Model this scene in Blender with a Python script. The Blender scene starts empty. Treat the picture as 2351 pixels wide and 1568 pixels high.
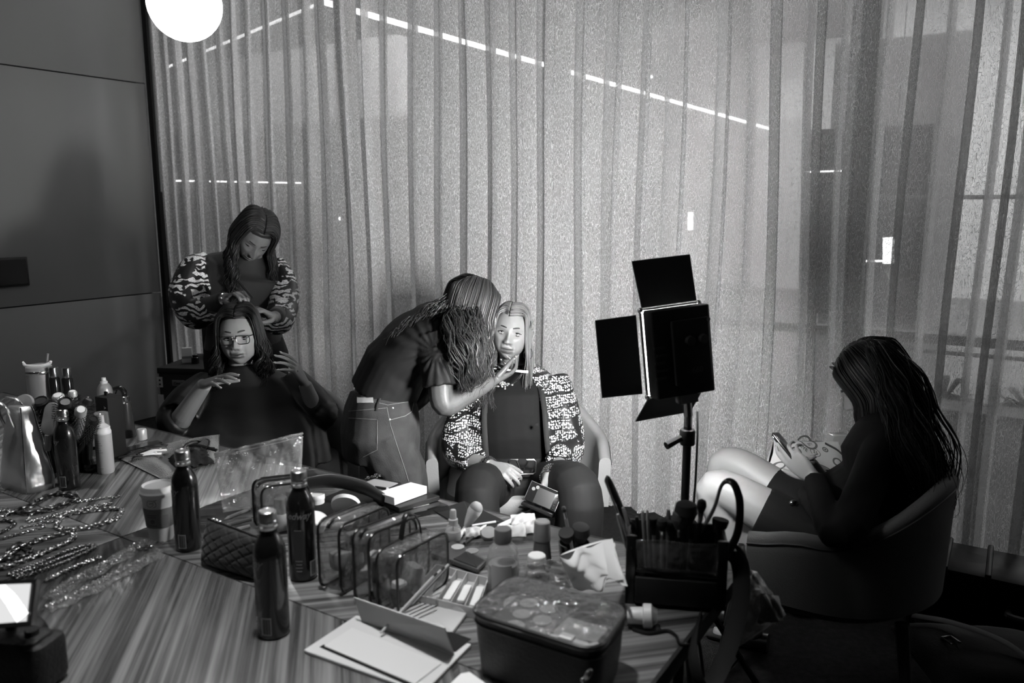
import bpy, bmesh, math, random
import numpy as np
from mathutils import Vector, Matrix, noise as mnoise
random.seed(7)
rng = np.random.default_rng(7)
SC = bpy.context.scene
COL = SC.collection
# ---------------------------------------------------------------- camera, world, exposure
CAM_H, PITCH, FPX = 1.62, math.radians(9.75), 1828.0
cam_data = bpy.data.cameras.new('camera')
cam = bpy.data.objects.new('camera', cam_data); COL.objects.link(cam)
cam_data.sensor_width = 36.0; cam_data.lens = FPX / 2351 * 36
cam.location = (0, 0, CAM_H); cam.rotation_euler = (math.pi / 2 - PITCH, 0, 0)
cam_data.dof.use_dof = True; cam_data.dof.focus_distance = 3.25; cam_data.dof.aperture_fstop = 3.2
cam_data.clip_start = 0.05
SC.camera = cam
SC.view_settings.view_transform = 'Standard'; SC.view_settings.look = 'None'
SC.view_settings.gamma = 1.0; SC.view_settings.use_curve_mapping = False
SC.view_settings.exposure = 0.35
world = bpy.data.worlds.new('dim_hall'); SC.world = world; world.use_nodes = True
world.node_tree.nodes['Background'].inputs[0].default_value = (.5, .5, .5, 1)
world.node_tree.nodes['Background'].inputs[1].default_value = 0.008
SC.cycles.max_bounces = 7; SC.cycles.transparent_max_bounces = 12
SC.cycles.diffuse_bounces = 3; SC.cycles.glossy_bounces = 3
SC.cycles.caustics_reflective = False; SC.cycles.caustics_refractive = False
SC.cycles.sample_clamp_indirect = 3.0
SC.cycles.use_denoising = True
PANEL_POWER = 370.0     # emission of the LED panel face
GLOBE_POWER = 6.0       # emission of the globe pendants
LOBBY_POWER = 95.0       # emission of the unseen lights added beyond the glass
STRIP_POWER = 6.0       # emission of LED strips beyond the glass
SPOT_POWER = 225.0      # recessed downlights over the table
# ---------------------------------------------------------------- frames
_F = np.array([0, math.cos(PITCH), -math.sin(PITCH)]); _U = np.array([0, math.sin(PITCH), math.cos(PITCH)])
_R = np.array([1., 0, 0]); _C = np.array([0, 0, CAM_H])
def ray(x, y): return _F + (x - 1175.5) / FPX * _R - (y - 784) / FPX * _U
def W(x, y, d): return _C + ray(x, y) * d                 # a point at that distance along the view axis
TZ = 0.74                                                  # table top height
def T(x, y, z=TZ):                                         # a point on a horizontal plane
    d = ray(x, y); return _C + d * ((z - CAM_H) / d[2])
def hgt(x, yb, yt, z=TZ):                                  # height of a thing standing at a point of the plane
    g = T(x, yb, z); d = ray(x, yt); return CAM_H + d[2] * (g[1] / d[1]) - z
PHI = math.radians(-32.3)                                  # room axes: a along the curtain, b towards it
VA = np.array([math.cos(PHI), math.sin(PHI), 0]); UB = np.array([-math.sin(PHI), math.cos(PHI), 0])
OR = np.array([-1.05, 2.02, 0])
def rm(a, b, z): return OR + VA * a + UB * b + np.array([0, 0, z])
MROOM = np.column_stack([VA, UB, [0, 0, 1]])
Z = np.array([0., 0, 1])
def nrm(v): v = np.asarray(v, float); n = np.linalg.norm(v); return v / n if n > 1e-9 else v
def rot(axis, ang):
    return np.array(Matrix.Rotation(ang, 3, Vector(nrm(axis))))
RX = lambda a: rot((1, 0, 0), a)
RY = lambda a: rot((0, 1, 0), a)
RZ = lambda a: rot((0, 0, 1), a)
D2R = math.radians
# ---------------------------------------------------------------- materials
MATS = {}
def mat(name, base=.5, rough=.5, metal=0., bump=0., bscale=60., spec=.5, var=0., vscale=8., coat=0., attr=None, stretch=None, sheen=0.):
    if name in MATS: return MATS[name]
    m = bpy.data.materials.new(name); m.use_nodes = True; nt = m.node_tree; N = nt.nodes; L = nt.links
    p = N['Principled BSDF']
    p.inputs['Base Color'].default_value = (base, base, base, 1)
    p.inputs['Roughness'].default_value = rough; p.inputs['Metallic'].default_value = metal
    p.inputs['Specular IOR Level'].default_value = spec; p.inputs['Coat Weight'].default_value = coat
    if sheen: p.inputs['Sheen Weight'].default_value = sheen
    tc = N.new('ShaderNodeTexCoord'); src = tc.outputs['Object']
    if stretch:
        mp = N.new('ShaderNodeMapping'); mp.inputs['Scale'].default_value = stretch; L.new(src, mp.inputs[0]); src = mp.outputs[0]
    if var or attr:
        col = None
        if var:
            n1 = N.new('ShaderNodeTexNoise'); n1.inputs['Scale'].default_value = vscale; n1.inputs['Detail'].default_value = 4
            L.new(src, n1.inputs['Vector'])
            mr = N.new('ShaderNodeMapRange'); mr.inputs[3].default_value = base * (1 - var); mr.inputs[4].default_value = base * (1 + var)
            mr.inputs[1].default_value = .25; mr.inputs[2].default_value = .75
            L.new(n1.outputs['Fac'], mr.inputs[0]); col = mr.outputs[0]
        if attr:
            at = N.new('ShaderNodeAttribute'); at.attribute_name = attr
            mu = N.new('ShaderNodeMath'); mu.operation = 'MULTIPLY'
            L.new(at.outputs['Fac'], mu.inputs[0])
            if col: L.new(col, mu.inputs[1])
            else: mu.inputs[1].default_value = base
            col = mu.outputs[0]
        L.new(col, p.inputs['Base Color'])
    if bump:
        n2 = N.new('ShaderNodeTexNoise'); n2.inputs['Scale'].default_value = bscale; n2.inputs['Detail'].default_value = 3
        L.new(src, n2.inputs['Vector'])
        b = N.new('ShaderNodeBump'); b.inputs['Strength'].default_value = bump; b.inputs['Distance'].default_value = .01
        L.new(n2.outputs['Fac'], b.inputs['Height']); L.new(b.outputs[0], p.inputs['Normal'])
    MATS[name] = m
    return m
def emat(name, strength, col=1.0):
    if name in MATS: return MATS[name]
    m = bpy.data.materials.new(name); m.use_nodes = True; nt = m.node_tree
    nt.nodes.remove(nt.nodes['Principled BSDF']); e = nt.nodes.new('ShaderNodeEmission')
    e.inputs[0].default_value = (col, col, col, 1); e.inputs[1].default_value = strength
    nt.links.new(e.outputs[0], nt.nodes['Material Output'].inputs[0]); MATS[name] = m; return m
def film(name, tint=.92, body=.5, op=.14, rim=.45, rough=.12, bump=.6, bscale=35.):
    """thin clear plastic: mostly see-through, a glossy skin"""
    if name in MATS: return MATS[name]
    m = bpy.data.materials.new(name); m.use_nodes = True; nt = m.node_tree; N = nt.nodes; L = nt.links
    p = N['Principled BSDF']; p.inputs['Base Color'].default_value = (body,) * 3 + (1,)
    p.inputs['Roughness'].default_value = rough; p.inputs['Specular IOR Level'].default_value = 1.0
    tr = N.new('ShaderNodeBsdfTransparent'); tr.inputs[0].default_value = (tint,) * 3 + (1,)
    lw = N.new('ShaderNodeLayerWeight'); lw.inputs[0].default_value = .35
    mr = N.new('ShaderNodeMapRange'); mr.inputs[3].default_value = op; mr.inputs[4].default_value = rim
    L.new(lw.outputs['Facing'], mr.inputs[0])
    mx = N.new('ShaderNodeMixShader'); L.new(mr.outputs[0], mx.inputs[0]); L.new(tr.outputs[0], mx.inputs[1]); L.new(p.outputs[0], mx.inputs[2])
    gl = N.new('ShaderNodeBsdfGlossy'); gl.inputs['Roughness'].default_value = rough; gl.inputs['Color'].default_value = (.9, .9, .9, 1)
    l2 = N.new('ShaderNodeLayerWeight'); l2.inputs[0].default_value = .5; pw = N.new('ShaderNodeMath'); pw.operation = 'POWER'; pw.inputs[1].default_value = 4; L.new(l2.outputs['Facing'], pw.inputs[0]); fr = N.new('ShaderNodeMath'); fr.operation = 'MULTIPLY_ADD'; fr.inputs[1].default_value = .8; fr.inputs[2].default_value = .05; L.new(pw.outputs[0], fr.inputs[0]); m2 = N.new('ShaderNodeMixShader'); L.new(fr.outputs[0], m2.inputs[0]); L.new(mx.outputs[0], m2.inputs[1]); L.new(gl.outputs[0], m2.inputs[2])
    L.new(m2.outputs[0], N['Material Output'].inputs[0])
    if bump:
        tc = N.new('ShaderNodeTexCoord'); n2 = N.new('ShaderNodeTexNoise'); n2.inputs['Scale'].default_value = bscale; n2.inputs['Detail'].default_value = 2
        L.new(tc.outputs['Object'], n2.inputs['Vector']); b = N.new('ShaderNodeBump'); b.inputs['Strength'].default_value = bump; b.inputs['Distance'].default_value = .02
        L.new(n2.outputs['Fac'], b.inputs['Height']); L.new(b.outputs[0], p.inputs['Normal']); L.new(b.outputs[0], lw.inputs['Normal']); L.new(b.outputs[0], gl.inputs['Normal']); L.new(b.outputs[0], l2.inputs['Normal'])
    MATS[name] = m; return m
# ---------------------------------------------------------------- mesh building
def ring(c, ax, ay, rx, ry, n, p=2.0):
    t = np.arange(n) * 2 * np.pi / n; ct, st = np.cos(t), np.sin(t)
    if p != 2.0:
        ct = np.sign(ct) * np.abs(ct) ** (2 / p); st = np.sign(st) * np.abs(st) ** (2 / p)
    return np.asarray(c) + np.outer(ct * rx, ax) + np.outer(st * ry, ay)
def smooth_path(pts, k=6):
    """Catmull-Rom through the points"""
    P = np.asarray(pts, float)
    if len(P) < 3: return np.array([P[0] + (P[-1] - P[0]) * t for t in np.linspace(0, 1, k + 1)])
    Q = np.vstack([2 * P[0] - P[1], P, 2 * P[-1] - P[-2]]); out = []
    for i in range(1, len(Q) - 2):
        p0, p1, p2, p3 = Q[i - 1:i + 3]
        for t in np.arange(k) / k:
            out.append(.5 * ((2 * p1) + (-p0 + p2) * t + (2 * p0 - 5 * p1 + 4 * p2 - p3) * t * t + (-p0 + 3 * p1 - 3 * p2 + p3) * t ** 3))
    out.append(P[-1]); return np.array(out)
def frames(P, up=None):
    P = np.asarray(P, float); Tn = np.gradient(P, axis=0); Tn /= np.maximum(np.linalg.norm(Tn, axis=1), 1e-9)[:, None]
    a = np.asarray(up if up is not None else (0, 0, 1.), float)
    if abs(nrm(a) @ Tn[0]) > .95: a = np.array([1., 0, 0]) if abs(Tn[0][0]) < .9 else np.array([0, 1., 0])
    X = []; x = nrm(np.cross(a, Tn[0]))
    for t in Tn:
        x = nrm(x - t * (x @ t)); X.append(x)
    X = np.array(X); return Tn, X, np.cross(Tn, X)
class MB:
    def __init__(s): s.v = []; s.f = []; s.n = 0
    def add(s, V, F):
        V = np.asarray(V, float).reshape(-1, 3); o = s.n; s.v.append(V); s.n += len(V)
        s.f.extend([tuple(i + o for i in q) for q in F]); return s
    def loft(s, rings, cap=(True, True), closed=True, loop=False):
        n = len(rings[0]); k = len(rings); F = []
        for i in range(k if loop else k - 1):
            j0, j1 = i * n, ((i + 1) % k) * n
            for j in range(n if closed else n - 1):
                m = (j + 1) % n; F.append((j0 + j, j0 + m, j1 + m, j1 + j))
        V = [np.asarray(r, float) for r in rings]
        extra = []
        if closed and not loop:
            if cap[0]:
                c = V[0].mean(0); extra.append(c); ci = n * k + len(extra) - 1
                F += [(ci, (j + 1) % n, j) for j in range(n)]
            if cap[1]:
                c = V[-1].mean(0); extra.append(c); ci = n * k + len(extra) - 1; o = n * (k - 1)
                F += [(ci, o + j, o + (j + 1) % n) for j in range(n)]
        if extra: V.append(np.array(extra))
        return s.add(np.vstack(V), F)
    def tube(s, pts, r, n=8, k=0, up=None, cap=True, loop=False, p=2.0):
        P = smooth_path(pts, k) if k else np.asarray(pts, float)
        R = np.asarray(r, float)
        if R.ndim == 0: R = np.full(len(P), float(R))
        if R.ndim == 1: R = np.column_stack([R, R])
        if len(R) != len(P):
            xi = np.linspace(0, 1, len(P)); xo = np.linspace(0, 1, len(R)); R = np.column_stack([np.interp(xi, xo, R[:, 0]), np.interp(xi, xo, R[:, 1])])
        _, X, Y = frames(P, up)
        return s.loft([ring(P[i], X[i], Y[i], R[i, 0], R[i, 1], n, p) for i in range(len(P))], (cap, cap), loop=loop)
    def lathe(s, prof, n=20, o=(0, 0, 0), M=None):
        M = np.eye(3) if M is None else M; o = np.asarray(o, float); R = []
        for r, z in prof: R.append(ring((0, 0, z), (1, 0, 0), (0, 1, 0), max(r, 1e-5), max(r, 1e-5), n) @ M.T + o)
        return s.loft(R, (prof[0][0] > 1e-4, prof[-1][0] > 1e-4))
    def box(s, c, size, M=None, taper=1.0):
        M = np.eye(3) if M is None else M; h = np.asarray(size, float) / 2
        V = np.array([(x * (taper if z > 0 else 1), y * (taper if z > 0 else 1), z) for z in (-1, 1) for y in (-1, 1) for x in (-1, 1)]) * h
        return s.add(V @ np.asarray(M).T + np.asarray(c), [(0, 2, 3, 1), (4, 5, 7, 6), (0, 1, 5, 4), (2, 6, 7, 3), (0, 4, 6, 2), (1, 3, 7, 5)])
    def rbox(s, c, size, r=.01, e=None, M=None, n=5):
        """rounded-corner slab (rounded in plan, edges eased)"""
        M = np.eye(3) if M is None else M; w, d, h = [q / 2 for q in size]; r = min(r, w * .99, d * .99); e = min(r * .4, h * .45) if e is None else e
        def outline(inset):
            pts = []
            rr = max(r - inset, .0005)
            for cx, cy, a0 in ((w - r, d - r, 0), (-(w - r), d - r, 90), (-(w - r), -(d - r), 180), (w - r, -(d - r), 270)):
                for i in range(n): a = D2R(a0 + 90 * i / (n - 1)); pts.append((cx + rr * math.cos(a), cy + rr * math.sin(a)))
            return np.array(pts)
        R = []
        for ins, z in ((e, -h), (e * .3, -h + e * .3), (0, -h + e), (0, h - e), (e * .3, h - e * .3), (e, h)):
            o = outline(ins); R.append(np.column_stack([o, np.full(len(o), z)]) @ np.asarray(M).T + np.asarray(c))
        return s.loft(R)
    def ball(s, c, r, n=12, M=None):
        r = np.ones(3) * np.asarray(r, float); M = np.eye(3) if M is None else M; R = []
        m = max(4, n // 2 + 1)
        for i in range(m + 1):
            a = -math.pi / 2 + math.pi * i / m; q = max(math.cos(a), 1e-4)
            R.append((ring((0, 0, math.sin(a)), (1, 0, 0), (0, 1, 0), q, q, n) * r) @ np.asarray(M).T + np.asarray(c))
        return s.loft(R, (False, False))
    def sheet(s, G, th=0.):
        """grid of points (nu, nv, 3); th > 0 makes it a closed slab"""
        G = np.asarray(G, float); a, b = G.shape[:2]
        F = [(i * b + j, i * b + j + 1, (i + 1) * b + j + 1, (i + 1) * b + j) for i in range(a - 1) for j in range(b - 1)]
        if not th: return s.add(G.reshape(-1, 3), F)
        du = np.gradient(G, axis=0); dv = np.gradient(G, axis=1); Nn = np.cross(du, dv); Nn /= np.maximum(np.linalg.norm(Nn, axis=2), 1e-9)[:, :, None]
        o = a * b; V = np.vstack([G.reshape(-1, 3), (G + Nn * th).reshape(-1, 3)])
        F2 = [tuple(reversed(q)) for q in F] + [tuple(i + o for i in q) for q in F]
        bd = [i * b for i in range(a)] + [(a - 1) * b + j for j in range(1, b)] + [i * b + b - 1 for i in range(a - 2, -1, -1)] + [j for j in range(b - 2, 0, -1)]
        for i in range(len(bd)):
            p, q = bd[i], bd[(i + 1) % len(bd)]; F2.append((p, q, q + o, p + o))
        return s.add(V, F2)
    def prism(s, poly, z0, z1, M=None, o=(0, 0, 0)):
        P = np.asarray(poly, float); n = len(P); M = np.eye(3) if M is None else M
        V = np.vstack([np.column_stack([P, np.full(n, z0)]), np.column_stack([P, np.full(n, z1)])]) @ np.asarray(M).T + np.asarray(o)
        return s.add(V, [tuple(range(n - 1, -1, -1)), tuple(range(n, 2 * n))] + [(i, (i + 1) % n, n + (i + 1) % n, n + i) for i in range(n)])
    def xf(s, M=None, o=(0, 0, 0), fn=None):
        V = np.vstack(s.v)
        if fn is not None: V = fn(V)
        if M is not None: V = V @ np.asarray(M).T
        s.v = [V + np.asarray(o)]; return s
    def join(s, other): return s.add(np.vstack(other.v), other.f)
    def mesh(s, name, off=(0, 0, 0)):
        me = bpy.data.meshes.new(name); me.from_pydata((np.vstack(s.v) - np.asarray(off)).tolist(), [], s.f); me.update(); return me
def setp(o, label=None, cat=None, group=None, kind=None):
    for k, v in (('label', label), ('category', cat), ('group', group), ('kind', kind)):
        if v: o[k] = v
    return o
def link(name, me, m, parent=None, loc=None, smooth=True, ang=35, uv=None):
    o = bpy.data.objects.new(name, me); COL.objects.link(o)
    if parent is not None: o.parent = parent
    if loc is not None: o.location = loc
    if m is not None and not me.materials: me.materials.append(m)
    if smooth:
        me.polygons.foreach_set('use_smooth', np.ones(len(me.polygons), bool))
        if ang < 180: me.set_sharp_from_angle(angle=D2R(ang))
    return o
def obj(name, mb, m, parent=None, loc=None, smooth=True, ang=35, label=None, cat=None, group=None, kind=None):
    """one mesh object; a top-level one gets its origin at loc (vertices are given in the world then)"""
    if parent is None and loc is not None: me = mb.mesh(name, loc)
    else: me = mb.mesh(name)
    o = link(name, me, m, parent, loc if parent is None else None, smooth, ang)
    return setp(o, label, cat, group, kind)
def thing(name, label, cat, loc=(0, 0, 0), rz=0., group=None, M=None):
    o = bpy.data.objects.new(name, None); COL.objects.link(o); o.empty_display_size = .05
    o.location = loc
    if M is not None: o.rotation_euler = Matrix(np.asarray(M).tolist()).to_euler()
    else: o.rotation_euler = (0, 0, rz)
    return setp(o, label, cat, group)
KIDS = {}
def dup(root, loc, rz=0., label=None, group=None, M=None):
    r = root.copy(); COL.objects.link(r); r.location = loc
    r.rotation_euler = Matrix(np.asarray(M).tolist()).to_euler() if M is not None else (0, 0, rz)
    if label: r['label'] = label
    if group: r['group'] = group
    for ch in list(root.children):
        c = ch.copy(); COL.objects.link(c); c.parent = r
        for g in list(ch.children):
            d = g.copy(); COL.objects.link(d); d.parent = c
    return r
def structure(name, mb, m, parent=None, smooth=False, **k):
    o = obj(name, mb, m, parent, smooth=smooth, **k)
    if parent is None: o['kind'] = 'structure'
    return o
def solid(mb, voxel, smooth=4, fac=.5, disp=None):
    """fuse overlapping closed shells into one continuous surface, return a mesh"""
    me = mb.mesh('tmp'); o = bpy.data.objects.new('tmp', me); COL.objects.link(o)
    r = o.modifiers.new('r', 'REMESH'); r.mode = 'VOXEL'; r.voxel_size = voxel; r.use_smooth_shade = True
    if smooth:
        sm = o.modifiers.new('s', 'SMOOTH'); sm.factor = fac; sm.iterations = smooth
    dg = bpy.context.evaluated_depsgraph_get(); out = bpy.data.meshes.new_from_object(o.evaluated_get(dg))
    bpy.data.objects.remove(o); bpy.data.meshes.remove(me)
    if disp is not None:
        V = np.empty(len(out.vertices) * 3); out.vertices.foreach_get('co', V); V = V.reshape(-1, 3)
        Nn = np.empty(len(out.vertices) * 3); out.vertices.foreach_get('normal', Nn); Nn = Nn.reshape(-1, 3)
        V = V + Nn * disp(V, Nn)[:, None]; out.vertices.foreach_set('co', V.ravel()); out.update()
    return out
def mesh_va(me):
    V = np.empty(len(me.vertices) * 3); me.vertices.foreach_get('co', V); V = V.reshape(-1, 3)
    F = [tuple(p.vertices) for p in me.polygons]; return V, F
def wrinkle(amp=.004, f=30., seed=0, direction=None):
    """smooth cloth folds as a sum of warped sines"""
    r = np.random.default_rng(seed); ks = [(nrm(r.normal(size=3)) * f * r.uniform(.5, 1.5), r.uniform(0, 6.3), r.uniform(.4, 1)) for _ in range(7)]
    def fn(V, Nn):
        w = V + .02 * np.sin(V[:, [1, 2, 0]] * f * .45 + seed)
        s = np.zeros(len(V))
        for k, ph, a in ks: s += a * (1 - np.abs(np.sin(w @ k + ph))) ** 2
        return amp * (s / 3.0 - .5)
    return fn
TXT = {}
def text_va(s, size=.02, shear=0., bold=0., align='CENTER'):
    """lettering as a flat triangle mesh in the xy plane"""
    c = bpy.data.curves.new('t', 'FONT'); c.body = s; c.size = size; c.shear = shear; c.offset = bold; c.align_x = align; c.align_y = 'CENTER'; c.resolution_u = 3
    o = bpy.data.objects.new('t', c); COL.objects.link(o)
    dg = bpy.context.evaluated_depsgraph_get(); me = bpy.data.meshes.new_from_object(o.evaluated_get(dg))
    V, F = mesh_va(me); bpy.data.objects.remove(o); bpy.data.curves.remove(c); bpy.data.meshes.remove(me)
    return V, F
BLACK = lambda: mat('black_plastic', .012, .38)
MATTE = lambda: mat('matt_black', .01, .7, spec=.2)
CHROME = lambda: mat('chrome', .75, .18, 1.)
WHITE = lambda: mat('white_plastic', .75, .4)
# ---------------------------------------------------------------- the setting
def tables_mat(name, ang):
    """striped veneer, grain running at ang in the room frame"""
    m = bpy.data.materials.new(name); m.use_nodes = True; nt = m.node_tree; N = nt.nodes; L = nt.links; p = N['Principled BSDF']
    tc = N.new('ShaderNodeTexCoord'); mp = N.new('ShaderNodeMapping'); mp.inputs['Rotation'].default_value = (0, 0, -ang)
    L.new(tc.outputs['Object'], mp.inputs[0]); m2 = N.new('ShaderNodeMapping'); m2.inputs['Scale'].default_value = (.35, 26, 1); L.new(mp.outputs[0], m2.inputs[0])
    n1 = N.new('ShaderNodeTexNoise'); n1.inputs['Scale'].default_value = 2.2; n1.inputs['Detail'].default_value = 6; n1.inputs['Roughness'].default_value = .65; L.new(m2.outputs[0], n1.inputs['Vector'])
    m3 = N.new('ShaderNodeMapping'); m3.inputs['Scale'].default_value = (.6, 7, 1); L.new(mp.outputs[0], m3.inputs[0])
    n2 = N.new('ShaderNodeTexNoise'); n2.inputs['Scale'].default_value = 2; n2.inputs['Detail'].default_value = 2; L.new(m3.outputs[0], n2.inputs['Vector'])
    ad = N.new('ShaderNodeMath'); ad.operation = 'MULTIPLY_ADD'; ad.inputs[1].default_value = .3; L.new(n2.outputs['Fac'], ad.inputs[0]); L.new(n1.outputs['Fac'], ad.inputs[2])
    cr = N.new('ShaderNodeValToRGB'); e = cr.color_ramp.elements; e[0].position = .45; e[0].color = (.02,) * 3 + (1,); e[1].position = .80; e[1].color = (.25,) * 3 + (1,)
    q = cr.color_ramp.elements.new(.6); q.color = (.09,) * 3 + (1,)
    L.new(ad.outputs[0], cr.inputs[0]); L.new(cr.outputs[0], p.inputs['Base Color']); p.inputs['Roughness'].default_value = .22
    p.inputs['Coat Weight'].default_value = .3; p.inputs['Coat Roughness'].default_value = .1
    return m
def build_setting():
    fl = mat('carpet', .022, .95, bump=.6, bscale=220, var=.35, vscale=40, spec=.1)
    structure('floor', MB().box(rm(1.2, -.2, -.05), (12, 9.6, .1), MROOM), fl)
    cl = mat('ceiling_paint', .12, .9)
    structure('ceiling', MB().box(rm(1.2, -.9, 3.75), (9.8, 7.2, .1), MROOM), cl)
    wl = mat('wall_laminate', .25, .45, var=.06, vscale=2.2, stretch=(1, 1, .12))
    dark = mat('shadow_gap', .006, .8)
    # left wall: a carcass with three courses of panels, thin recessed joints between them
    w = structure('wall_left', MB().box(rm(-3.64, -1.5, 1.85), (.1, 8.0, 3.9), MROOM), dark)
    J = [0.0]
    # joint heights found on the wall plane
    for y in (708, 147):
        d = ray(0, y); k = (-3.57 - (np.array([0, 0, 0]) - OR)[:2] @ VA[:2]) / (d[:2] @ VA[:2]); J.append(CAM_H + d[2] * k)
    J.append(3.7)
    for i in range(3):
        z0, z1 = J[i] + .004, J[i + 1] - .004
        structure('panel', MB().rbox(rm(-3.58, -1.46, (z0 + z1) / 2), (.03, 8.04, z1 - z0), .003, .002, MROOM, n=3), wl, w, smooth=True)
    structure('wall_back', MB().box(rm(1.2, -4.6, 1.85), (9.8, .1, 3.9), MROOM), mat('dark_paint', .10, .8))
    structure('wall_right', MB().box(rm(6.1, -.9, 1.85), (.1, 7.4, 3.9), MROOM), mat('dark_paint', .10, .8))
    # dark slot where the wall meets the glazing
    structure('trim_1', MB().box(rm(-3.55, 2.585, 1.85), (.05, .02, 3.7), MROOM), dark)
    # glazing beyond the curtain: mullions, transoms and panes
    fr = mat('mullion_paint', .03, .5); gl = film('window_glass', .93, .3, .02, .12, .03, 0)
    xs = [-3.5, -1.9, -.3, 1.3, 2.55, 4.0, 5.6]
    for i in range(6):
        a0, a1 = xs[i], xs[i + 1]; wn = bpy.data.objects.new('window_%d' % (i + 1), None); COL.objects.link(wn); wn.location = rm((a0 + a1) / 2, 2.92, 0); wn.rotation_euler = (0, 0, PHI); wn['kind'] = 'structure'
        wd = a1 - a0; f = MB()
        f.box((-wd / 2 + .03, 0, 1.85), (.06, .09, 3.7)); f.box((wd / 2 - .03, 0, 1.85), (.06, .09, 3.7))
        for z in (.05, 1.02, 3.66): f.box((0, 0, z), (wd, .07, .045))
        obj('frame', f, fr, wn, smooth=False)
        for z0, z1 in ((.07, 1.0), (1.04, 3.64)): obj('pane', MB().box((0, 0, (z0 + z1) / 2), (wd - .12, .012, z1 - z0)), gl, wn, smooth=False)
    # ---- the lobby beyond the glass
    lf = mat('lobby_floor', .08, .4); structure('floor_lobby', MB().box(rm(1.2, 9.05, -.06), (26, 12, .1), MROOM), lf)
    structure('ceiling_lobby', MB().box(rm(1.2, 9.0, 5.6), (26, 12.2, .1), MROOM), mat('lobby_ceiling', .22, .9))
    structure('wall_lobby', MB().box(rm(1.2, 15, 2.8), (26, .1, 5.7), MROOM), mat('lobby_wall', .62, .8))
    structure('wall_lobby_right', MB().box(rm(7.6, 7.3, 2.8), (.1, 8.6, 5.7), MROOM), mat('lobby_wall', .62, .8))
    structure('wall_lobby_left', MB().box(rm(-11, 9, 2.8), (.1, 12, 5.7), MROOM), mat('lobby_wall_dark', .10, .8))
# --- curtain
def curtain_mat():
    m = bpy.data.materials.new('webbed_sheer'); m.use_nodes = True; nt = m.node_tree; N = nt.nodes; L = nt.links
    N.remove(N['Principled BSDF'])
    uv = N.new('ShaderNodeUVMap'); uv.uv_map = 'UVMap'
    def fibres(scale, ang, sx, sy, k, wid, seed):
        """wandering threads: contour lines of a stretched noise"""
        mp = N.new('ShaderNodeMapping'); mp.inputs['Rotation'].default_value = (0, 0, ang); mp.inputs['Location'].default_value = (seed, seed * 1.7, 0); mp.inputs['Scale'].default_value = (sx * scale, sy * scale, 1)
        L.new(uv.outputs[0], mp.inputs[0])
        nz = N.new('ShaderNodeTexNoise'); nz.noise_dimensions = '2D'; nz.inputs['Scale'].default_value = 1; nz.inputs['Detail'].default_value = 0; nz.inputs['Distortion'].default_value = .15; L.new(mp.outputs[0], nz.inputs['Vector'])
        m1 = N.new('ShaderNodeMath'); m1.operation = 'MULTIPLY'; m1.inputs[1].default_value = k; L.new(nz.outputs['Fac'], m1.inputs[0])
        m2 = N.new('ShaderNodeMath'); m2.operation = 'PINGPONG'; m2.inputs[1].default_value = .5; L.new(m1.outputs[0], m2.inputs[0])
        lt = N.new('ShaderNodeMapRange'); lt.inputs[1].default_value = wid; lt.inputs[2].default_value = wid * .35; lt.inputs[3].default_value = 0; lt.inputs[4].default_value = 1; L.new(m2.outputs[0], lt.inputs[0]); return lt.outputs[0]
    fs = [fibres(60, .45, 1, .13, 7, .075, 0), fibres(64, -.5, 1, .12, 7, .075, 3.3), fibres(52, 1.0, 1, .15, 7, .07, 7.1), fibres(56, -1.05, 1, .14, 7, .07, 11.7), fibres(50, .08, 1, .16, 7, .06, 17.9)]
    o = fs[0]
    for q in fs[1:]:
        mm = N.new('ShaderNodeMath'); mm.operation = 'MAXIMUM'; L.new(o, mm.inputs[0]); L.new(q, mm.inputs[1]); o = mm.outputs[0]
    op = N.new('ShaderNodeMapRange'); op.inputs[3].default_value = .50; op.inputs[4].default_value = .95; L.new(o, op.inputs[0])
    co = N.new('ShaderNodeMapRange'); co.inputs[3].default_value = .70; co.inputs[4].default_value = .95; L.new(o, co.inputs[0])
    df = N.new('ShaderNodeBsdfDiffuse'); L.new(co.outputs[0], df.inputs[0]); tl = N.new('ShaderNodeBsdfTranslucent'); L.new(co.outputs[0], tl.inputs[0])
    mx1 = N.new('ShaderNodeMixShader'); mx1.inputs[0].default_value = .15; L.new(df.outputs[0], mx1.inputs[1]); L.new(tl.outputs[0], mx1.inputs[2])
    tr = N.new('ShaderNodeBsdfTransparent'); tr.inputs[0].default_value = (.9, .9, .9, 1)
    mx = N.new('ShaderNodeMixShader'); L.new(op.outputs[0], mx.inputs[0]); L.new(tr.outputs[0], mx.inputs[1]); L.new(mx1.outputs[0], mx.inputs[2])
    L.new(mx.outputs[0], N['Material Output'].inputs[0]); return m
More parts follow.
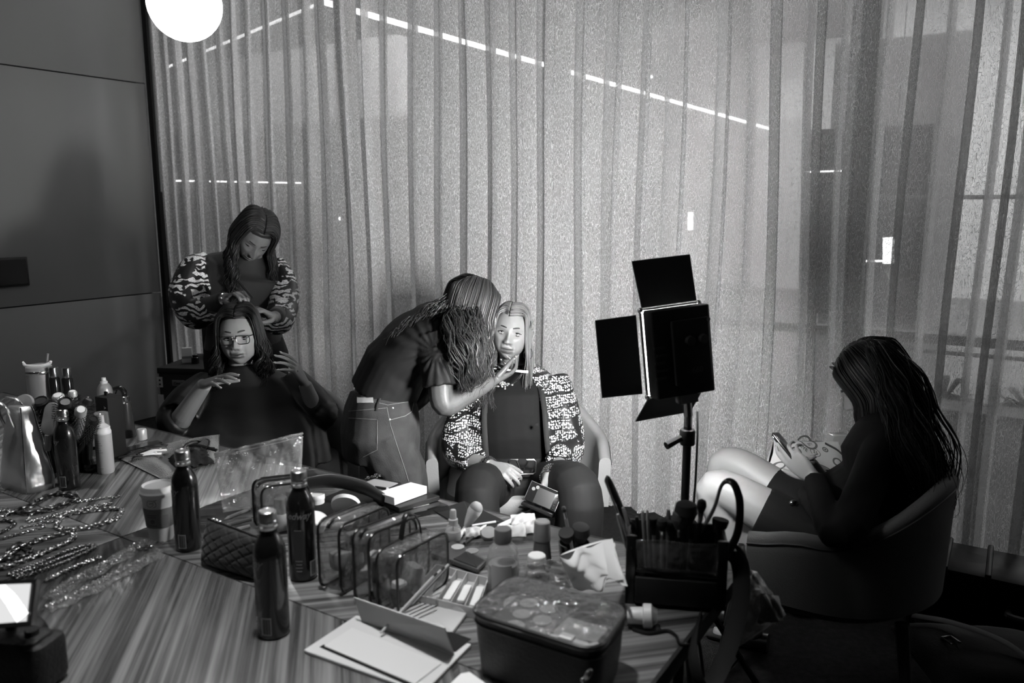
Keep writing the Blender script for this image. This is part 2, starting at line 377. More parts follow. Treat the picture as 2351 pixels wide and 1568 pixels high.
def curtain(name, a0, a1, wl0, wl1, amp0, amp1, seed, label, m):
    """a pleated sheer, cloth coordinate s runs along the folds"""
    r = np.random.default_rng(seed); cols = []; a = a0; s = 0.; per = 18; i = 0
    while a < a1:
        f = (a - a0) / (a1 - a0); wl = (wl0 + (wl1 - wl0) * f) * r.uniform(.62, 1.45); am = (amp0 + (amp1 - amp0) * f) * r.uniform(.55, 1.25); lp = r.uniform(.14, .27)
        ph2 = r.uniform(-.5, .5); lean = r.uniform(-.018, .018); gat = r.uniform(.5, 1.0)
        for k in range(per):
            t = k / per; cols.append((a + wl * (t - lp * math.sin(4 * math.pi * t) * 1.0), am * (math.cos(2 * math.pi * t) + .22 * math.cos(4 * math.pi * t + ph2)), t, lean, am, gat))
        a += wl; i += 1
    A = np.array(cols); nz = 26; zs = np.concatenate([np.linspace(.012, .3, 5), np.linspace(.4, 3.68, nz - 5)]); G = np.zeros((len(A), nz, 3)); 
    d = np.hypot(np.diff(A[:, 0]), np.diff(A[:, 1])); S = np.concatenate([[0], np.cumsum(d)])
    sm = lambda q: np.convolve(np.pad(q, 9, mode='edge'), np.ones(19) / 19, 'valid')
    lean = sm(A[:, 3])
    for j, z in enumerate(zs):
        g = 1 + .10 * math.sin(z * 1.7 + seed) * np.sin(A[:, 0] * 3.1) 
        x = A[:, 0] + lean * (z - 1.8) + .010 * np.sin(z * 2.3 + A[:, 0] * 5)
        pool = .02 * np.sin(A[:, 0] * 9) * max(0, .35 - z)
        y = 2.63 + A[:, 1] * g * (.82 + .18 * min(1, abs(3.7 - z))) + pool
        G[:, j, :] = np.column_stack([x, y, np.full(len(A), z)])
    mb = MB().sheet(G); c = rm((a0 + a1) / 2, 2.63, 0)
    V = np.vstack(mb.v) @ MROOM.T + OR; mb.v = [V]
    o = obj(name, mb, m, None, loc=c, ang=180, label=label, cat='curtain'); me = o.data
    uvl = me.uv_layers.new(name='UVMap'); UV = np.zeros((len(A), nz, 2)); UV[:, :, 0] = S[:, None]; UV[:, :, 1] = zs[None]; UV = UV.reshape(-1, 2)
    li = np.empty(len(me.loops), int); me.loops.foreach_get('vertex_index', li); uvl.data.foreach_set('uv', UV[li].ravel())
    return o
def build_curtains():
    m = curtain_mat()
    curtain('sheer_curtain', -3.545, 2.42, .135, .19, .056, .062, 3, 'long pale webbed sheer curtain behind the seated women, from grey wall to lamp', m)
    curtain('sheer_curtain', 2.47, 5.9, .24, .27, .06, .065, 11, 'darker webbed sheer curtain of wide folds hanging behind the woman in black with a phone', m)
def build_lobby_things():
    st = emat('led_strip', STRIP_POWER); tube = emat('tube_lamp', STRIP_POWER * .8)
    def strip(p, q, r=.02, label='', m=st, name='light_strip', grp=None):
        o = obj(name, MB().tube([p, q], r, 6), m, loc=np.asarray(p), label=label, cat='light', group=grp); return o
    zc = 3.05
    A, B, C_ = T(742, 4, zc), T(1768, 296, zc), T(380, 156, zc)
    strip(A, B, .022, 'long bright diagonal light strip seen through the curtain above the seated woman')
    strip(A, C_, .012, 'thin light strip falling to the left behind the curtain near the globe lamp', emat('led_strip_dim', STRIP_POWER * .35))
    # soffit band, one even pale tone
    gm = mat('soffit_paint', .75, .7)
    def band(x0, y0, x1, y1, d, h, label, m, th=.12, name='soffit', cat='soffit'):
        p, q = W(x0, y0, d), W(x1, y1, d); q[2] = p[2]
        L_ = np.linalg.norm(q - p); ang = math.atan2(q[1] - p[1], q[0] - p[0])
        return obj(name, MB().box((p + q) / 2 + Z * h / 2, (L_, th, h), RZ(ang)), m, loc=(p + q) / 2, smooth=False, label=label, cat=cat)
    def rectb(x0, y0, x1, y1, b, label, m, th=.06, name='facade_board', cat='wall board'):
        """an upright board on a plane parallel to the glazing"""
        def hit(x, y):
            d = ray(x, y); k = (b - (_C - OR) @ UB) / (d @ UB); return _C + d * k
        c0, c1 = hit(x0, y1), hit(x1, y1); t0 = hit(x0, y0)
        z0, z1 = (c0[2] + c1[2]) / 2, t0[2]; z0 = max(z0, .0); Lg = np.linalg.norm((c1 - c0)[:2]); c = (c0 + c1) / 2; c[2] = (z0 + z1) / 2
        return obj(name, MB().box(c, (Lg, th, z1 - z0), MROOM), m, loc=(c[0], c[1], z0), smooth=False, label=label, cat=cat)
    lw = mat('lobby_light_board', .62, .6); dk = mat('lobby_dark_board', .03, .6); md = mat('lobby_mid_board', .16, .7)
    rectb(388, 160, 930, 290, 5.4, 'pale soffit band seen through the curtain behind the standing stylist', gm, .2, 'soffit', 'soffit')
    rectb(395, 290, 1000, 375, 5.6, 'grey wall band below the pale soffit beyond the curtain', md)
    rectb(1500, 60, 1985, 105, 6.0, 'pale high band beyond the curtain above the bright strip', lw)
    rectb(1835, 110, 2110, 1400, 6.2, 'pale upright board beyond the curtain above the dark doorway', lw)
    rectb(1835, 300, 2105, 725, 6.1, 'dark doorway board beyond the curtain right of the lamp', dk)
    rectb(1500, 850, 2800, 1500, 3.6, 'dark low planter wall outside the glass behind the woman with the phone', mat('planter_paint', .022, .7), .25, 'planter_wall', 'planter')
    rectb(395, 440, 830, 900, 6.6, 'dark wall face beyond the curtain behind the standing stylist', dk)
    rectb(830, 430, 1500, 800, 7.0, 'grey wall face beyond the curtain behind the seated woman', md)
    def hit(x, y, b):
        d = ray(x, y); k = (b - (_C - OR) @ UB) / (d @ UB); return _C + d * k
    for x0, y0, x1, y1, b, r, lb, nm in (
            (1585, 487, 1585, 528, 5.0, .022, 'short upright tube lamp glowing beyond the curtain above the black light panel', 'tube_lamp'),
            (2040, 545, 2040, 605, 4.6, .035, 'upright glowing lamp beyond the curtain above the woman with the phone', 'tube_lamp'),
            (405, 415, 690, 420, 5.3, .010, 'thin level light strip beyond the curtain above the standing stylist', 'light_strip'),
            (1915, 600, 2040, 599, 4.9, .008, 'thin level light strip beyond the curtain beside the glowing upright lamp', 'light_strip'),
            (1850, 395, 1975, 391, 5.2, .007, 'thin level light strip on the dark doorway beyond the curtain', 'light_strip'),
            (780, 502, 800, 502, 5.0, .02, 'small bright lamp glowing beyond the curtain between stylist and make-up artist', 'lamp'),
            (1488, 176, 1498, 176, 5.0, .012, 'tiny star-like lamp beyond the curtain over the bright strip', 'lamp')):
        q0, q1 = hit(x0, y0, b), hit(x1, y1, b); o = strip(q0, q1, r, lb, tube, nm)
        if 'lamp' in nm: obj('hanger', MB().tube([(0, 0, 0), (0, 0, 5.55 - q0[2])], .003, 5), BLACK(), o)
    # rail on the glazing
    for y0, lab in ((452, 'thin pale rail crossing the glass high beyond the right curtain'), (800, 'dark rail crossing the glass low behind the woman with the phone')):
        p, q = hit(1900, y0 + (2 if y0 < 600 else -14), 3.3), hit(2400, y0 - (4 if y0 < 600 else -12), 3.3); q[2] = p[2]
        obj('glass_rail', MB().tube([p, q], .012, 6), mat('rail_pale', .5, .4) if y0 < 600 else mat('mullion_paint'), loc=p, label=lab, cat='rail')
    # unseen lights added in the lobby to give the glow behind the curtain
    for i, (a, b) in enumerate(((5.6, 9.0), (2.4, 4.6), (-.6, 10.5), (-3.4, 4.6), (3.0, 11.5))):
        o = obj('lobby_fill_light', MB().box(rm(a, b, 5.5), (1.5, .9, .05), MROOM), emat('lobby_glow', LOBBY_POWER) if b > 5 else emat('lobby_glow_dim', LOBBY_POWER * .16) if i != 3 else emat('lobby_glow_mid', LOBBY_POWER * .45), loc=rm(a, b, 5.5), smooth=False, label=('square lobby ceiling light deep behind the woman with the phone', 'dim square lobby ceiling light just behind the glass by the light stand', 'square lobby ceiling light deep behind the seated women', 'dim square lobby ceiling light just behind the glass by the grey wall', 'square lobby ceiling light deepest in the lobby, far behind the glass')[i], cat='light', group='lobby ceiling lights')
    # agave-like plant behind the glass
    c = hit(2165, 880, 4.05); c[2] = 0
    z1 = hit(2165, 848, 4.05)[2]
    pm = mat('dark_leaf', .02, .6)
    for k in range(2):
        t = thing('potted_plant', ('spiky dark plant silhouetted behind the right curtain', 'second spiky plant further right behind the curtain')[k], 'plant', c + VA * k * .45)
        obj('pot', MB().lathe([(.0, 0), (.14, 0), (.17, .5), (.15, .5), (.14, .46), (0, .46)], 14), mat('planter_paint'), t)
        for i in range(12):
            a = i * 2.4; el = .35 + .8 * ((i * 7) % 12) / 12; dirv = np.array([math.cos(a) * math.cos(el), math.sin(a) * math.cos(el), math.sin(el)])
            P = [np.array([0, 0, .46]), np.array([0, 0, .46]) + dirv * .18, np.array([0, 0, .46]) + dirv * (z1 - .46) * 1.1 - Z * .05]
            obj('leaf', MB().tube(P, [(.012, .004), (.02, .004), (.002, .001)], 6, 4), pm, t)
def build_globes():
    """white globe pendants; one shows, the row goes on over the table"""
    gm = emat('globe_glow', GLOBE_POWER); c0 = W(424, 9, 3.5)
    for i, c in enumerate((c0, c0 + VA * 1.5 - UB * 1.3, c0 + VA * .4 - UB * 2.6)):
        t = thing('globe_pendant', ('white glowing globe pendant hanging in front of the curtain by the grey wall', 'white globe pendant over the middle of the table', 'white globe pendant over the near end of the table')[i], 'lamp', c, group='globe pendants')
        obj('globe', MB().ball((0, 0, 0), .158, 32), gm, t)
        obj('cap', MB().lathe([(0, .14), (.05, .145), (.05, .19), (.02, .2), (0, .2)], 16), BLACK(), t)
        obj('cord', MB().tube([(0, 0, .2), (0, 0, 3.7 - c[2])], .004, 6), BLACK(), t)
def build_switch():
    p0 = None
    d = ray(18, 625); k = (-3.565 - (_C - OR) @ VA) / (d @ VA); c = _C + d * k
    t = thing('wall_screen', 'small black touch panel mounted on the grey wall at the picture edge', 'panel', c, PHI)
    obj('bezel', MB().rbox((.012, 0, 0), (.024, .24, .19), .008, .004), BLACK(), t); obj('screen', MB().box((.026, 0, 0), (.004, .21, .16)), mat('dark_glass', .01, .08), t, smooth=False)
def build_table():
    t = thing('conference_table', 'large striped veneer conference table covered with make-up and jewellery', 'table', OR, PHI)
    a0, a1, b0, b1, g = -2.05, 1.46, -.69, .678, .0016
    for (x0, x1, y0, y1, an) in ((a0, -g, b0, -g, 45), (a0, -g, g, b1, -45), (g, a1, b0, -g, -45), (g, a1, g, b1, 45)):
        obj('top_panel', MB().rbox(((x0 + x1) / 2, (y0 + y1) / 2, TZ - .0175), (x1 - x0, y1 - y0, .035), .004, .0015, n=3), tables_mat('veneer', D2R(an)), t)
    ed = mat('edge_band', .02, .5); e = MB()
    e.box(((a0 + a1) / 2, b1 + .004, TZ - .02), (a1 - a0 + .016, .008, .04)); e.box(((a0 + a1) / 2, b0 - .004, TZ - .02), (a1 - a0 + .016, .008, .04))
    e.box((a1 + .004, 0, TZ - .02), (.008, b1 - b0, .04)); e.box((a0 - .004, 0, TZ - .02), (.008, b1 - b0, .04))
    obj('edge_band', e, ed, t, smooth=False)
    for sx in (a0 + .3, a1 - .3):
        for sy in (b0 + .2, b1 - .2):
            obj('leg', MB().rbox((sx, sy, .352), (.06, .06, .704), .006), ed, t)
    obj('apron', MB().rbox(((a0 + a1) / 2, 0, .67), (a1 - a0 - .5, b1 - b0 - .4, .06), .02), ed, t)

def build_downlights():
    for i, (a, b) in enumerate(((.90, -.10), (-.70, .0), (-1.6, .05))):
        c = rm(a, b, 3.69); t = thing('downlight', ('recessed ceiling downlight above the brush bag end of the table', 'recessed ceiling downlight above the paper cup', 'recessed ceiling downlight above the silver handbag')[i], 'lamp', c, group='recessed downlights')
        obj('trim_ring', MB().lathe([(.05, 0), (.07, 0), (.07, .008), (.05, .012)], 24), BLACK(), t)
        ld = bpy.data.lights.new('downlight_beam', 'SPOT'); ld.energy = SPOT_POWER * (1, .55, .45)[i]; ld.spot_size = D2R(33); ld.spot_blend = .8; ld.shadow_soft_size = .09
        l = bpy.data.objects.new('downlight_beam', ld); COL.objects.link(l); l.location = c + np.array([0, 0, -.02])
def build_lamp():
    """LED panel on a stand: emissive face, four barn doors"""
    w = nrm((.955, .295, 0)); n = nrm((-.295, .955, 0)); R = rot(n, D2R(-5)); w = R @ w; up = R @ Z
    tl = rot(w, D2R(-4)); up = tl @ up; n = np.cross(up, w) * 1.0
    if n @ np.array([-.295, .955, 0]) < 0: n = -n
    c = (W(1482, 820, 2.06) + W(1623, 790, 2.16)) / 2; hw, hh = .086, .116
    base = np.array([c[0] + .045, c[1], 0.])
    M = np.column_stack([w, n, up])           # local x along width, y towards the light, z up
    t = thing('led_light', 'black LED light panel with open barn doors on a stand, aimed at the seated woman', 'light', c, M=M)
    bk = mat('lamp_black', .012, .5); dr = mat('door_black', .014, .6)
    obj('housing', MB().rbox((0, -.012, 0), (2 * hw, .05, 2 * hh), .008, .004, n=4), bk, t)
    obj('back_plate', MB().rbox((.02, -.042, .0), (.11, .012, .17), .012, .003), mat('plate_black', .02, .45), t)
    for i, x in enumerate((.012, .05)): obj('dial', MB().lathe([(.013, 0), (.012, .016), (0, .016)], 14, (x, -.046, .03), RX(D2R(90))), mat('dial_grey', .12, .35, .6), t)
    obj('power_button', MB().lathe([(.006, 0), (.006, .006), (0, .006)], 10, (.07, -.046, .078), RX(D2R(90))), CHROME(), t)
    lb = MB()
    for i in range(5): lb.box((-.07 + .006 * (i % 2), -.0385, -.06 + i * .02), (.03, .002, .007))
    obj('sticker', lb, mat('sticker_grey', .06, .5), t, smooth=False)
    # lettering on the back
    V, F = text_va('660', .022); obj('lettering', MB().add(np.column_stack([V[:, 0], np.full(len(V), -.0492), V[:, 1] - .05]) + [.03, 0, 0], F), mat('print_grey', .10, .5), t, smooth=False)
    obj('glowing_face', MB().box((0, .0165, 0), (2 * hw - .014, .004, 2 * hh - .014)), emat('panel_glow', PANEL_POWER), t, smooth=False)
    for s in (-1, 1):
        obj('hinge', MB().tube([(s * hw, .02, -hh), (s * hw, .02, hh)], .005, 8).ball((s * hw, .02, hh), .008).ball((s * hw, .02, -hh), .008), CHROME(), t)
        obj('hinge', MB().tube([(-hw, .02, s * hh), (hw, .02, s * hh)], .004, 8), CHROME(), t)
    def door(p0, p1, q1, q0, lab=None):
        G = np.array([[p0, q0], [p1, q1]], float); obj('barn_door', MB().sheet(G, .003), dr, t, smooth=False)
    L = .15
    e = .012
    door((-hw - e, .024, hh - .01), (-hw - e, .024, -hh + .01), (-hw - e - .108, .045, -hh + .012), (-hw - e - .108, .045, hh - .012))          # left, folded wide open
    door((-hw + .005, .024, hh + .006), (hw - .005, .024, hh + .006), (hw + .0, .05, hh + .13), (-hw - .0, .05, hh + .13))                        # top
    door((hw + e * .4, .024, hh - .005), (hw + e * .4, .024, -hh + .02), (hw + .02, .024 + L, -hh + .03), (hw + .02, .024 + L, hh - .01))           # right, cuts the beam
    door((-hw + .004, .024, -hh - .006), (hw - .004, .024, -hh - .006), (hw + .0, .11, -hh - .085), (-hw - .0, .11, -hh - .085))                    # bottom
    obj('yoke', MB().box((.012, -.012, -hh - .012), (.05, .03, .024)).lathe([(.012, -.05), (.012, 0)], 12, (.012, -.012, -hh - .012)), mat('yoke_metal', .5, .25, 1.), t)
    # stand
    s = thing('light_stand', 'black tripod light stand carrying the LED panel behind the table corner', 'stand', base)
    yk = c + M @ np.array([.012, -.012, -hh - .06]); top = yk - base
    obj('pole', MB().tube([(top[0], top[1], .3), top - Z * .03], .0115, 12), bk, s)
    obj('pole', MB().tube([(top[0], top[1], .12), (top[0], top[1], .62)], .015, 12), bk, s)
    obj('spigot', MB().lathe([(.011, 0), (.011, .03), (.008, .036), (0, .036)], 12, top - Z * .032), mat('yoke_metal'), s)
    obj('collar', MB().rbox((top[0], top[1], top[2] - .06), (.04, .04, .045), .016), bk, s)
    obj('knob', MB().tube([top + [-.02, -.01, -.06], top + [-.062, -.03, -.075]], [.009, .011], 10), bk, s)
    obj('collar', MB().rbox((top[0], top[1], .62), (.055, .055, .06), .02), bk, s)
    obj('knob', MB().tube([(top[0] - .02, top[1] - .02, .62), (top[0] + .05, top[1] - .05, .64)], [.009, .014], 10), bk, s)
    for k in range(3):
        a = .5 + k * 2.094; d = np.array([math.cos(a), math.sin(a), 0])
        obj('leg', MB().tube([np.array([top[0], top[1], .60]) + d * .025, np.array([top[0], top[1], .012]) + d * .43], .010, 8), bk, s)
        obj('brace', MB().tube([np.array([top[0], top[1], .14]) + d * .02, np.array([top[0], top[1], .3]) + d * .24], .005, 6), bk, s)
    cb = [W(1601, 945, 2.16), W(1601, 1010, 2.14), W(1597, 1100, 2.12), W(1592, 1180, 2.11)]; cb = [q for q in cb] + [np.array([cb[-1][0], cb[-1][1], .4]), np.array([cb[-1][0] + .1, cb[-1][1] + .05, .006]), np.array([cb[-1][0] + .6, cb[-1][1] + .2, .006])]
    obj('power_cable', MB().tube(cb, .003, 6, 6), bk, loc=cb[0], label='thin black power cable hanging beside the light stand pole', cat='cable')
# ---------------------------------------------------------------- people
def sstep(a, b, x): t = np.clip((x - a) / (b - a), 0, 1); return t * t * (3 - 2 * t)
def gau(u, s): return np.exp(-(u / s) ** 2)
HS = dict(rx=.074, ry=.094, rz=.114)
def head_mb(M, c, sc=1.0, lipdark=.55, jaw=1.0, browy=.0, mouth_open=0.0, nose=1.0, closed=False, full=1.0):
    """head shell in a local frame (x its left, y face, z up); returns builder and tone per vertex"""
    nu, nv = 150, 110; rx, ry, rz = HS['rx'] * full, HS['ry'], HS['rz']
    t = np.linspace(0, 1, nu, endpoint=False); ph = 2 * np.pi * t; ph = ph - .62 * np.sin(ph - np.pi / 2 + np.pi / 2)   # denser near phi = 0 (face)
    v = np.linspace(0.02, .98, nv); th = np.pi * v
    PH, TH = np.meshgrid(ph, th); x = rx * np.sin(TH) * np.sin(PH); y = ry * np.sin(TH) * np.cos(PH); z = rz * np.cos(TH)
    fr = sstep(-.01, .05, y)
    low = sstep(.0, -.115, z)
    x = x * (1 - (.30 * low ** 1.4) * jaw); x = x * (1 + .05 * gau(z - .05, .05))
    sq = 1 + .10 * gau(z + .075, .035); x *= sq
    y = np.where(y < 0, y * (1 - .55 * sstep(-.02, -.10, z)), y)
    y = np.where(y > 0, y * (1 + .10 * low), y)
    y += fr * .006 * sstep(.02, -.1, z)
    ax = np.abs(x); dy = np.zeros_like(x)
    dy += -.0125 * gau(ax - .031, .020) * gau(z - .001, .014)          # eye sockets
    dy += .0035 * gau(ax - .030, .020) * gau(z - .024, .009)           # brow ridge
    if closed: dy += .009 * gau(ax - .031, .013) * gau(z + .000, .008)
    zn = z - .007; br = sstep(.028, -.036, zn) * sstep(-.052, -.040, zn)                 # nose bridge to tip
    dy += nose * br * (.006 + .018 * sstep(.02, -.038, zn) ** 1.2) * gau(x, .0085 + .004 * sstep(.0, -.04, zn))
    dy += nose * .010 * gau(ax - .0125, .0065) * gau(zn + .040, .0075)   # wings
    dy += -.004 * gau(ax - .007, .004) * gau(zn + .0495, .003)           # nostrils
    mo = mouth_open; zm = z - .006
    dy += .0075 * gau(x, .021) * gau(zm + .0655 - .0012 * mo, .0050) + .0085 * gau(x, .018) * gau(zm + .0775 + .0035 * mo, .0062)
    dy += -.006 * gau(x, .021) * gau(zm + .0712, .0020 + .0014 * mo)
    dy += -.003 * gau(x, .02) * gau(zm + .0875 + .002 * mo, .004)
    dy += .007 * gau(x, .020) * gau(z + .102, .012)                     # chin
    dy += .0045 * gau(ax - .044, .018) * gau(z + .018, .018)            # cheekbones
    dy += -.003 * gau(ax - .030, .006) * gau(z + .056, .02)             # nasolabial fold
    y = y + dy * fr
    # tones: lip colour, and shade painted into the mouth line and nostrils
    tone = np.ones_like(x)
    lip = np.clip(gau(x, .021) ** .6 * (gau(zm + .0655, .0058) + gau(zm + .0775 + .003 * mo, .0070)), 0, 1) * (fr > .5) * (ax < .025)
    tone *= 1 - (1 - lipdark) * np.clip(lip * 1.3, 0, 1)
    tone *= 1 - .75 * gau(x, .020) * gau(zm + .0712, .0016) * (fr > .5)
    tone *= 1 - .6 * gau(ax - .0068, .0035) * gau(zn + .0500, .0026) * (fr > .5)
    P = np.stack([x, y, z], -1) * sc
    mb = MB(); R = [P[i] for i in range(nv)]
    mb.loft(R, (True, True)); tn = np.concatenate([tone.ravel(), [1, 1]])
    n0 = mb.n
    for s in (-1, 1):                                                      # ears
        e = MB(); e.ball((0, 0, 0), (.006, .017, .029), 12); e.tube([(s * .004, .004, -.026), (s * .007, -.014, -.012), (s * .009, -.017, .012), (s * .008, -.004, .026), (s * .004, .010, .016)], .0042, 6, 3)
        e.xf(RZ(s * .25) @ RX(.15), (s * (rx * .99), -.006, -.006)); V = np.vstack(e.v) * sc; mb.add(V, e.f)
    tn = np.concatenate([tn, np.ones(mb.n - n0)])
    mb.xf(M, c); return mb, tn
def face_y(x, z):
    rx, ry, rz = HS['rx'], HS['ry'], HS['rz']; q = max(0, 1 - (x / rx) ** 2 - (z / rz) ** 2); return ry * math.sqrt(q)
def face_parts(parent, M, c, sc, off, open_=1.0, gaze=(0, 0), iris=.02, browt=.02, browth=.0042, lash=True, teeth=False, brow_lift=0., squint=0.):
    """eyes, lids, brows under the person; off is the person's origin"""
    wt = mat('eye_white', .20, .3, coat=.2); dk = mat('eye_dark', .010, .12, coat=.6); hb = mat('brow_hair_%.3f' % browt, browt, .7)
    def put(name, mb, m): mb.xf(None, (0, 0, 0), lambda V: V * sc); mb.xf(M, np.asarray(c) - off); return obj(name, mb, m, parent)
    for s in (-1, 1):
        ex, ez = s * .031, .001; ey = face_y(ex, ez) - .0108
        if open_ > .05:
            e = put('eye', MB().ball((ex, ey + .0005, ez), (.0150, .0066, .0058 * open_), 16), wt)
            ib = MB().ball((ex + gaze[0] * .004, ey + .0042 - abs(gaze[0]) * .0008, ez + .0002 + gaze[1] * .003), (.0066, .0029, .0056 * min(1, open_ * 1.02)), 14); put2 = ib.xf(None, (0, 0, 0), lambda V: V * sc).xf(M, np.asarray(c) - off); obj('iris', ib, dk, e)
        up = [(ex - .0145, ey - .001, ez - .0010), (ex - .007, ey + .0054, ez + .0048 * open_ + .0004), (ex + .001, ey + .0068, ez + .0058 * open_), (ex + .009, ey + .0046, ez + .0044 * open_), (ex + .0175, ey - .003, ez + .0020)]
        if s < 0: up = [(2 * ex - p[0], p[1], p[2]) for p in up]
        if lash: put('eyelashes', MB().tube(up, [.0006, .0016, .0021, .0022, .0008], 6, 3), dk)
        lo = [(ex - .0135, ey - .0005, ez - .0012), (ex - .005, ey + .0052, ez - .0052 * open_), (ex + .005, ey + .0052, ez - .0054 * open_), (ex + .015, ey - .001, ez - .0008)]
        if s < 0: lo = [(2 * ex - p[0], p[1], p[2]) for p in lo]
        if lash: put('eyelashes', MB().tube(lo, [.0004, .0008, .0009, .0005], 5, 3), dk)
        zb = .0235 + brow_lift
        br = [(s * .0125, face_y(.0125, zb) + .0020, zb + .0005), (s * .024, face_y(.024, zb) + .0042, zb + .0035), (s * .037, face_y(.037, zb) + .0030, zb + .0045), (s * .051, face_y(.051, zb) - .0012, zb - .0025)]
        put('eyebrow', MB().tube(br, [(browth * .7, .0012), (browth, .0016), (browth * .8, .0014), (browth * .2, .0006)], 6, 4, up=(0, 1, 0)), hb)
    if teeth: put('teeth', MB().ball((0, face_y(0, -.0652) + .0036, -.0655), (.011, .003, .0030), 12), mat('teeth', .7, .3))
def hand_mb(mb, Wp, D, N, thumb=1, curl=((.25, .35, .25),) * 4, spread=.08, tcurl=.3, tout=.75, sc=1.0, topen=.35):
    """palm + five fingers; D wrist to knuckles, N the way the palm faces, thumb = side along cross(D, N)"""
    D = nrm(D); N = nrm(N - D * (np.asarray(N) @ D)); S = np.cross(D, N) * thumb        # S points to the thumb side
    Wp = np.asarray(Wp, float)
    sec = [(-.012, .024, .019), (.012, .027, .018), (.035, .035, .0155), (.062, .040, .0135), (.086, .039, .0105), (.096, .034, .0085)]
    mb.loft([ring(Wp + D * (z * sc), S, N, rx * sc, ry * sc, 14, 2.5) for z, rx, ry in sec])
    mb.ball(Wp + (D * .030 + S * .022 + N * .010) * sc, (.018 * sc,) * 3, 8)            # thumb mound
    base = [(.029, .090), (.010, .0955), (-.0095, .0925), (-.0275, .083)]; Ls = [(.040, .025, .020), (.045, .028, .021), (.041, .026, .020), (.032, .020, .018)]; rr = [.0085, .0088, .0083, .0073]
    tips = []
    for i in range(4):
        sx, dz = base[i]; p = Wp + (S * sx + D * (dz - .012)) * sc; a = 0.; Sd = D + S * spread * (1.5 - i) * .9; Sd = nrm(Sd); ax = np.cross(Sd, N)
        pts = [p, Wp + (S * sx + D * dz) * sc]; d = Sd
        for l, cu in zip(Ls[i], curl[i]):
            a += cu; d = Sd * math.cos(a) + N * math.sin(a); pts.append(pts[-1] + d * l * sc)
        r = rr[i] * sc; rad = [r, r * 1.05, r * .98, r * .86, r * .62]
        mb.tube(pts, rad, 10, 3); mb.ball(pts[-1], r * .66, 8); tips.append((pts[-1], d, N))
    d = nrm(D * .62 + S * tout + N * topen); p = Wp + (D * .018 + S * .022 + N * .008) * sc; pts = [p, p + d * .042 * sc]
    d2 = nrm(d * math.cos(tcurl) + nrm(D * .8 - S * .3 + N * .3) * math.sin(tcurl)); pts.append(pts[-1] + d2 * .034 * sc); d3 = nrm(d2 + nrm(D - S * .4 + N * .2) * tcurl * .7); pts.append(pts[-1] + d3 * .026 * sc)
    mb.tube(pts, [.0135 * sc, .0112 * sc, .0098 * sc, .0068 * sc], 10, 3); mb.ball(pts[-1], .0072 * sc, 8); tips.append((pts[-1], d3, N))
    return tips
def nails(parent, tips, off, m, sc=1.0):
    mb = MB()
    for p, d, N in tips:
        back = nrm(-N + d * (d @ N)); s = np.cross(d, back); mb.ball(np.asarray(p) + back * .0042 * sc - off + d * .001, (.0040 * sc, .0068 * sc, .0016 * sc), 8, np.column_stack([s, d, back]))
    obj('fingernails', mb, m, parent)
def limb(mb, pts, r, n=14, k=5): return mb.tube(pts, r, n, k)
def torso(mb, secs, n=26, p=2.4):
    """secs: (centre, right axis, half width, half depth); lofted with axes found along the spine"""
    C_ = np.array([s[0] for s in secs], float); Tn = np.gradient(C_, axis=0)
    R = []
    for i, (c, rt, hw, hd) in enumerate(secs):
        t = nrm(Tn[i]); x = nrm(np.asarray(rt) - t * (np.asarray(rt) @ t)); y = np.cross(t, x); R.append(ring(c, x, y, hw, hd, n, p))
    return mb.loft(R)
def body(name_parent, off, parts, head, tone_head, skin, voxel=.0032, extra=None):
    """parts: (builder, voxel) fused shells; head joined; one mesh object 'body' with tone attribute"""
    Vs, Fs, tn, o = [], [], [], 0
    for mb, vx in parts:
        me = solid(mb, vx, 5); V, F = mesh_va(me); bpy.data.meshes.remove(me); Vs.append(V); Fs += [tuple(i + o for i in f) for f in F]; o += len(V); tn.append(np.ones(len(V)))
    if head is not None:
        V = np.vstack(head.v); Vs.append(V); Fs += [tuple(i + o for i in f) for f in head.f]; tn.append(tone_head)
    me = bpy.data.meshes.new('body'); me.from_pydata((np.vstack(Vs) - off).tolist(), [], Fs); me.update()
    at = me.attributes.new('tone', 'FLOAT', 'POINT'); at.data.foreach_set('value', np.concatenate(tn).astype(np.float32))
    return link('body', me, skin, name_parent, ang=180)
def cloth(parent, name, mb, m, off, voxel=.006, amp=.004, f=28, seed=1, smooth=4, label=None, ang=180, fn=None):
    me = solid(mb, voxel, smooth, disp=fn or (wrinkle(amp, f, seed) if amp else None)); V = np.empty(len(me.vertices) * 3); me.vertices.foreach_get('co', V); V = V.reshape(-1, 3) - off
    me.vertices.foreach_set('co', V.ravel()); me.update(); me.materials.clear(); me.name = name
    return setp(link(name, me, m, parent, ang=ang), label)
def hair_mat(name, base, rough=.38, var=.5):
    if name in MATS: return MATS[name]
    m = mat(name, base, max(rough, .42), spec=.35, attr='tone'); return m
def head_frame(fwd, up=(0, 0, 1), roll=0.):
    f = nrm(fwd); u = np.asarray(up, float); u = nrm(u - f * (u @ f)); x = np.cross(f, u); M = np.column_stack([-(-x), f, u])   # x = f x u : its right -> make left
    M = np.column_stack([x, f, u]); M = M @ RY(roll); return M
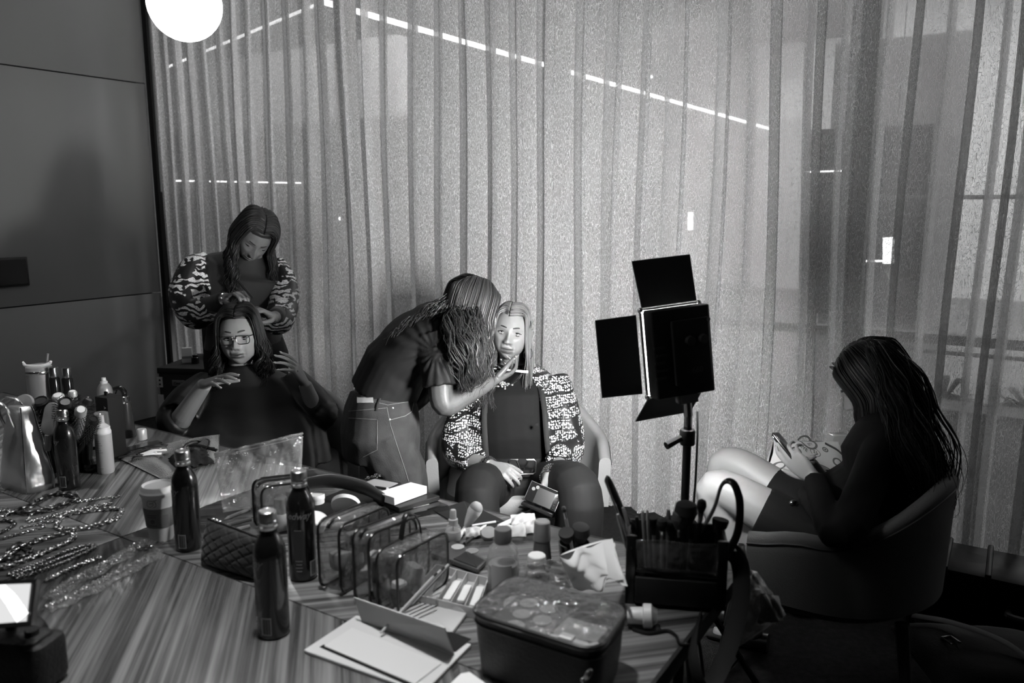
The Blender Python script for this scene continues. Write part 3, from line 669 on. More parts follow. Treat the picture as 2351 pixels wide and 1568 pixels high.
def hair(parent, off, M, c, sc, m, n=260, part=0.0, az=(38, 178), length=.30, wave=.012, freq=3.2, vol=1.14, flare=.25, seed=1, thick=.0055, ends=None, front_drop=None, grav=(0, 0, -1), cap=1.075, capfront=.045, side=(1, 1), straight=0., tuck=0., capdrop=-.045):
    """scalp cap plus many tapering wavy locks; azimuth 0 is the face, 180 the nape"""
    r = np.random.default_rng(seed); rx, ry, rz = HS['rx'], HS['ry'], HS['rz']; mb = MB(); tone = []; grav = np.asarray(grav, float); gl = M.T @ nrm(grav)
    # cap
    nu, nv = 48, 22; R = []
    for i in range(nv):
        q = []
        for j in range(nu):
            a = 2 * math.pi * j / nu - math.pi; ca = math.cos(a)
            lowz = capdrop - .05 * (ca < -.2) if ca < .35 else capfront + .035 * (ca - .35) + .0
            hz = lowz if ca < .2 else (lowz if ca >= .35 else lowz)
            blend = sstep(.05, .55, np.array(ca)); hz = (capdrop - .035 * sstep(.0, -.8, np.array(ca))) * (1 - blend) + capfront * blend + .012 * sstep(.6, 1., np.array(ca))
            t = i / (nv - 1); zz = 1.0 - t * (1 - hz / (rz * cap)); zz = np.clip(zz, -.98, 1); ck = cap - (cap - .92) * float(sstep(.68, 1., np.array(t))); rad = math.sqrt(max(0, 1 - zz * zz)) if t > 0 else 0.001
            yb = ry * ck * rad * ca; 
            if yb < 0: yb *= 1 - .25 * sstep(-.02, -.1, np.array(zz * rz))
            q.append((rx * ck * rad * math.sin(a) * 1.02, yb - .004 * (t < .85), rz * cap * zz))
        R.append(np.array(q))
    mb.loft(R, (True, False)); tone += [1.] * mb.n
    for i in range(int(n * 2.7)):
        thin = i > n * .9
        s = (-1 if r.random() < side[0] / (side[0] + side[1]) else 1); f = r.random() ** .9; a = D2R(az[0] + (az[1] - az[0]) * f)
        p0y = .078 - .158 * f + r.normal() * .004
        lay = r.random() if not thin else r.random() ** .6; k = cap + .012 + (vol - cap) * lay + (.012 if thin else 0)
        root = np.array([part + s * .002, p0y, 0]); kr = cap + .012 + .25 * (k - cap); root[2] = rz * kr * math.sqrt(max(.10, 1 - (p0y / (ry * kr)) ** 2)) - .002
        pts = [root]
        for t in (.30, .62, 1.0):                                     # over the skull to ear level
            el = math.pi / 2 * (1 - t * 1.02); x = s * rx * k * math.cos(el) * abs(math.sin(a)) ** .75; yy = ry * k * math.cos(el) * math.cos(a) * (1 if math.cos(a) < 0 else .82) + p0y * (1 - t) * .6; zz = rz * k * math.sin(el) - (.012 if t == 1. else 0)
            pts.append(np.array([x - tuck * s * .01 * t, yy, -.012 if t == 1. else min(zz, root[2] + (.004 if t < .5 else -.004))]))
        d = nrm(pts[-1] - pts[-2]); L = length * (r.uniform(.72, 1.05))
        if front_drop is not None and f < .3: L *= front_drop
        p = pts[-1].copy(); steps = 9; ph = 4 * math.sin(a * 3 + seed) + 2.2 * lay + r.normal() * .35; amp = wave * r.uniform(.6, 1.2); out = nrm(np.array([p[0], p[1] * .8, 0])); tang = nrm(np.cross(out, gl)); fl = flare * r.uniform(.4, 1.15); jit = r.normal(size=3) * .05
        for j in range(1, steps + 1):
            t = j / steps; dirv = nrm(gl + out * fl * (1 - t) ** 2 * .8 + d * .35 * (1 - t) ** 3 - out * .05 * t + jit * t); p = p + dirv * (L / steps)
            pts.append(p + out * amp * min(1, t * 2.5) * math.sin(freq * 6.28 * t * L / .3 + ph) + tang * amp * min(1, t * 2.5) * math.cos(freq * 6.28 * t * L / .3 + ph))
        th = thick * (r.uniform(.5, 1.0) if not thin else r.uniform(.16, .34)); n0 = mb.n
        pq = smooth_path(pts, 4); pq = np.vstack([pq[:16], pq[16::2], pq[-1:]]) if (len(pq) - 17) % 2 else np.vstack([pq[:16], pq[16::2]])
        if thin: mb.tube(pq, [th * .8, th, th * .9, th * .3], 3, cap=False)
        else: mb.tube(pq, [(th * .9, th * .4), (th * 1.2, th * .5), (th * 1.1, th * .5), (th * .3, th * .15)], 5)
        tone += [r.uniform(.45, 1.0) if not thin else r.uniform(.5, 1.7)] * (mb.n - n0)
    mb.xf(None, (0, 0, 0), lambda V: V * sc); mb.xf(M, c)
    if ends is not None: mb.xf(None, (0, 0, 0), ends)
    o = obj('hair', MB().add(np.vstack(mb.v) - off, mb.f), m, parent, ang=180); at = o.data.attributes.new('tone', 'FLOAT', 'POINT'); at.data.foreach_set('value', np.array(tone, np.float32)); return o
def locks(parent, off, paths, m, n=60, spread=.02, wave=.01, freq=4, thick=.005, seed=2, name='hair_lock'):
    """a tress of locks following a path of (point, spread)"""
    r = np.random.default_rng(seed); mb = MB(); tone = []
    for i in range(int(n * 3.4)):
        thin = i > n * .8
        base = paths[r.integers(len(paths))]; P = np.array([q for q, s in base], float); S = np.array([s for q, s in base]); o = r.normal(size=3) * (.85 if not thin else 1.0); P = P + np.outer(S, o); P = smooth_path(P, 4)
        t = np.linspace(0, 1, len(P)); ph = o[0] * 1.3 + r.normal() * .3; amp = wave * r.uniform(.6, 1.2)
        _, X, Y = frames(P); P = P + X * (amp * np.minimum(1, t * 3) * np.sin(freq * 6.28 * t + ph))[:, None] + Y * (amp * np.minimum(1, t * 3) * np.cos(freq * 6.28 * t + ph))[:, None]
        cut = int(len(P) * r.uniform(.75, 1)); P = P[:max(cut, 5)]; th = thick * (r.uniform(.5, 1.) if not thin else r.uniform(.16, .34)); n0 = mb.n
        if thin: mb.tube(P, [th, th, th * .3], 3, cap=False)
        else: mb.tube(P, [(th, th * .45), (th * 1.2, th * .5), (th * .3, th * .15)], 5)
        tone += [r.uniform(.45, 1.) if not thin else r.uniform(.5, 1.7)] * (mb.n - n0)
    o = obj(name, MB().add(np.vstack(mb.v) - off, mb.f), m, parent, ang=180); at = o.data.attributes.new('tone', 'FLOAT', 'POINT'); at.data.foreach_set('value', np.array(tone, np.float32)); return o
def print_mat(name, scale=38., lo=.012, hi=.62, th=.5, soft=.03):
    """bold monochrome scroll print"""
    m = bpy.data.materials.new(name); m.use_nodes = True; nt = m.node_tree; N = nt.nodes; L = nt.links; p = N['Principled BSDF']; p.inputs['Roughness'].default_value = .45
    tc = N.new('ShaderNodeTexCoord'); w = N.new('ShaderNodeTexWave'); w.wave_type = 'RINGS'; w.inputs['Scale'].default_value = scale * .32; w.inputs['Distortion'].default_value = 9; w.inputs['Detail'].default_value = 1.5; w.inputs['Detail Scale'].default_value = 1.3
    L.new(tc.outputs['Object'], w.inputs['Vector']); n = N.new('ShaderNodeTexNoise'); n.inputs['Scale'].default_value = scale * .35; L.new(tc.outputs['Object'], n.inputs['Vector'])
    v = N.new('ShaderNodeTexVoronoi'); v.inputs['Scale'].default_value = scale * 3.4; L.new(tc.outputs['Object'], v.inputs['Vector'])
    dots = N.new('ShaderNodeMapRange'); dots.inputs[1].default_value = .30; dots.inputs[2].default_value = .36; dots.inputs[3].default_value = .35; dots.inputs[4].default_value = 1; L.new(v.outputs['Distance'], dots.inputs[0])
    a = N.new('ShaderNodeMapRange'); a.inputs[1].default_value = th - soft; a.inputs[2].default_value = th + soft; L.new(w.outputs['Fac'], a.inputs[0])
    b = N.new('ShaderNodeMapRange'); b.inputs[1].default_value = .44; b.inputs[2].default_value = .47; L.new(n.outputs['Fac'], b.inputs[0])
    m1 = N.new('ShaderNodeMath'); m1.operation = 'MULTIPLY'; L.new(a.outputs[0], m1.inputs[0]); L.new(b.outputs[0], m1.inputs[1])
    m2 = N.new('ShaderNodeMath'); m2.operation = 'MULTIPLY'; L.new(m1.outputs[0], m2.inputs[0]); L.new(dots.outputs[0], m2.inputs[1])
    c = N.new('ShaderNodeMapRange'); c.inputs[3].default_value = lo; c.inputs[4].default_value = hi; L.new(m2.outputs[0], c.inputs[0]); L.new(c.outputs[0], p.inputs['Base Color']); return m
def sequin_mat():
    """rows of pale sequins on black, gathered in swirling bands"""
    m = bpy.data.materials.new('sequin_knit'); m.use_nodes = True; nt = m.node_tree; N = nt.nodes; L = nt.links; p = N['Principled BSDF']
    tc = N.new('ShaderNodeTexCoord'); v = N.new('ShaderNodeTexVoronoi'); v.inputs['Scale'].default_value = 112; v.inputs['Randomness'].default_value = .55; L.new(tc.outputs['Object'], v.inputs['Vector'])
    d = N.new('ShaderNodeMapRange'); d.inputs[1].default_value = .50; d.inputs[2].default_value = .42; L.new(v.outputs['Distance'], d.inputs[0])
    w = N.new('ShaderNodeTexNoise'); w.inputs['Scale'].default_value = 11; w.inputs['Detail'].default_value = 0; w.inputs['Distortion'].default_value = 1.2; L.new(tc.outputs['Object'], w.inputs['Vector'])
    w2 = N.new('ShaderNodeTexWave'); w2.wave_type = 'RINGS'; w2.inputs['Scale'].default_value = 6.5; w2.inputs['Distortion'].default_value = 5; w2.inputs['Detail'].default_value = 0; w2.inputs['Detail Scale'].default_value = 1; L.new(tc.outputs['Object'], w2.inputs['Vector'])
    a1 = N.new('ShaderNodeMapRange'); a1.inputs[1].default_value = .63; a1.inputs[2].default_value = .60; L.new(w.outputs['Fac'], a1.inputs[0]); a2 = N.new('ShaderNodeMapRange'); a2.inputs[1].default_value = .05; a2.inputs[2].default_value = .08; L.new(w2.outputs['Fac'], a2.inputs[0])
    a = N.new('ShaderNodeMath'); a.operation = 'MULTIPLY'; L.new(a1.outputs[0], a.inputs[0]); L.new(a2.outputs[0], a.inputs[1])
    mm = N.new('ShaderNodeMath'); mm.operation = 'MULTIPLY'; L.new(d.outputs[0], mm.inputs[0]); L.new(a.outputs[0], mm.inputs[1])
    c = N.new('ShaderNodeMapRange'); c.inputs[3].default_value = .012; c.inputs[4].default_value = .78; L.new(mm.outputs[0], c.inputs[0]); L.new(c.outputs[0], p.inputs['Base Color'])
    p.inputs['Roughness'].default_value = .35; b = N.new('ShaderNodeBump'); b.inputs['Strength'].default_value = .6; b.inputs['Distance'].default_value = .004; L.new(mm.outputs[0], b.inputs['Height']); L.new(b.outputs[0], p.inputs['Normal']); return m
SKIN = lambda n, b, r=.42: mat('skin_' + n, b, r, attr='tone', bump=.08, bscale=300, spec=.4)
# ------------------------------------------------ chairs
def tub_chair_parts(t, shell_m, leg_m):
    """tub armchair; local y is the way it faces, z up from the floor"""
    n = 41; G = []; ths = np.linspace(-1, 1, n)
    def pathpt(u, infl, z):
        # u -1..1: right arm front -> back -> left arm front
        a = u * math.pi * .62; rx, ry = .325 + infl, .30 + infl; fl = 1 + .10 * (z - .42)
        x = math.sin(a) * rx * fl; y = -math.cos(a) * ry * fl
        if abs(u) > .80: k = (abs(u) - .80) / .2; y0 = -math.cos(math.copysign(.80 * math.pi * .62, u)) * ry * fl; y = y0 + .20 * k; x = math.copysign(math.sin(.80 * math.pi * .62) * rx * fl - .012 * k, u)
        return x, y
    def top(u): return .64 + .15 * (1 - sstep(.15, .80, np.array(abs(u)))) - .03 * sstep(.85, 1., np.array(abs(u)))
    rings = []
    for u in ths:
        zt, zb, th = float(top(u)), .40, .022; q = []
        prof = []
        for k in range(6): prof.append((th, zb + (zt - th - zb) * k / 5))
        for k in range(1, 6): an = math.pi * k / 6; prof.append((th * math.cos(an), zt - th + th * math.sin(an)))
        for k in range(6): prof.append((-th, zt - th - (zt - th - zb) * k / 5))
        for o, z in prof: x, y = pathpt(u, o, z); q.append((x, y, z))
        rings.append(np.array(q))
    obj('shell', MB().loft(rings), shell_m, t, ang=60)
    # bottom pan that rounds into the shell
    pan = []
    for z, k in ((.33, .72), (.345, .86), (.37, .96), (.405, 1.0), (.43, 1.0)): pan.append(np.array([(pathpt(u, 0, z)[0] * k, pathpt(u, 0, z)[1] * k if True else 0, z) for u in ths]))
    obj('seat_pan', MB().loft(pan), shell_m, t, ang=60)
    obj('seat_cushion', MB().rbox((0, .03, .435), (.55, .54, .09), .12, .03, n=8), shell_m, t)
    sm = MB()
    for du in (-.0,):
        sm.tube([(*pathpt(u, .024, float(top(u)) - .03), float(top(u)) - .03) for u in ths], .0025, 6)
    obj('seam', sm, mat('seam_dark', .05, .6), t)
    for sx in (-1, 1):
        for sy in (-.22, .24): obj('leg', MB().tube([(sx * .20, sy, .35), (sx * .25, sy * 1.2, .0)], [.02, .012], 10), leg_m, t)
def build_chairs():
    leg = mat('chair_leg', .02, .5); pale = mat('pale_vinyl', .25, .42, bump=.1, bscale=180)
    c = thing('tub_chair', 'pale vinyl tub armchair holding the woman in the sequinned jacket', 'chair', T(1188, 1050, .45)[:2].tolist() + [0]); 
    p4 = W(1188, 1010, 3.42); face = nrm((0.02, -1, 0)); c.location = (p4[0], p4[1], 0); c.rotation_euler = (0, 0, math.atan2(face[1], face[0]) - math.pi / 2); tub_chair_parts(c, pale, leg)
    c.scale = (1.10, 1.05, 1.0); p2 = W(622, 1000, 3.55); dup(c, (p2[0], p2[1], 0), math.atan2(-1, .25) - math.pi / 2, 'pale tub armchair under the seated woman in the black cape')
    ch = thing('tub_chair', 'dark grey tub armchair seen from behind under the woman with the phone', 'chair', (0, 0, 0)); tub_chair_parts(ch, mat('grey_wool', .11, .8, bump=.15, bscale=260), leg)
    ch.scale = (1.08, 1.08, 1.0); ch.location = (1.09, 2.57, 0); ch.rotation_euler = (0, 0, math.atan2(.46, -.88) - math.pi / 2)
# ------------------------------------------------ the seated woman in the sequinned jacket
def build_main_woman():
    d0 = 3.22; P = lambda x, y, d=d0: W(x, y, d)
    hipc = P(1192, 1098, 3.32); off = np.array([hipc[0], hipc[1], 0]); t = thing('person', 'seated woman with long fair hair in a sequinned black and white jacket and wide belt', 'person', off)
    hc = P(1174, 762, 3.26); fwd = nrm((-.10, -1, .06)); M = head_frame(fwd, (0, 0, 1), D2R(-8)); sc = 1.0
    skin = SKIN('warm', .20); hd, tn = head_mb(M, hc, sc, .36, .92, mouth_open=.6, full=1.06)
    rt = np.array([1, 0, 0.]); 
    pel, wst, chs, shd, nk = P(1192, 1110, 3.32), P(1190, 1045, 3.34), P(1182, 950, 3.34), P(1180, 880, 3.36), P(1178, 842, 3.36)
    hid = MB(); torso(hid, [(pel - Z * .06, rt, .19, .14), (pel, rt, .20, .15), (wst, rt, .165, .12), (chs, rt, .175, .125), (shd, rt, .18, .095), (nk, rt, .075, .065)])
    hid.tube([nk - Z * .03, P(1177, 820, 3.34), hc + M @ [0, -.03, -.06]], [.065, .055, .056], 16, 3)
    shL, elL, wrL = P(1078, 890, 3.36), P(1052, 1035, 3.22), P(1126, 1070, 3.04)      # image-left arm
    shR, elR, wrR = P(1284, 880, 3.36), P(1304, 1030, 3.24), P(1258, 1098, 2.98)
    kL, kR = P(1095, 1140, 2.86), P(1330, 1132, 2.86); hL, hR = pel + rt * -.10, pel + rt * .10
    fL, fR = np.array([kL[0] + .02, kL[1] + .05, .03]), np.array([kR[0] - .02, kR[1] + .05, .03])
    for h, k, f in ((hL, kL, fL), (hR, kR, fR)): hid.tube([h, k, f + Z * .06], [.085, .062, .04], 14, 5); hid.tube([f + Z * .05 - np.array([0, -.05, 0]), f + np.array([0, -.14, 0])], [.04, .03], 10, 3)
    arms = MB(); arms.tube([shL, elL, wrL], [.055, .043, .0265], 14, 6); arms.tube([shR, elR, wrR], [.055, .043, .0265], 14, 6)
    tl = hand_mb(arms, wrL, P(1156, 1086, 2.98) - wrL, np.array([.5, .3, -.8]), thumb=1, curl=((.7, .9, .6), (.8, .95, .6), (.9, 1., .6), (1., 1., .6)), sc=.98, tout=.45, tcurl=.5)
    tr_ = hand_mb(arms, wrR, P(1240, 1150, 2.92) - wrR, np.array([-.55, -.25, -.3]), thumb=1, curl=((.35, .5, .3), (.4, .55, .35), (.45, .6, .4), (.5, .65, .4)), sc=1.0, tout=.6, tcurl=.2)
    body(t, off, [(hid, .010), (arms, .0034)], hd, tn, skin)
    nails(t, tl + tr_, off, mat('nail_pale', .42, .25, coat=.3))
    face_parts(t, M, hc, sc, off, open_=1.15, gaze=(.25, .0), browt=.02, browth=.0032, teeth=True)
    # hair: fair, centre parted, straight, over the shoulders
    hm = hair_mat('hair_fair', .14, .34); hair(t, off, M, hc, sc, hm, 330, .012, (46, 178), .225, .004, 1.5, 1.15, .20, 3, .0055, cap=1.05, capfront=.060)
    # hair clips
    cm = mat('clip_metal', .7, .25, .8)
    for px, py in ((1137, 736), (1221, 746)):
        p = P(px, py, 3.19); cb = MB()
        for k in range(5): cb.ball(p - off + np.array([.0015 * k * (1 if px > 1180 else 0), -.004, .006 * k - .012]), .004, 8)
        obj('hair_clip', cb, cm, t)
    for k, (px, py, rr) in enumerate(((1216, 812, .021), (1208, 815, .017))): obj('hoop_earring', MB().tube([P(px, py, 3.235) - off + np.array([rr * .55 * math.cos(a), .006 * k, rr * math.sin(a)]) for a in np.linspace(0, 6.283, 22)], .0014, 6), mat('gold_grey', .6, .2, 1.), t)
    # black top
    top = MB(); torso(top, [(wst - Z * .05, rt, .178, .135), (wst, rt, .180, .135), (P(1186, 1000, 3.33), rt, .186, .142), (chs, rt, .188, .145), (P(1181, 912, 3.34), rt, .186, .128), (shd + Z * .01, rt, .17, .10), (nk, rt, .085, .075), (nk + Z * .018, rt, .066, .062)])
    cloth(t, 'top', top, mat('black_jersey', .006, .8, bump=.05, bscale=400, spec=.2), off, .007, .003, 22, 4)
    # trousers
    tro = MB(); torso(tro, [(pel - Z * .09, rt, .20, .15), (pel, rt, .215, .165), (wst + Z * -.02, rt, .185, .14)])
    for h, k, f in ((hL, kL, fL), (hR, kR, fR)): tro.tube([h, (h + k) / 2 + Z * .012, k, (k + f) / 2, f + Z * .03], [.10, .098, .083, .095, .10], 18, 5)
    cloth(t, 'trousers', tro, mat('black_trouser', .008, .75, spec=.25), off, .008, .006, 16, 8)
    # jacket: open-front shell from the shoulders to below the hips, and two sleeves
    def arc(c, hw, hd_, gap, th, ax, n=34):
        a = np.linspace(-math.pi / 2 + gap, 1.5 * math.pi - gap, n); ca = np.sign(np.cos(a)) * np.abs(np.cos(a)) ** .80; sa = np.sign(np.sin(a)) * np.abs(np.sin(a)) ** .80; o = np.asarray(c) + np.outer(ca * hw, ax) + np.outer(sa * hd_, (0, 1, 0)); i = np.asarray(c) + np.outer(ca * (hw - th), ax) + np.outer(sa * (hd_ - th), (0, 1, 0))
        return np.vstack([o, i[::-1]])
    jk = MB(); jk.loft([arc(pel - Z * .02, .255, .215, .62, .018, rt), arc(wst, .228, .195, .58, .018, rt), arc(P(1186, 1000, 3.33), .222, .192, .54, .018, rt), arc(chs, .220, .190, .50, .018, rt), arc(P(1181, 912, 3.345), .215, .178, .46, .018, rt), arc(shd + Z * .0, .200, .145, .44, .018, rt), arc((shd + nk) / 2 + Z * .018, .140, .115, .50, .016, rt), arc(nk + Z * .014, .090, .090, .62, .014, rt)])
    cuL, cuR = P(1092, 1058, 3.12), P(1282, 1062, 3.12)
    jk.tube([shL + np.array([.03, 0, .015]), (shL + elL) / 2 + np.array([-.006, 0, 0]), elL + np.array([-.004, 0, .005]), cuL], [.074, .070, .066, .056], 18, 6)
    jk.tube([shR + np.array([-.03, 0, .015]), (shR + elR) / 2 + np.array([.004, 0, 0]), elR + np.array([.004, 0, .005]), cuR], [.074, .070, .066, .058], 18, 6)
    cloth(t, 'jacket', jk, sequin_mat(), off, .0065, .004, 20, 5, 3)
    br = MB()
    for s, g in ((-1, .5), (1, .5)):
        pts = []
        for c, hw, hd_ in ((pel - Z * .02, .255, .215), (wst, .228, .195), (P(1186, 1000, 3.33), .222, .192), (chs, .220, .190), (P(1181, 912, 3.345), .215, .178), (shd, .200, .145)):
            a = -math.pi / 2 + s * .50; pts.append(c + rt * math.copysign(abs(math.cos(a)) ** .8, math.cos(a)) * hw + np.array([0, -abs(math.sin(a)) ** .8 * hd_ - .002, 0]) - off)
        br.tube(pts, [(.011, .004)] * 6, 8, 4, up=(0, 1, 0))
    obj('jacket_edging', br, mat('black_knit', .012, .8), t)
    bt = MB().lathe([(.0, 0), (.0075, 0), (.0075, .004), (0, .005)], 12, P(1232, 975, 3.14) - off, RX(D2R(90))); obj('jacket_button', bt, mat('button', .02, .25), t)
    # belt, buckle with a V
    obj('belt', MB().loft([ring(wst - Z * .048 - off, rt, (0, 1, 0), .205, .182, 30, 2.4), ring(wst - Z * .004 - off, rt, (0, 1, 0), .203, .180, 30, 2.4)]), mat('belt_leather', .012, .4), t)
    bc = P(1199, 1070, 3.125); bm = mat('buckle_metal', .62, .25, 1.); bk = MB(); w_, h_ = .053, .030
    M_ = np.column_stack([rt, [0, -1, 0], Z])
    ol = [(-w_ * .30, h_), (-w_ * .85, h_), (-w_, h_ * .8), (-w_ * .95, -h_ * .8), (-w_ * .75, -h_), (w_ * .8, -h_ * .92), (w_, -h_ * .7), (w_ * .98, h_ * .8), (w_ * .85, h_), (w_ * .30, h_)]
    bk.tube([bc - off + rt * x + Z * z + np.array([0, -.012, 0]) for x, z in ol], .0042, 8)
    bk.tube([bc - off + rt * x + Z * z + np.array([0, -.013, 0]) for x, z in ((-w_ * .42, h_ * .9), (0, -h_ * .9), (w_ * .42, h_ * .9))], .0040, 8)
    bb = obj('buckle', bk, bm, t)
    # collar necklace with a flower pendant, bracelets
    ck = P(1178, 852, 3.24); nkp = [P(1141, 845, 3.28), P(1143, 868, 3.20), P(1158, 884, 3.165), P(1178, 880, 3.165), P(1196, 862, 3.19), P(1203, 842, 3.27)]
    obj('necklace', MB().tube([q - off for q in nkp], .0042, 10, 6), mat('silver', .75, .15, 1.), t)
    fb = MB(); r = np.random.default_rng(3); pc = P(1155, 882, 3.15) - off
    for k in range(26): fb.ball(pc + r.normal(size=3) * [.011, .004, .009], .0042, 6)
    obj('pendant', fb, mat('crystal', .8, .12, .6), t)
    def bangle(w_pos, dirv, r0, m, th=.003, n=26, beads=True):
        _, X, Y = frames(np.array([w_pos, w_pos + dirv])); mb = MB()
        for a in np.linspace(0, 6.283, n, endpoint=False): mb.ball(w_pos - off + (X[0] * math.cos(a) + Y[0] * math.sin(a)) * r0, th * 1.25, 6)
        mb.tube([w_pos - off + (X[0] * math.cos(a) + Y[0] * math.sin(a)) * r0 for a in np.linspace(0, 6.283, 25)], th * .8, 6); obj('bracelet', mb, m, t)
    sm = mat('silver'); dl = nrm(wrL - elL); dr = nrm(wrR - elR)
    bangle(wrL - dl * .004, dl, .030, sm, .0042); bangle(wrL - dl * .018, dl, .032, sm, .0035)
    for k, q in enumerate((.0, .022, .036, .052)): bangle(wrR - dr * q, dr + np.array([.1 * (k % 2), 0, 0]), .031 + .001 * k, sm, .0032)
    shoe = mat('black_leather', .012, .35)
    for f in (fL, fR): obj('shoe', MB().tube([f - off + np.array([0, .06, .015]), f - off + np.array([0, 0, .02]), f - off + np.array([0, -.15, .005])], [(.04, .035), (.043, .04), (.03, .02)], 12, 4), shoe, t)
    # the folded mirror palette in her hand
    cp = P(1241, 1146, 2.86); x = nrm(P(1288, 1140, 2.86) - P(1222, 1112, 2.88)); dn = nrm(P(1206, 1148, 2.86) - P(1224, 1112, 2.88)); n_ = np.cross(x, dn); M_ = np.column_stack([x, -dn, -n_ if (-n_) @ np.array([0, -1, 0]) > 0 else n_])
    cp = P(1247, 1140, 2.84)
    k = thing('compact_mirror', 'open black palette with a mirror lid held by the seated woman over her knee', 'mirror', cp, M=M_)
    obj('lid', MB().rbox((0, 0, 0), (.118, .072, .006), .006, .002), mat('gloss_black', .01, .1, coat=.5), k)
    obj('mirror', MB().box((.006, -.004, .0035), (.066, .058, .001)), mat('mirror_glass', .4, .15, 1.), k, smooth=False)
    for x0, y0 in ((-.042, .012), (-.030, .022)): obj('pan', MB().lathe([(.0065, 0), (.0065, .0015), (0, .0015)], 14, (x0, y0, .003)), mat('pan_dim', .10, .5), k)
    rb = MB()
    for q in range(6): rb.ball((.048, -.026 + q * .010, .0035), .0016, 6)
    obj('rivets', rb, CHROME(), k); obj('base', MB().rbox((.0, -.052, .02), (.118, .010, .050), .004, .002, RX(.35)), mat('gloss_black'), k)
    eb = MB().tube([(-.059, -.036, .004), (-.059, .036, .004), (.059, .036, .004), (.059, -.036, .004)], .0014, 6); obj('rim', eb, CHROME(), k)
# ------------------------------------------------ the make-up artist bending over
def build_artist():
    d0 = 3.02; P = lambda x, y, d=d0: W(x, y, d)
    pel = P(872, 985, 3.06); off = np.array([pel[0], pel[1], 0]); t = thing('person', 'make-up artist with long dark wavy hair, black tee and jeans, bending over', 'person', off)
    hc = P(1082, 712, 3.0); fwd = nrm((.80, .52, -.28)); M = head_frame(fwd, (.15, 0, 1), 0.)
    skin = SKIN('brown', .085); hd, tn = head_mb(M, hc, 1.0, .6)
    # spine from pelvis to neck, bent forward to the right
    wst, mid, chs, shc, nk = P(880, 900, 3.06), P(908, 842, 3.05), P(952, 788, 3.04), P(1002, 752, 3.02), P(1040, 732, 3.0)
    lat = nrm((.35, -.94, 0))                                    # towards the camera: her right side
    hid = MB(); torso(hid, [(pel - Z * .10, lat, .15, .12), (pel, lat, .17, .125), (wst, lat, .135, .105), (mid, lat, .14, .105), (chs, lat, .165, .11), (shc, lat, .15, .085), (nk, lat, .07, .06)])
    hid.tube([shc + (nk - shc) * .4, nk, hc + M @ [0, -.03, -.05]], [.06, .053, .055], 14, 3)
    fN, fF = np.array([pel[0] - .02, pel[1] - .10, .02]), np.array([pel[0] + .08, pel[1] + .12, .02])
    hN, hF = pel + lat * .085 - Z * .02, pel - lat * .085 - Z * .02; kN, kF = P(918, 1100, 2.98), P(930, 1095, 3.16)
    for h, k, f in ((hN, kN, fN), (hF, kF, fF)): hid.tube([h, k, f + Z * .06], [.085, .058, .038], 14, 5); hid.tube([f + Z * .05, f + nrm([.8, .4, 0]) * .16], [.04, .03], 10, 3)
    sh, el, wr = P(1003, 800, 2.90), P(1020, 930, 2.88), P(1129, 877, 3.0)
    sh2, el2, wr2 = shc - lat * .16, P(985, 880, 3.22), P(925, 955, 3.24)
    arms = MB(); arms.tube([sh, (sh + el) / 2, el, (el + wr) / 2, wr], [.052, .050, .042, .037, .0255], 16, 6); arms.tube([sh2, el2, wr2], [.05, .042, .026], 12, 5)
    tips = hand_mb(arms, wr, P(1164, 862, 3.07) - wr, np.array([-.05, .55, .75]), thumb=1, curl=((.35, .6, .35), (.5, .8, .5), (.6, .9, .5), (.7, .9, .5)), sc=.97, tout=.6, tcurl=.45)
    hand_mb(arms, wr2, np.array([-.6, .1, -.6]), np.array([0, -.9, .1]), thumb=1, curl=((.5, .6, .4),) * 4, sc=.95)
    body(t, off, [(hid, .010), (arms, .0036)], hd, tn, skin); nails(t, tips, off, mat('nail_pale'))
    face_parts(t, M, hc, 1.0, off, .6)
    # tee
    tee = MB(); torso(tee, [(wst - (mid - wst) * .15, lat, .158, .122), (wst + (mid - wst) * .35, lat, .156, .124), (mid, lat, .160, .124), (chs, lat, .180, .112), (shc, lat, .172, .092), (nk - (nk - shc) * .15, lat, .078, .068)])
    tee.tube([sh + np.array([-.03, .03, .03]), sh + (el - sh) * .30, sh + (el - sh) * .66], [.072, .070, .073], 18, 5); tee.tube([sh2, sh2 + (el2 - sh2) * .6], [.07, .07], 14, 4)
    fold = wrinkle(.0035, 22, 12)
    ad = nrm(P(1010, 850, 2.9) - P(860, 760, 3.05))
    def teefn(V, Nn):                                             # long folds running from the back to the armpit
        q = (V - sh) ; r = np.linalg.norm(q, axis=1); ang = np.arctan2(q[:, 2], q[:, 0]); return fold(V, Nn) * .6 + .0026 * np.sin(ang * 17 + r * 9) * np.clip(1.2 - r * 2.4, 0, 1) * (r > .05)
    cloth(t, 'tee', tee, mat('black_tee', .009, .7, spec=.3), off, .0055, 0, fn=teefn, smooth=3)
    # jeans
    jn = MB(); torso(jn, [(pel - Z * .10, lat, .165, .145), (pel - Z * .02, lat, .185, .150), (P(876, 940, 3.06), lat, .178, .138), (wst - (mid - wst) * .05, lat, .152, .120)])
    for h, k, f in ((hN, kN, fN), (hF, kF, fF)): jn.tube([h, (h + k) / 2, k, (k + f) / 2, f + Z * .04], [.112, .105, .088, .082, .082], 18, 5)
    dn = mat('dark_denim', .035, .85, bump=.2, bscale=320, var=.45, vscale=14); cloth(t, 'jeans', jn, dn, off, .0065, .004, 20, 9)
    # jeans details ride just proud of the cloth: patch, rivets, stitched pocket and belt loop; found by aiming at the jeans
    jo = [c for c in t.children if c.name.startswith('jeans')][0]
    bpy.context.view_layer.update(); dg = bpy.context.evaluated_depsgraph_get(); inv = jo.matrix_world.inverted()
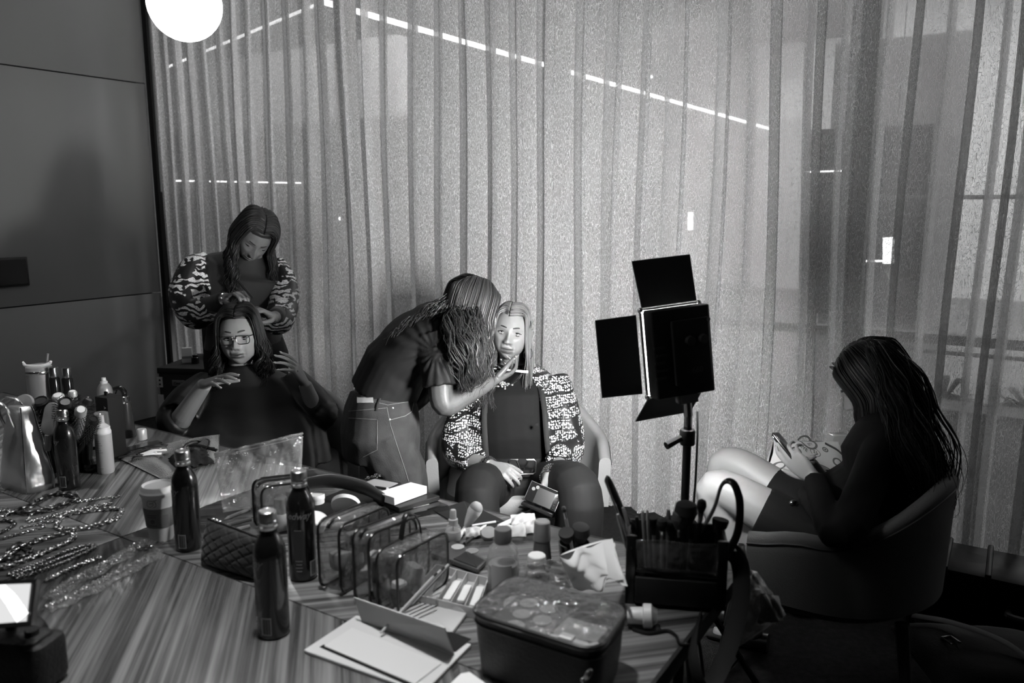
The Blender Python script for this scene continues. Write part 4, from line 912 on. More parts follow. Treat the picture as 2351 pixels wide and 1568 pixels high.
    def on(x, y, out=.003, ob=None):
        o_ = ob or jo; d = ray(x, y); ok, loc, nn, ix = o_.ray_cast(o_.matrix_world.inverted() @ Vector(_C), Vector(nrm(d)))
        return (np.array(loc) + np.array(nn) * out) if ok else P(x, y, 2.93) - off
    def stitch(name, pts, r, m, k=4):
        pp = []
        for (x0, y0), (x1, y1) in zip(pts[:-1], pts[1:]):
            for q in range(k): pp.append(on(x0 + (x1 - x0) * q / k, y0 + (y1 - y0) * q / k, .0015))
        pp.append(on(*pts[-1], .0015)); return obj(name, MB().tube(pp, r, 5), m, t)
    th = mat('pale_thread', .20, .8)
    G = np.array([[on(x, y, .003) for y in (902, 913, 925)] for x in (821, 838, 857)]); obj('leather_patch', MB().sheet(G, .003), mat('patch_leather', .42, .7, var=.25, vscale=30), t)
    stitch('pocket_stitching', [(801, 960), (866, 963), (866, 1033), (834, 1049)], .0010, th); stitch('yoke_stitching', [(801, 944), (840, 941), (886, 937)], .0010, th)
    stitch('side_seam', [(888, 935), (896, 975), (912, 1025), (932, 1085), (938, 1105)], .0012, th); stitch('front_pocket_seam', [(892, 965), (930, 955), (945, 945), (950, 920)], .0012, th)
    stitch('waistband_seam', [(812, 890), (850, 920), (890, 930), (940, 922)], .0010, th)
    for x, y in ((902, 937), (895, 963)): obj('rivet', MB().ball(on(x, y, .001), .0036, 8), mat('rivet_metal', .8, .3, .7), t)
    obj('belt_loop', MB().tube([on(872, 915, .004), on(867, 930, .006), on(864, 944, .004)], [(.006, .002)] * 3, 6, 3), dn, t)
    for f in (fN, fF): obj('shoe', MB().tube([f - off - nrm([.8, .4, 0]) * .07 + Z * .03, f - off + Z * .03, f - off + nrm([.8, .4, 0]) * .17 + Z * .02], [(.04, .035), (.045, .04), (.03, .022)], 12, 4), mat('black_leather'), t)
    # hair: long dark waves over the near shoulder, some down the back
    hm = hair_mat('hair_dark', .030, .30); hair(t, off, M, hc, 1.0, hm, 400, 0., (48, 178), .33, .012, 3.0, 1.24, .18, 5, .0056, cap=1.06)
    locks(t, off, [[(P(1052, 680, 2.97), .006), (P(1012, 705, 2.93), .014), (P(965, 732, 2.94), .012), (P(920, 765, 2.94), .011), (P(885, 800, 2.94), .009)]], hm, 80, wave=.010, seed=8)
    locks(t, off, [[(P(1055, 690, 3.0), .006), (P(1046, 735, 2.88), .022), (P(1065, 800, 2.82), .03), (P(1080, 870, 2.84), .022), (P(1062, 905, 2.86), .012)], [(P(1088, 690, 3.0), .006), (P(1085, 745, 2.88), .022), (P(1082, 830, 2.84), .025), (P(1090, 890, 2.9), .012)]], hm, 120, wave=.010, freq=4, seed=9)
    # pencil brush and puff in the fingers
    a, b = P(1150, 848, 3.06), P(1212, 854, 3.09)
    k = thing('makeup_brush', 'slim pale make-up brush held at the chin of the seated woman', 'brush', a); obj('handle', MB().tube([np.zeros(3), b - a], [.004, .0055], 10, 4), mat('pale_wood', .55, .4), k); obj('ferrule', MB().tube([(a - b) * .32, np.zeros(3)], .0045, 10), mat('dark_metal', .06, .3, .7), k); obj('bristle_head', MB().tube([(a - b) * .46, (a - b) * .32], [.002, .006], 10, 3), mat('bristle_dark', .03, .9), k)
# ------------------------------------------------ the stylist standing
def build_stylist():
    d0 = 3.75; P = lambda x, y, d=d0: W(x, y, d)
    bs = P(565, 800, 3.85); off = np.array([bs[0], bs[1], 0]); t = thing('person', 'standing stylist with long wavy hair looking down in a scroll-print balloon-sleeved blouse', 'person', off)
    hc = P(583, 545, 3.74); M = head_frame(nrm((.30, -.75, -.60)), (.20, .0, 1), D2R(-12)); skin = SKIN('deep', .14, .36); hd, tn = head_mb(M, hc, 1.0, .75, closed=True, nose=1.1)
    rt = nrm((1, .12, 0)); pel, wst, chs, shd, nk = np.array([bs[0], bs[1], .90]), np.array([bs[0] - .005, bs[1], 1.04]), P(560, 690, 3.86), P(562, 612, 3.84), P(575, 592, 3.82)
    hid = MB(); torso(hid, [(pel - Z * .10, rt, .18, .13), (pel, rt, .185, .13), (wst, rt, .15, .11), (chs, rt, .17, .12), (shd, rt, .17, .09), (nk, rt, .07, .06)])
    hid.tube([nk - Z * .03, nk + (hc - nk) * .5 + np.array([0, .01, 0]), hc + M @ [0, -.03, -.05]], [.06, .053, .055], 14, 3)
    fs = [np.array([bs[0] + s * .10, bs[1], .02]) for s in (-1, 1)]
    for s, f in zip((-1, 1), fs): hid.tube([pel + rt * s * .09, f + Z * .48, f + Z * .06], [.085, .055, .038], 14, 5)
    shL, elL, wrL = P(462, 612, 3.84), P(452, 715, 3.72), P(522, 686, 3.52); shR, elR, wrR = P(642, 612, 3.9), P(655, 715, 3.8), P(628, 728, 3.55)
    arms = MB(); arms.tube([shL, elL, wrL], [.052, .042, .026], 14, 6); arms.tube([shR, elR, wrR], [.052, .042, .026], 14, 6)
    tl = hand_mb(arms, wrL, P(548, 674, 3.47) - wrL, np.array([.35, -.2, -.7]), thumb=-1, curl=((.7, 1., .7), (.8, 1.1, .7), (.9, 1.1, .7), (1., 1.1, .7)), sc=1.02, tout=.5, tcurl=.6)
    tr_ = hand_mb(arms, wrR, P(606, 716, 3.50) - wrR, np.array([-.3, -.2, -.6]), thumb=1, curl=((.6, .9, .6), (.7, .9, .6), (.8, 1., .6), (.9, 1., .6)), sc=1.0, tout=.6, tcurl=.5)
    body(t, off, [(hid, .011), (arms, .0038)], hd, tn, skin); nails(t, tl + tr_, off, mat('nail_pale'))
    face_parts(t, M, hc, 1.0, off, .0, browt=.012, browth=.003)
    hm = hair_mat('hair_black_brown', .026, .30); hair(t, off, M, hc, 1.0, hm, 420, .0, (45, 178), .36, .016, 3.0, 1.42, .40, 15, .0058, cap=1.08)
    blk = mat('black_blouse', .012, .7, sheen=.15); bl = MB(); torso(bl, [(wst - Z * .10, rt, .19, .14), (wst, rt, .168, .125), (chs, rt, .192, .150), (P(561, 640, 3.85), rt, .195, .140), (shd, rt, .182, .118), (nk + Z * .0, rt, .085, .082), (nk + Z * .03, rt, .064, .062)])
    bl.tube([elL + (wrL - elL) * .25, elL + (wrL - elL) * .92], [.05, .036], 14, 4); bl.tube([elR + (wrR - elR) * .3, elR + (wrR - elR) * .9], [.05, .038], 14, 4); cloth(t, 'blouse', bl, blk, off, .008, .004, 18, 3)
    pm = print_mat('scroll_print', 44., hi=.85, th=.42)
    s1 = MB().tube([P(478, 590, 3.84), P(455, 620, 3.80), P(440, 672, 3.74), P(452, 716, 3.68), P(486, 712, 3.60)], [.045, .088, .105, .085, .042], 20, 6); cloth(t, 'balloon_sleeve', s1, pm, off, .007, .008, 20, 21)
    s2 = MB().tube([P(632, 600, 3.9), P(648, 640, 3.88), P(652, 690, 3.8), P(640, 735, 3.66), P(618, 735, 3.60)], [.045, .068, .072, .070, .05], 20, 6); cloth(t, 'balloon_sleeve', s2, pm, off, .007, .008, 20, 22)
    tr = MB(); torso(tr, [(pel - Z * .12, rt, .19, .145), (pel, rt, .20, .145), (wst - Z * .04, rt, .172, .13)])
    for s, f in zip((-1, 1), fs): tr.tube([pel + rt * s * .095, f + Z * .48, f + Z * .03], [.105, .08, .075], 16, 6)
    cloth(t, 'trousers', tr, mat('black_trouser'), off, .010, .004, 16, 5)
    for f in fs: obj('shoe', MB().tube([f - off + np.array([0, .06, .01]), f - off + np.array([0, 0, .02]), f - off + np.array([0, -.15, 0])], [(.04, .03), (.043, .04), (.03, .02)], 12, 4), mat('black_leather'), t)
    wp = wrL - nrm(wrL - elL) * .012; _, X, Y = frames(np.array([wp, wrL]))
    w = obj('wristwatch', MB().tube([wp - off + (X[0] * math.cos(a) + Y[0] * math.sin(a)) * .029 for a in np.linspace(0, 6.283, 22)], [(.007, .003)] * 22, 8), mat('silver'), t)
    fc = wp + np.array([-.004, -.029, .006]); obj('watch_face', MB().lathe([(.0155, 0), (.0155, .007), (.012, .009), (0, .009)], 18, fc - off, RX(D2R(75))), mat('watch_case', .7, .2, .9), w)
    a, b = P(548, 645, 3.44), P(580, 684, 3.42); k = thing('hair_comb', 'small black tail comb in the fist of the standing stylist', 'comb', a); obj('spine', MB().tube([np.zeros(3), b - a], [.006, .005], 8, 3), BLACK(), k)
    tb = MB()
    for q in range(14): p = (b - a) * (.2 + .055 * q); tb.box(p + np.array([-.006, 0, -.009]), (.0012, .002, .016))
    obj('teeth', tb, BLACK(), k, smooth=False)
# ------------------------------------------------ the woman in the cape
def build_cape_woman():
    d0 = 3.38; P = lambda x, y, d=d0: W(x, y, d)
    bs = P(575, 1010, 3.5); off = np.array([bs[0], bs[1], 0]); t = thing('person', 'seated woman in glasses and black salon cape lifting both hands', 'person', off)
    hc = P(551, 772, 3.40); M = head_frame(nrm((.12, -1, .02)), (0, 0, 1), D2R(3)); skin = SKIN('light', .25); hd, tn = head_mb(M, hc, 1.04, .28, .62, full=1.08)
    rt = nrm((1, -.05, 0)); pel = np.array([bs[0], bs[1] + .03, .55]); chs, shd, nk = P(572, 945, 3.52), P(568, 872, 3.50), P(562, 838, 3.46)
    hid = MB(); torso(hid, [(pel - Z * .08, rt, .21, .16), (pel, rt, .22, .17), ((pel + chs) / 2, rt, .20, .16), (chs, rt, .195, .145), (shd, rt, .185, .10), (nk, rt, .075, .068)])
    hid.tube([nk - Z * .03, P(558, 818, 3.45), hc + M @ [0, -.03, -.06]], [.068, .062, .062], 16, 3)
    kn = [P(515, 1150, 3.08), P(650, 1155, 3.08)]
    for s, k in zip((-1, 1), kn): f = np.array([k[0], k[1] + .05, .03]); hid.tube([pel + rt * s * .10, k, f + Z * .05], [.09, .065, .04], 14, 5); hid.tube([f + Z * .04 + np.array([0, .04, 0]), f + np.array([0, -.12, 0])], [.04, .03], 10, 3)
    shL, elL, wrL = P(470, 890, 3.5), P(412, 968, 3.30), P(470, 882, 3.16); shR, elR, wrR = P(675, 880, 3.52), P(728, 958, 3.46), P(700, 882, 3.38)
    arms = MB(); arms.tube([shL, elL, wrL], [.055, .046, .029], 16, 6); arms.tube([shR, elR, wrR], [.055, .044, .028], 16, 6)
    tl = hand_mb(arms, wrL, P(508, 868, 3.08) - wrL, np.array([.15, .30, -1]), thumb=1, curl=((.1, .22, .15), (.12, .25, .2), (.15, .3, .2), (.2, .3, .25)), spread=.10, sc=1.02, tout=.55, tcurl=.15)
    tr_ = hand_mb(arms, wrR, P(680, 848, 3.34) - wrR, np.array([-.5, .25, -.6]), thumb=-1, curl=((.35, .35, .2), (.45, .4, .25), (.55, .45, .3), (.6, .5, .3)), spread=.14, sc=.98, tout=.6, tcurl=.1)
    body(t, off, [(hid, .010), (arms, .0036)], hd, tn, skin); nails(t, tl + tr_, off, mat('nail_pale'))
    face_parts(t, M, hc, 1.04, off, 1.0, gaze=(-.15, 0), browt=.03, browth=.0036, brow_lift=.004)
    hm = hair_mat('hair_black', .011, .36); hair(t, off, M, hc, 1.04, hm, 380, .0, (52, 178), .22, .016, 3.2, 1.34, .42, 25, .0060, cap=1.10, capfront=.066, side=(.8, 1.2))
    # glasses
    gm = mat('glasses_frame', .010, .25); g = MB(); fr = lambda x, z, y: (x, y, z)
    for s in (-1, 1):
        cx, cz = s * .0315, -.003; y = face_y(cx, cz) + .014
        out = [(cx + .025 * q[0], y + (-.004 if q[0] * s > .5 else 0), cz + .0165 * q[1]) for q in ((-.9, .9), (0, 1.), (.95, .95), (1, .1), (.8, -.85), (0, -1), (-.8, -.85), (-1, .1), (-.9, .9))]; g.tube(out, .0018, 6, 3)
        g.tube([(s * .056, y - .004, .010), (s * .078, .02, .012), (s * .080, -.02, .006)], .0018, 6, 2)
    yb = face_y(0, 0) + .014; g.tube([(-.008, yb - .002, .004), (0, yb, .007), (.008, yb - .002, .004)], .0018, 6, 2); g.xf(None, (0, 0, 0), lambda V: V * 1.04); g.xf(M, hc - off); gl = obj('glasses', g, gm, t)
    # cape: rings round the body, folds deepen downwards
    def cring(c, hw, hd_, k, am, n=72, tilt=0.):
        a = np.arange(n) * 2 * np.pi / n; q = 1 + am * np.sin(a * k + .7) + am * .6 * np.sin(a * (k + 4) + 2.)
        return np.asarray(c) + np.outer(np.cos(a) * hw * q, rt) + np.outer(np.sin(a) * hd_ * q, (0, 1, 0)) + np.outer(tilt * np.abs(np.cos(a)) ** 3, Z)
    cp = MB(); cp.loft([cring(nk + Z * .012, .066, .064, 9, 0), cring(nk - Z * .006, .085, .078, 9, .0), cring((shd + nk) / 2, .145, .105, 9, .004), cring(shd, .215, .135, 9, .008), cring(P(572, 915, 3.48), .255, .185, 9, .014), cring(P(574, 965, 3.44), .315, .235, 10, .02, tilt=-.005), cring(P(578, 1010, 3.40), .325, .30, 10, .03, tilt=-.02), cring(P(582, 1045, 3.36), .325, .33, 10, .035, tilt=-.02)])
    cp.tube([shL + rt * .02, shL + (elL - shL) * .55 + Z * .01, elL + np.array([-.012, 0, .0]), elL + (wrL - elL) * .10], [.085, .095, .085, .055], 18, 5)
    cp.tube([shR - rt * .02, shR + (elR - shR) * .6 + Z * .01, elR + np.array([.03, 0, .005]), elR + (wrR - elR) * .22 + np.array([.01, 0, 0])], [.085, .09, .08, .06], 18, 5)
    cloth(t, 'cape', cp, mat('black_nylon', .008, .45, spec=.35), off, .0065, .005, 14, 31, 3)
    tro = MB()
    for s, k in zip((-1, 1), kn): f = np.array([k[0], k[1] + .05, .03]); tro.tube([pel + rt * s * .10, k, f + Z * .04], [.105, .082, .075], 16, 6)
    cloth(t, 'trousers', tro, mat('black_trouser'), off, .009, .004, 18, 6)
    for s, k in zip((-1, 1), kn): f = np.array([k[0], k[1] + .05, .02]); obj('shoe', MB().tube([f - off + np.array([0, .06, .02]), f - off + np.array([0, 0, .02]), f - off + np.array([0, -.15, 0])], [(.04, .035), (.043, .04), (.03, .02)], 12, 4), mat('black_leather'), t)
    rg = tr_[2][0]; obj('ring', MB().ball(P(684, 852, 3.31) - off, .004, 8), mat('crystal', .8, .12, .6), t)
# ------------------------------------------------ the woman with the phone
def build_phone_woman():
    d0 = 2.32; P = lambda x, y, d=d0: W(x, y, d * 1.16)
    bs = np.array([1.10, 2.60, 0]); off = np.array([bs[0], bs[1], 0]); t = thing('person', 'woman in black with very long dark hair seated sideways looking at a phone', 'person', off)
    fw = nrm((-.88, .46, 0)); lat = nrm((-.46, -.88, 0))                      # her left side faces the camera
    hc = P(2006, 880, 2.36); M = head_frame(nrm(fw * .80 + Z * -.58), Z, 0.); skin = SKIN('fair', .27); hd, tn = head_mb(M, hc, 1.10, .6)
    pel = np.array([bs[0], bs[1], .49]); wst, chs, shd, nk = P(2010, 1110, 2.31), P(2022, 1045, 2.31), P(2035, 985, 2.32), P(2030, 950, 2.33)
    hid = MB(); torso(hid, [(pel - Z * .08, lat, .18, .14), (pel, lat, .19, .15), (wst, lat, .14, .11), (chs, lat, .155, .115), (shd, lat, .165, .09), (nk, lat, .065, .058)])
    hid.tube([nk - Z * .03, nk + (hc - nk) * .4, hc + M @ [0, -.03, -.06]], [.06, .052, .054], 14, 3)
    sh, el, wr = shd + lat * .16 - Z * .02, P(1930, 1225, 2.0), P(1868, 1098, 2.22); sh2, el2, wr2 = shd - lat * .16 - Z * .02, P(1960, 1160, 2.48), P(1885, 1092, 2.42)
    hN, hF = pel + lat * .09, pel - lat * .09
    kN, kF = P(1640, 1118, 2.42), P(1668, 1062, 2.62); fN, fF = P(1735, 1400, 2.52), P(1640, 1340, 2.70); fN[2] = .06; fF[2] = .06
    for h, k, f in ((hN, kN, fN), (hF, kF, fF)):
        hid.tube([h, (h + k) / 2 + Z * .01, k, k + (f - k) * .3, f], [.088, .080, .060, .056, .036], 16, 6); hid.tube([f + Z * .0, f + fw * .10 - Z * .03, f + fw * .15 - Z * .035], [.036, .032, .022], 10, 3)
    arms = MB(); arms.tube([sh, el, wr], [.05, .04, .026], 14, 6); arms.tube([sh2, el2, wr2], [.05, .04, .026], 14, 6)
    tips = hand_mb(arms, wr, P(1836, 1068, 2.24) - wr, np.array([.1, .9, .45]), thumb=1, curl=((.3, .4, .3), (.45, .6, .4), (.6, .7, .4), (.7, .8, .4)), sc=.98, tout=.7, tcurl=.2)
    hand_mb(arms, wr2, P(1846, 1060, 2.36) - wr2, np.array([0, -.8, .5]), thumb=-1, curl=((.4, .5, .3),) * 4, sc=.95)
    body(t, off, [(hid, .0075), (arms, .0036)], hd, tn, skin); nails(t, tips, off, mat('nail_pale'))
    face_parts(t, M, hc, 1.10, off, .5)
    hm = hair_mat('hair_jet', .006, .42)
    hair(t, off, M, hc, 1.13, hm, 420, 0., (46, 178), .42, .006, 2.0, 1.30, .20, 35, .0062, cap=1.08, grav=nrm((.20, 0, -1)))
    locks(t, off, [[(P(2030, 800, 2.30), .012), (P(2078, 860, 2.25), .02), (P(2105, 950, 2.22), .03), (P(2130, 1060, 2.18), .04), (P(2150, 1150, 2.16), .025), (P(2150, 1195, 2.16), .012)], [(P(2005, 800, 2.24), .012), (P(2045, 880, 2.2), .02), (P(2072, 965, 2.17), .03), (P(2110, 1070, 2.12), .035), (P(2135, 1160, 2.12), .02)]], hm, 160, wave=.009, freq=3, seed=36, thick=.0062)
    hb = MB().tube([hc + M @ np.array([0, -.03, .05]), P(2050, 890, 2.30), P(2082, 965, 2.26), P(2112, 1060, 2.20), P(2138, 1140, 2.17), P(2150, 1178, 2.17)], [(.06, .06), (.058, .055), (.075, .06), (.07, .05), (.045, .03), (.015, .012)], 16, 6)
    me = solid(hb, .008, 3, disp=wrinkle(.006, 40, 77)); V, F = mesh_va(me); o = obj('hair_mass', MB().add(V - off, F), hm, t, ang=180); at = o.data.attributes.new('tone', 'FLOAT', 'POINT'); at.data.foreach_set('value', np.full(len(V), .7, np.float32))
    # sunglasses pushed up in the hair
    sg = MB()
    for s in (-1, 1): sg.loft([ring((s * .033, .062, .094), (1, 0, 0), nrm((0, .5, .86)), .026, .019, 14), ring((s * .033, .066, .097), (1, 0, 0), nrm((0, .5, .86)), .026, .019, 14)]); sg.tube([(s * .06, .055, .095), (s * .083, -.03, .045)], .003, 6)
    sg.tube([(-.01, .068, .1), (.01, .068, .1)], .003, 6); sg.xf(None, (0, 0, 0), lambda V: V * 1.12); sg.xf(M, hc - off); obj('sunglasses', sg, mat('gloss_black', .01, .1, coat=.5), t)
    tp = MB(); torso(tp, [(pel + Z * .05, lat, .185, .15), (wst, lat, .152, .122), (chs, lat, .168, .128), (shd, lat, .175, .10), (nk + Z * .005, lat, .068, .062)])
    tp.ball(sh, .064, 14); tp.ball(sh2, .064, 14); tp.tube([sh, el, wr + (el - wr) * .04], [.062, .052, .036], 16, 6); tp.tube([sh2, el2, wr2 + (el2 - wr2) * .04], [.062, .052, .036], 16, 6)
    cloth(t, 'long_sleeved_top', tp, mat('black_rib_knit', .006, .85, spec=.15), off, .0065, .003, 20, 41)
    sk = MB(); torso(sk, [(pel - Z * .09, lat, .19, .155), (pel, lat, .205, .165), (pel + Z * .10, lat, .175, .14)])
    for h, k in ((hN, kN), (hF, kF)): sk.tube([h, h + (k - h) * .35, h + (k - h) * .58], [.100, .096, .092], 18, 5)
    cloth(t, 'skirt', sk, mat('black_skirt', .006, .8, spec=.2), off, .0065, .003, 16, 42)
    for f in (fN, fF): obj('shoe', MB().tube([f - off - fw * .05 - Z * .025, f - off + fw * .05 - Z * .03, f - off + fw * .17 - Z * .042], [(.036, .034), (.04, .03), (.024, .014)], 12, 4), mat('black_leather'), t)
    a, b = P(1786, 1003, 2.30), P(1838, 1068, 2.26); up = nrm(a - b); side = nrm(np.cross(up, fw * .6 - Z * .3)); nn = np.cross(side, up); M_ = np.column_stack([side, up, nn]); c = (a + b) / 2
    k = thing('phone', 'dark mobile phone held up by the woman with long dark hair', 'phone', c, M=M_); obj('case', MB().rbox((0, 0, 0), (.074, .150, .009), .01, .003), mat('phone_case', .02, .2, .3), k); obj('screen', MB().rbox((0, 0, -.005 if nn @ (hc - c) < 0 else .005), (.068, .142, .001), .008, .0003), mat('dark_glass', .01, .08), k)
    obj('camera_bump', MB().rbox((.018, .055, .006 if nn @ (hc - c) < 0 else -.006), (.03, .03, .004), .006, .001), mat('gloss_black'), k)
    # bag strap buckle on her lap
    obj('waist_buckle', MB().ball(P(1822, 1158, 2.30) - off, (.018, .010, .016), 12), mat('dark_chrome', .35, .15, 1.), t)
# ---------------------------------------------------------------- things on the table
def rquad(pts, r=.01, n=4, inset=0.):
    """rounded outline through corner points (world, 3-D)"""
    P = np.array(pts, float); k = len(P); c = P.mean(0); out = []
    if inset:
        Q = []
        for i in range(k):
            a, b, d = P[i - 1], P[i], P[(i + 1) % k]; e1, e2 = nrm(a - b), nrm(d - b); bi = nrm(e1 + e2); s = max(.25, math.sqrt(max(0, (1 - e1 @ e2) / 2))); Q.append(b + bi * inset / s)
        P = np.array(Q)
    for i in range(k):
        a, b, d = P[i - 1], P[i], P[(i + 1) % k]; e1, e2 = nrm(a - b), nrm(d - b); rr = min(r, .45 * np.linalg.norm(a - b), .45 * np.linalg.norm(d - b)); p0, p2 = b + e1 * rr, b + e2 * rr
        for t in np.linspace(0, 1, n): out.append((1 - t) ** 2 * p0 + 2 * t * (1 - t) * b + t * t * p2)
    return np.array(out)
def quad_px(px, z): return [T(x, y, z) for x, y in px]
def ccw(P):
    P = [np.asarray(p, float) for p in P]; a = sum(P[i - 1][0] * P[i][1] - P[i][0] * P[i - 1][1] for i in range(len(P))); return P if a > 0 else P[::-1]
def slab_mb(mb, px, z0, z1, r=.006, e=.0015, zpx=None):
    """slab whose outline is taken at height zpx (default its top)"""
    P = ccw(quad_px(px, z1 if zpx is None else zpx)); R = []
    for ins, z in ((e, z0), (0, z0 + e), (0, z1 - e), (e, z1)):
        q = rquad(P, r, 4, ins); q[:, 2] = z; R.append(q)
    return mb.loft(R)
def place(name, label, cat, loc, group=None): return thing(name, label, cat, loc, 0, group)
def rel(t): return np.array(t.location)
def part(name, mb, m, t, **k):
    """a part given in world coordinates"""
    mb.xf(None, -rel(t)); return obj(name, mb, m, t, **k)
def pillow(corners, th, nu=16, nv=14, fn=None, pw=2.5, flat_bottom=False):
    """closed cushion between four corners tl, tr, br, bl"""
    tl, tr, br, bl = [np.asarray(c, float) for c in corners]; n = nrm(np.cross(tr - tl, bl - tl)); u = np.linspace(0, 1, nu); v = np.linspace(0, 1, nv); U_, V_ = np.meshgrid(u, v, indexing='ij')
    B = (tl[None, None] * ((1 - U_) * (1 - V_))[..., None] + tr * (U_ * (1 - V_))[..., None] + br * (U_ * V_)[..., None] + bl * ((1 - U_) * V_)[..., None])
    prof = (1 - np.abs(2 * U_ - 1) ** pw) ** .5 * ((1 - np.abs(2 * V_ - 1) ** pw) ** .5 if not flat_bottom else (V_ ** .5))
    d = fn(U_, V_) if fn else np.zeros_like(U_); mb = MB()
    F_ = B - n * (th / 2 * prof)[..., None] - n * d[..., None]; K_ = B + n * (th / 2 * prof)[..., None]
    mb.sheet(F_); mb.sheet(K_[::-1])
    if flat_bottom:
        G = np.stack([F_[:, -1], K_[:, -1]], 1); mb.sheet(G)
        for e in (0, -1): mb.sheet(np.stack([F_[e], K_[e]], 0))
    return mb
def crinkle(seed, a=.006, f=9):
    r = np.random.default_rng(seed); q = [(r.uniform(-f, f), r.uniform(-f, f), r.uniform(0, 6.3)) for _ in range(6)]
    return lambda U_, V_: a * sum(np.abs(np.sin(U_ * x + V_ * y + p)) - .6 for x, y, p in q) / 2
def alu_bottle(t, script):
    bk = mat('bottle_black', .014, .26, .5, spec=.8, coat=.7); al = mat('brushed_alu', .72, .28, 1., bump=.05, bscale=200); h = .0
    obj('body', MB().lathe([(.0, .002), (.026, 0), (.030, .003), (.0315, .008), (.0315, .165), (.0312, .172), (.0295, .184), (.0255, .196), (.0205, .205), (.0172, .211), (.0165, .214), (.0165, .222)], 32), bk, t)
    obj('neck', MB().lathe([(.0168, .220), (.0182, .222), (.0182, .226), (.0166, .228), (.0166, .231), (.0178, .233), (.0178, .236), (.0165, .238)], 28), al, t)
    obj('cap', MB().lathe([(.0175, .238), (.0182, .2385), (.0182, .252), (.0172, .255), (.0150, .2565), (.0140, .2555), (0, .2555)], 28), al, t)
    def wrap(V, z, a0, r=.0318): a = V[:, 0] / .0315 + a0; return np.column_stack([r * np.sin(a), -r * np.cos(a), V[:, 1] + z])
    if script is not None:
        V, F = text_va('Redway', .0215, .35, .0004); obj('script_lettering', MB().add(wrap(V, .158, script), F), mat('bottle_print', .30, .35, .4), t, smooth=False)
        V = np.array([(x, y) for y in np.linspace(-.04, .038, 2) for x in np.linspace(-.012, .012, 6)]); obj('label_panel', MB().add(wrap(np.column_stack([V, np.zeros(len(V))]), .085, script + .15, .0317), [(i, i + 1, i + 7, i + 6) for i in range(5)]), mat('bottle_panel', .045, .4), t)
        rows = MB()
        for k in range(5):
            w = .016 - .003 * (k % 2); V = np.array([(x, y) for y in (-.0012, .0012) for x in np.linspace(-w / 2, w / 2, 4)]); rows.add(wrap(np.column_stack([V, np.zeros(8)]), .125 - .012 * k if k < 1 else .02 + k * .008, script + .1), [(i, i + 1, i + 5, i + 4) for i in range(3)])
        obj('small_print', rows, mat('bottle_print'), t)
        bars = MB()
        for k in range(9): V = np.array([(x, y) for y in (-.016, .016) for x in (k * .0018, k * .0018 + .0008 + .0004 * (k % 3))]); bars.add(wrap(np.column_stack([V, np.zeros(4)]), .03, script + .95, .0319), [(0, 1, 3, 2)])
        V = np.array([(x, y) for y in (-.018, .018) for x in np.linspace(-.002, .018, 4)]); obj('barcode_patch', MB().add(wrap(np.column_stack([V, np.zeros(8)]), .03, script + .95, .0317), [(i, i + 1, i + 5, i + 4) for i in range(3)]), mat('patch_pale', .5, .5), t); obj('barcode', bars, BLACK(), t, smooth=False)
def build_bottles():
    data = [((160, 1120), -1.25, 'black aluminium bottle standing beside the silver handbag', 1.), ((434, 1258), -1.3, 'black aluminium bottle standing against the paper coffee cup', 1.03), ((697, 1324), -.1, 'black aluminium bottle with pale script facing forward, beside the clear pouches', 1.04), ((629, 1453), -1.35, 'black aluminium bottle standing nearest, in front of the quilted pouch', 1.05)]
    for (px, sc, lb, s) in data:
        t = thing('aluminium_bottle', lb, 'bottle', T(*px), 0, 'black aluminium bottles'); t.scale = (s, s, s); alu_bottle(t, sc)
def build_cup():
    t = thing('coffee_cup', 'white paper coffee cup with pale lid and dark sleeve', 'cup', T(372, 1236)); c = MB().lathe([(.0, .003), (.027, .003), (.0285, 0), (.030, .004), (.0425, .128), (.044, .130), (.042, .132), (0, .13)], 36)
    obj('body', c, mat('paper_white', .72, .6), t); obj('lid', MB().lathe([(.0445, .126), (.0465, .129), (.0465, .136), (.0440, .139), (.0425, .142), (.0415, .150), (.0395, .1525), (.036, .150), (.034, .148), (0, .147)], 36), mat('lid_white', .8, .35), t)
    rr = lambda z: .030 + .0125 * (z - .004) / .124 + .0008
    obj('sleeve', MB().lathe([(rr(.042), .042), (rr(.042) + .0012, .042), (rr(.095) + .0012, .095), (rr(.095), .095)], 36), mat('sleeve_card', .17, .8, bump=.1, bscale=200), t)
    def wrap(V, z, a0, o=.0016): r = rr(z) + o; a = V[:, 0] / r + a0; return np.column_stack([r * np.sin(a), -r * np.cos(a), V[:, 1] + z])
    V = np.array([(.006 * math.cos(a), .006 * math.sin(a), 0) for a in np.linspace(0, 6.283, 17)[:-1]]); obj('sleeve_emblem', MB().add(wrap(V, .062, -.1, .0018), [tuple(range(16))]), mat('sleeve_print', .07, .8), t, smooth=False)
    ln = MB()
    for k in range(3): V = np.array([(x, y, 0) for y in (-.001, .001) for x in np.linspace(-.015 + .002 * k, .013 - .001 * k, 6)]); ln.add(wrap(V, (.08, .074, .05)[k], -.12, .0018), [(i, i + 1, i + 7, i + 6) for i in range(5)])
    obj('sleeve_print', ln, mat('sleeve_print'), t)
    V = np.array([(x, y, 0) for y in np.linspace(-.026, .028, 2) for x in np.linspace(0, .02, 5)]); obj('sleeve_flap', MB().add(wrap(V, .068, .45, .0022), [(i, i + 1, i + 6, i + 5) for i in range(4)]), mat('sleeve_dark', .12, .8), t)
    sc = MB()
    for pts in ([(-.012, .008), (-.014, -.004), (-.004, -.008), (.004, .0), (-.006, .002)], [(-.008, .0), (.0, .002), (.008, .006), (.010, -.006), (.002, -.009)], [(-.010, .009), (.002, .008), (.012, .010)]): sc.tube(wrap(smooth_path(np.array([(x, y, 0) for x, y in pts]), 4), .112, .0, .0004), .0004, 4)
    obj('handwriting', sc, mat('ink', .05, .6), t)
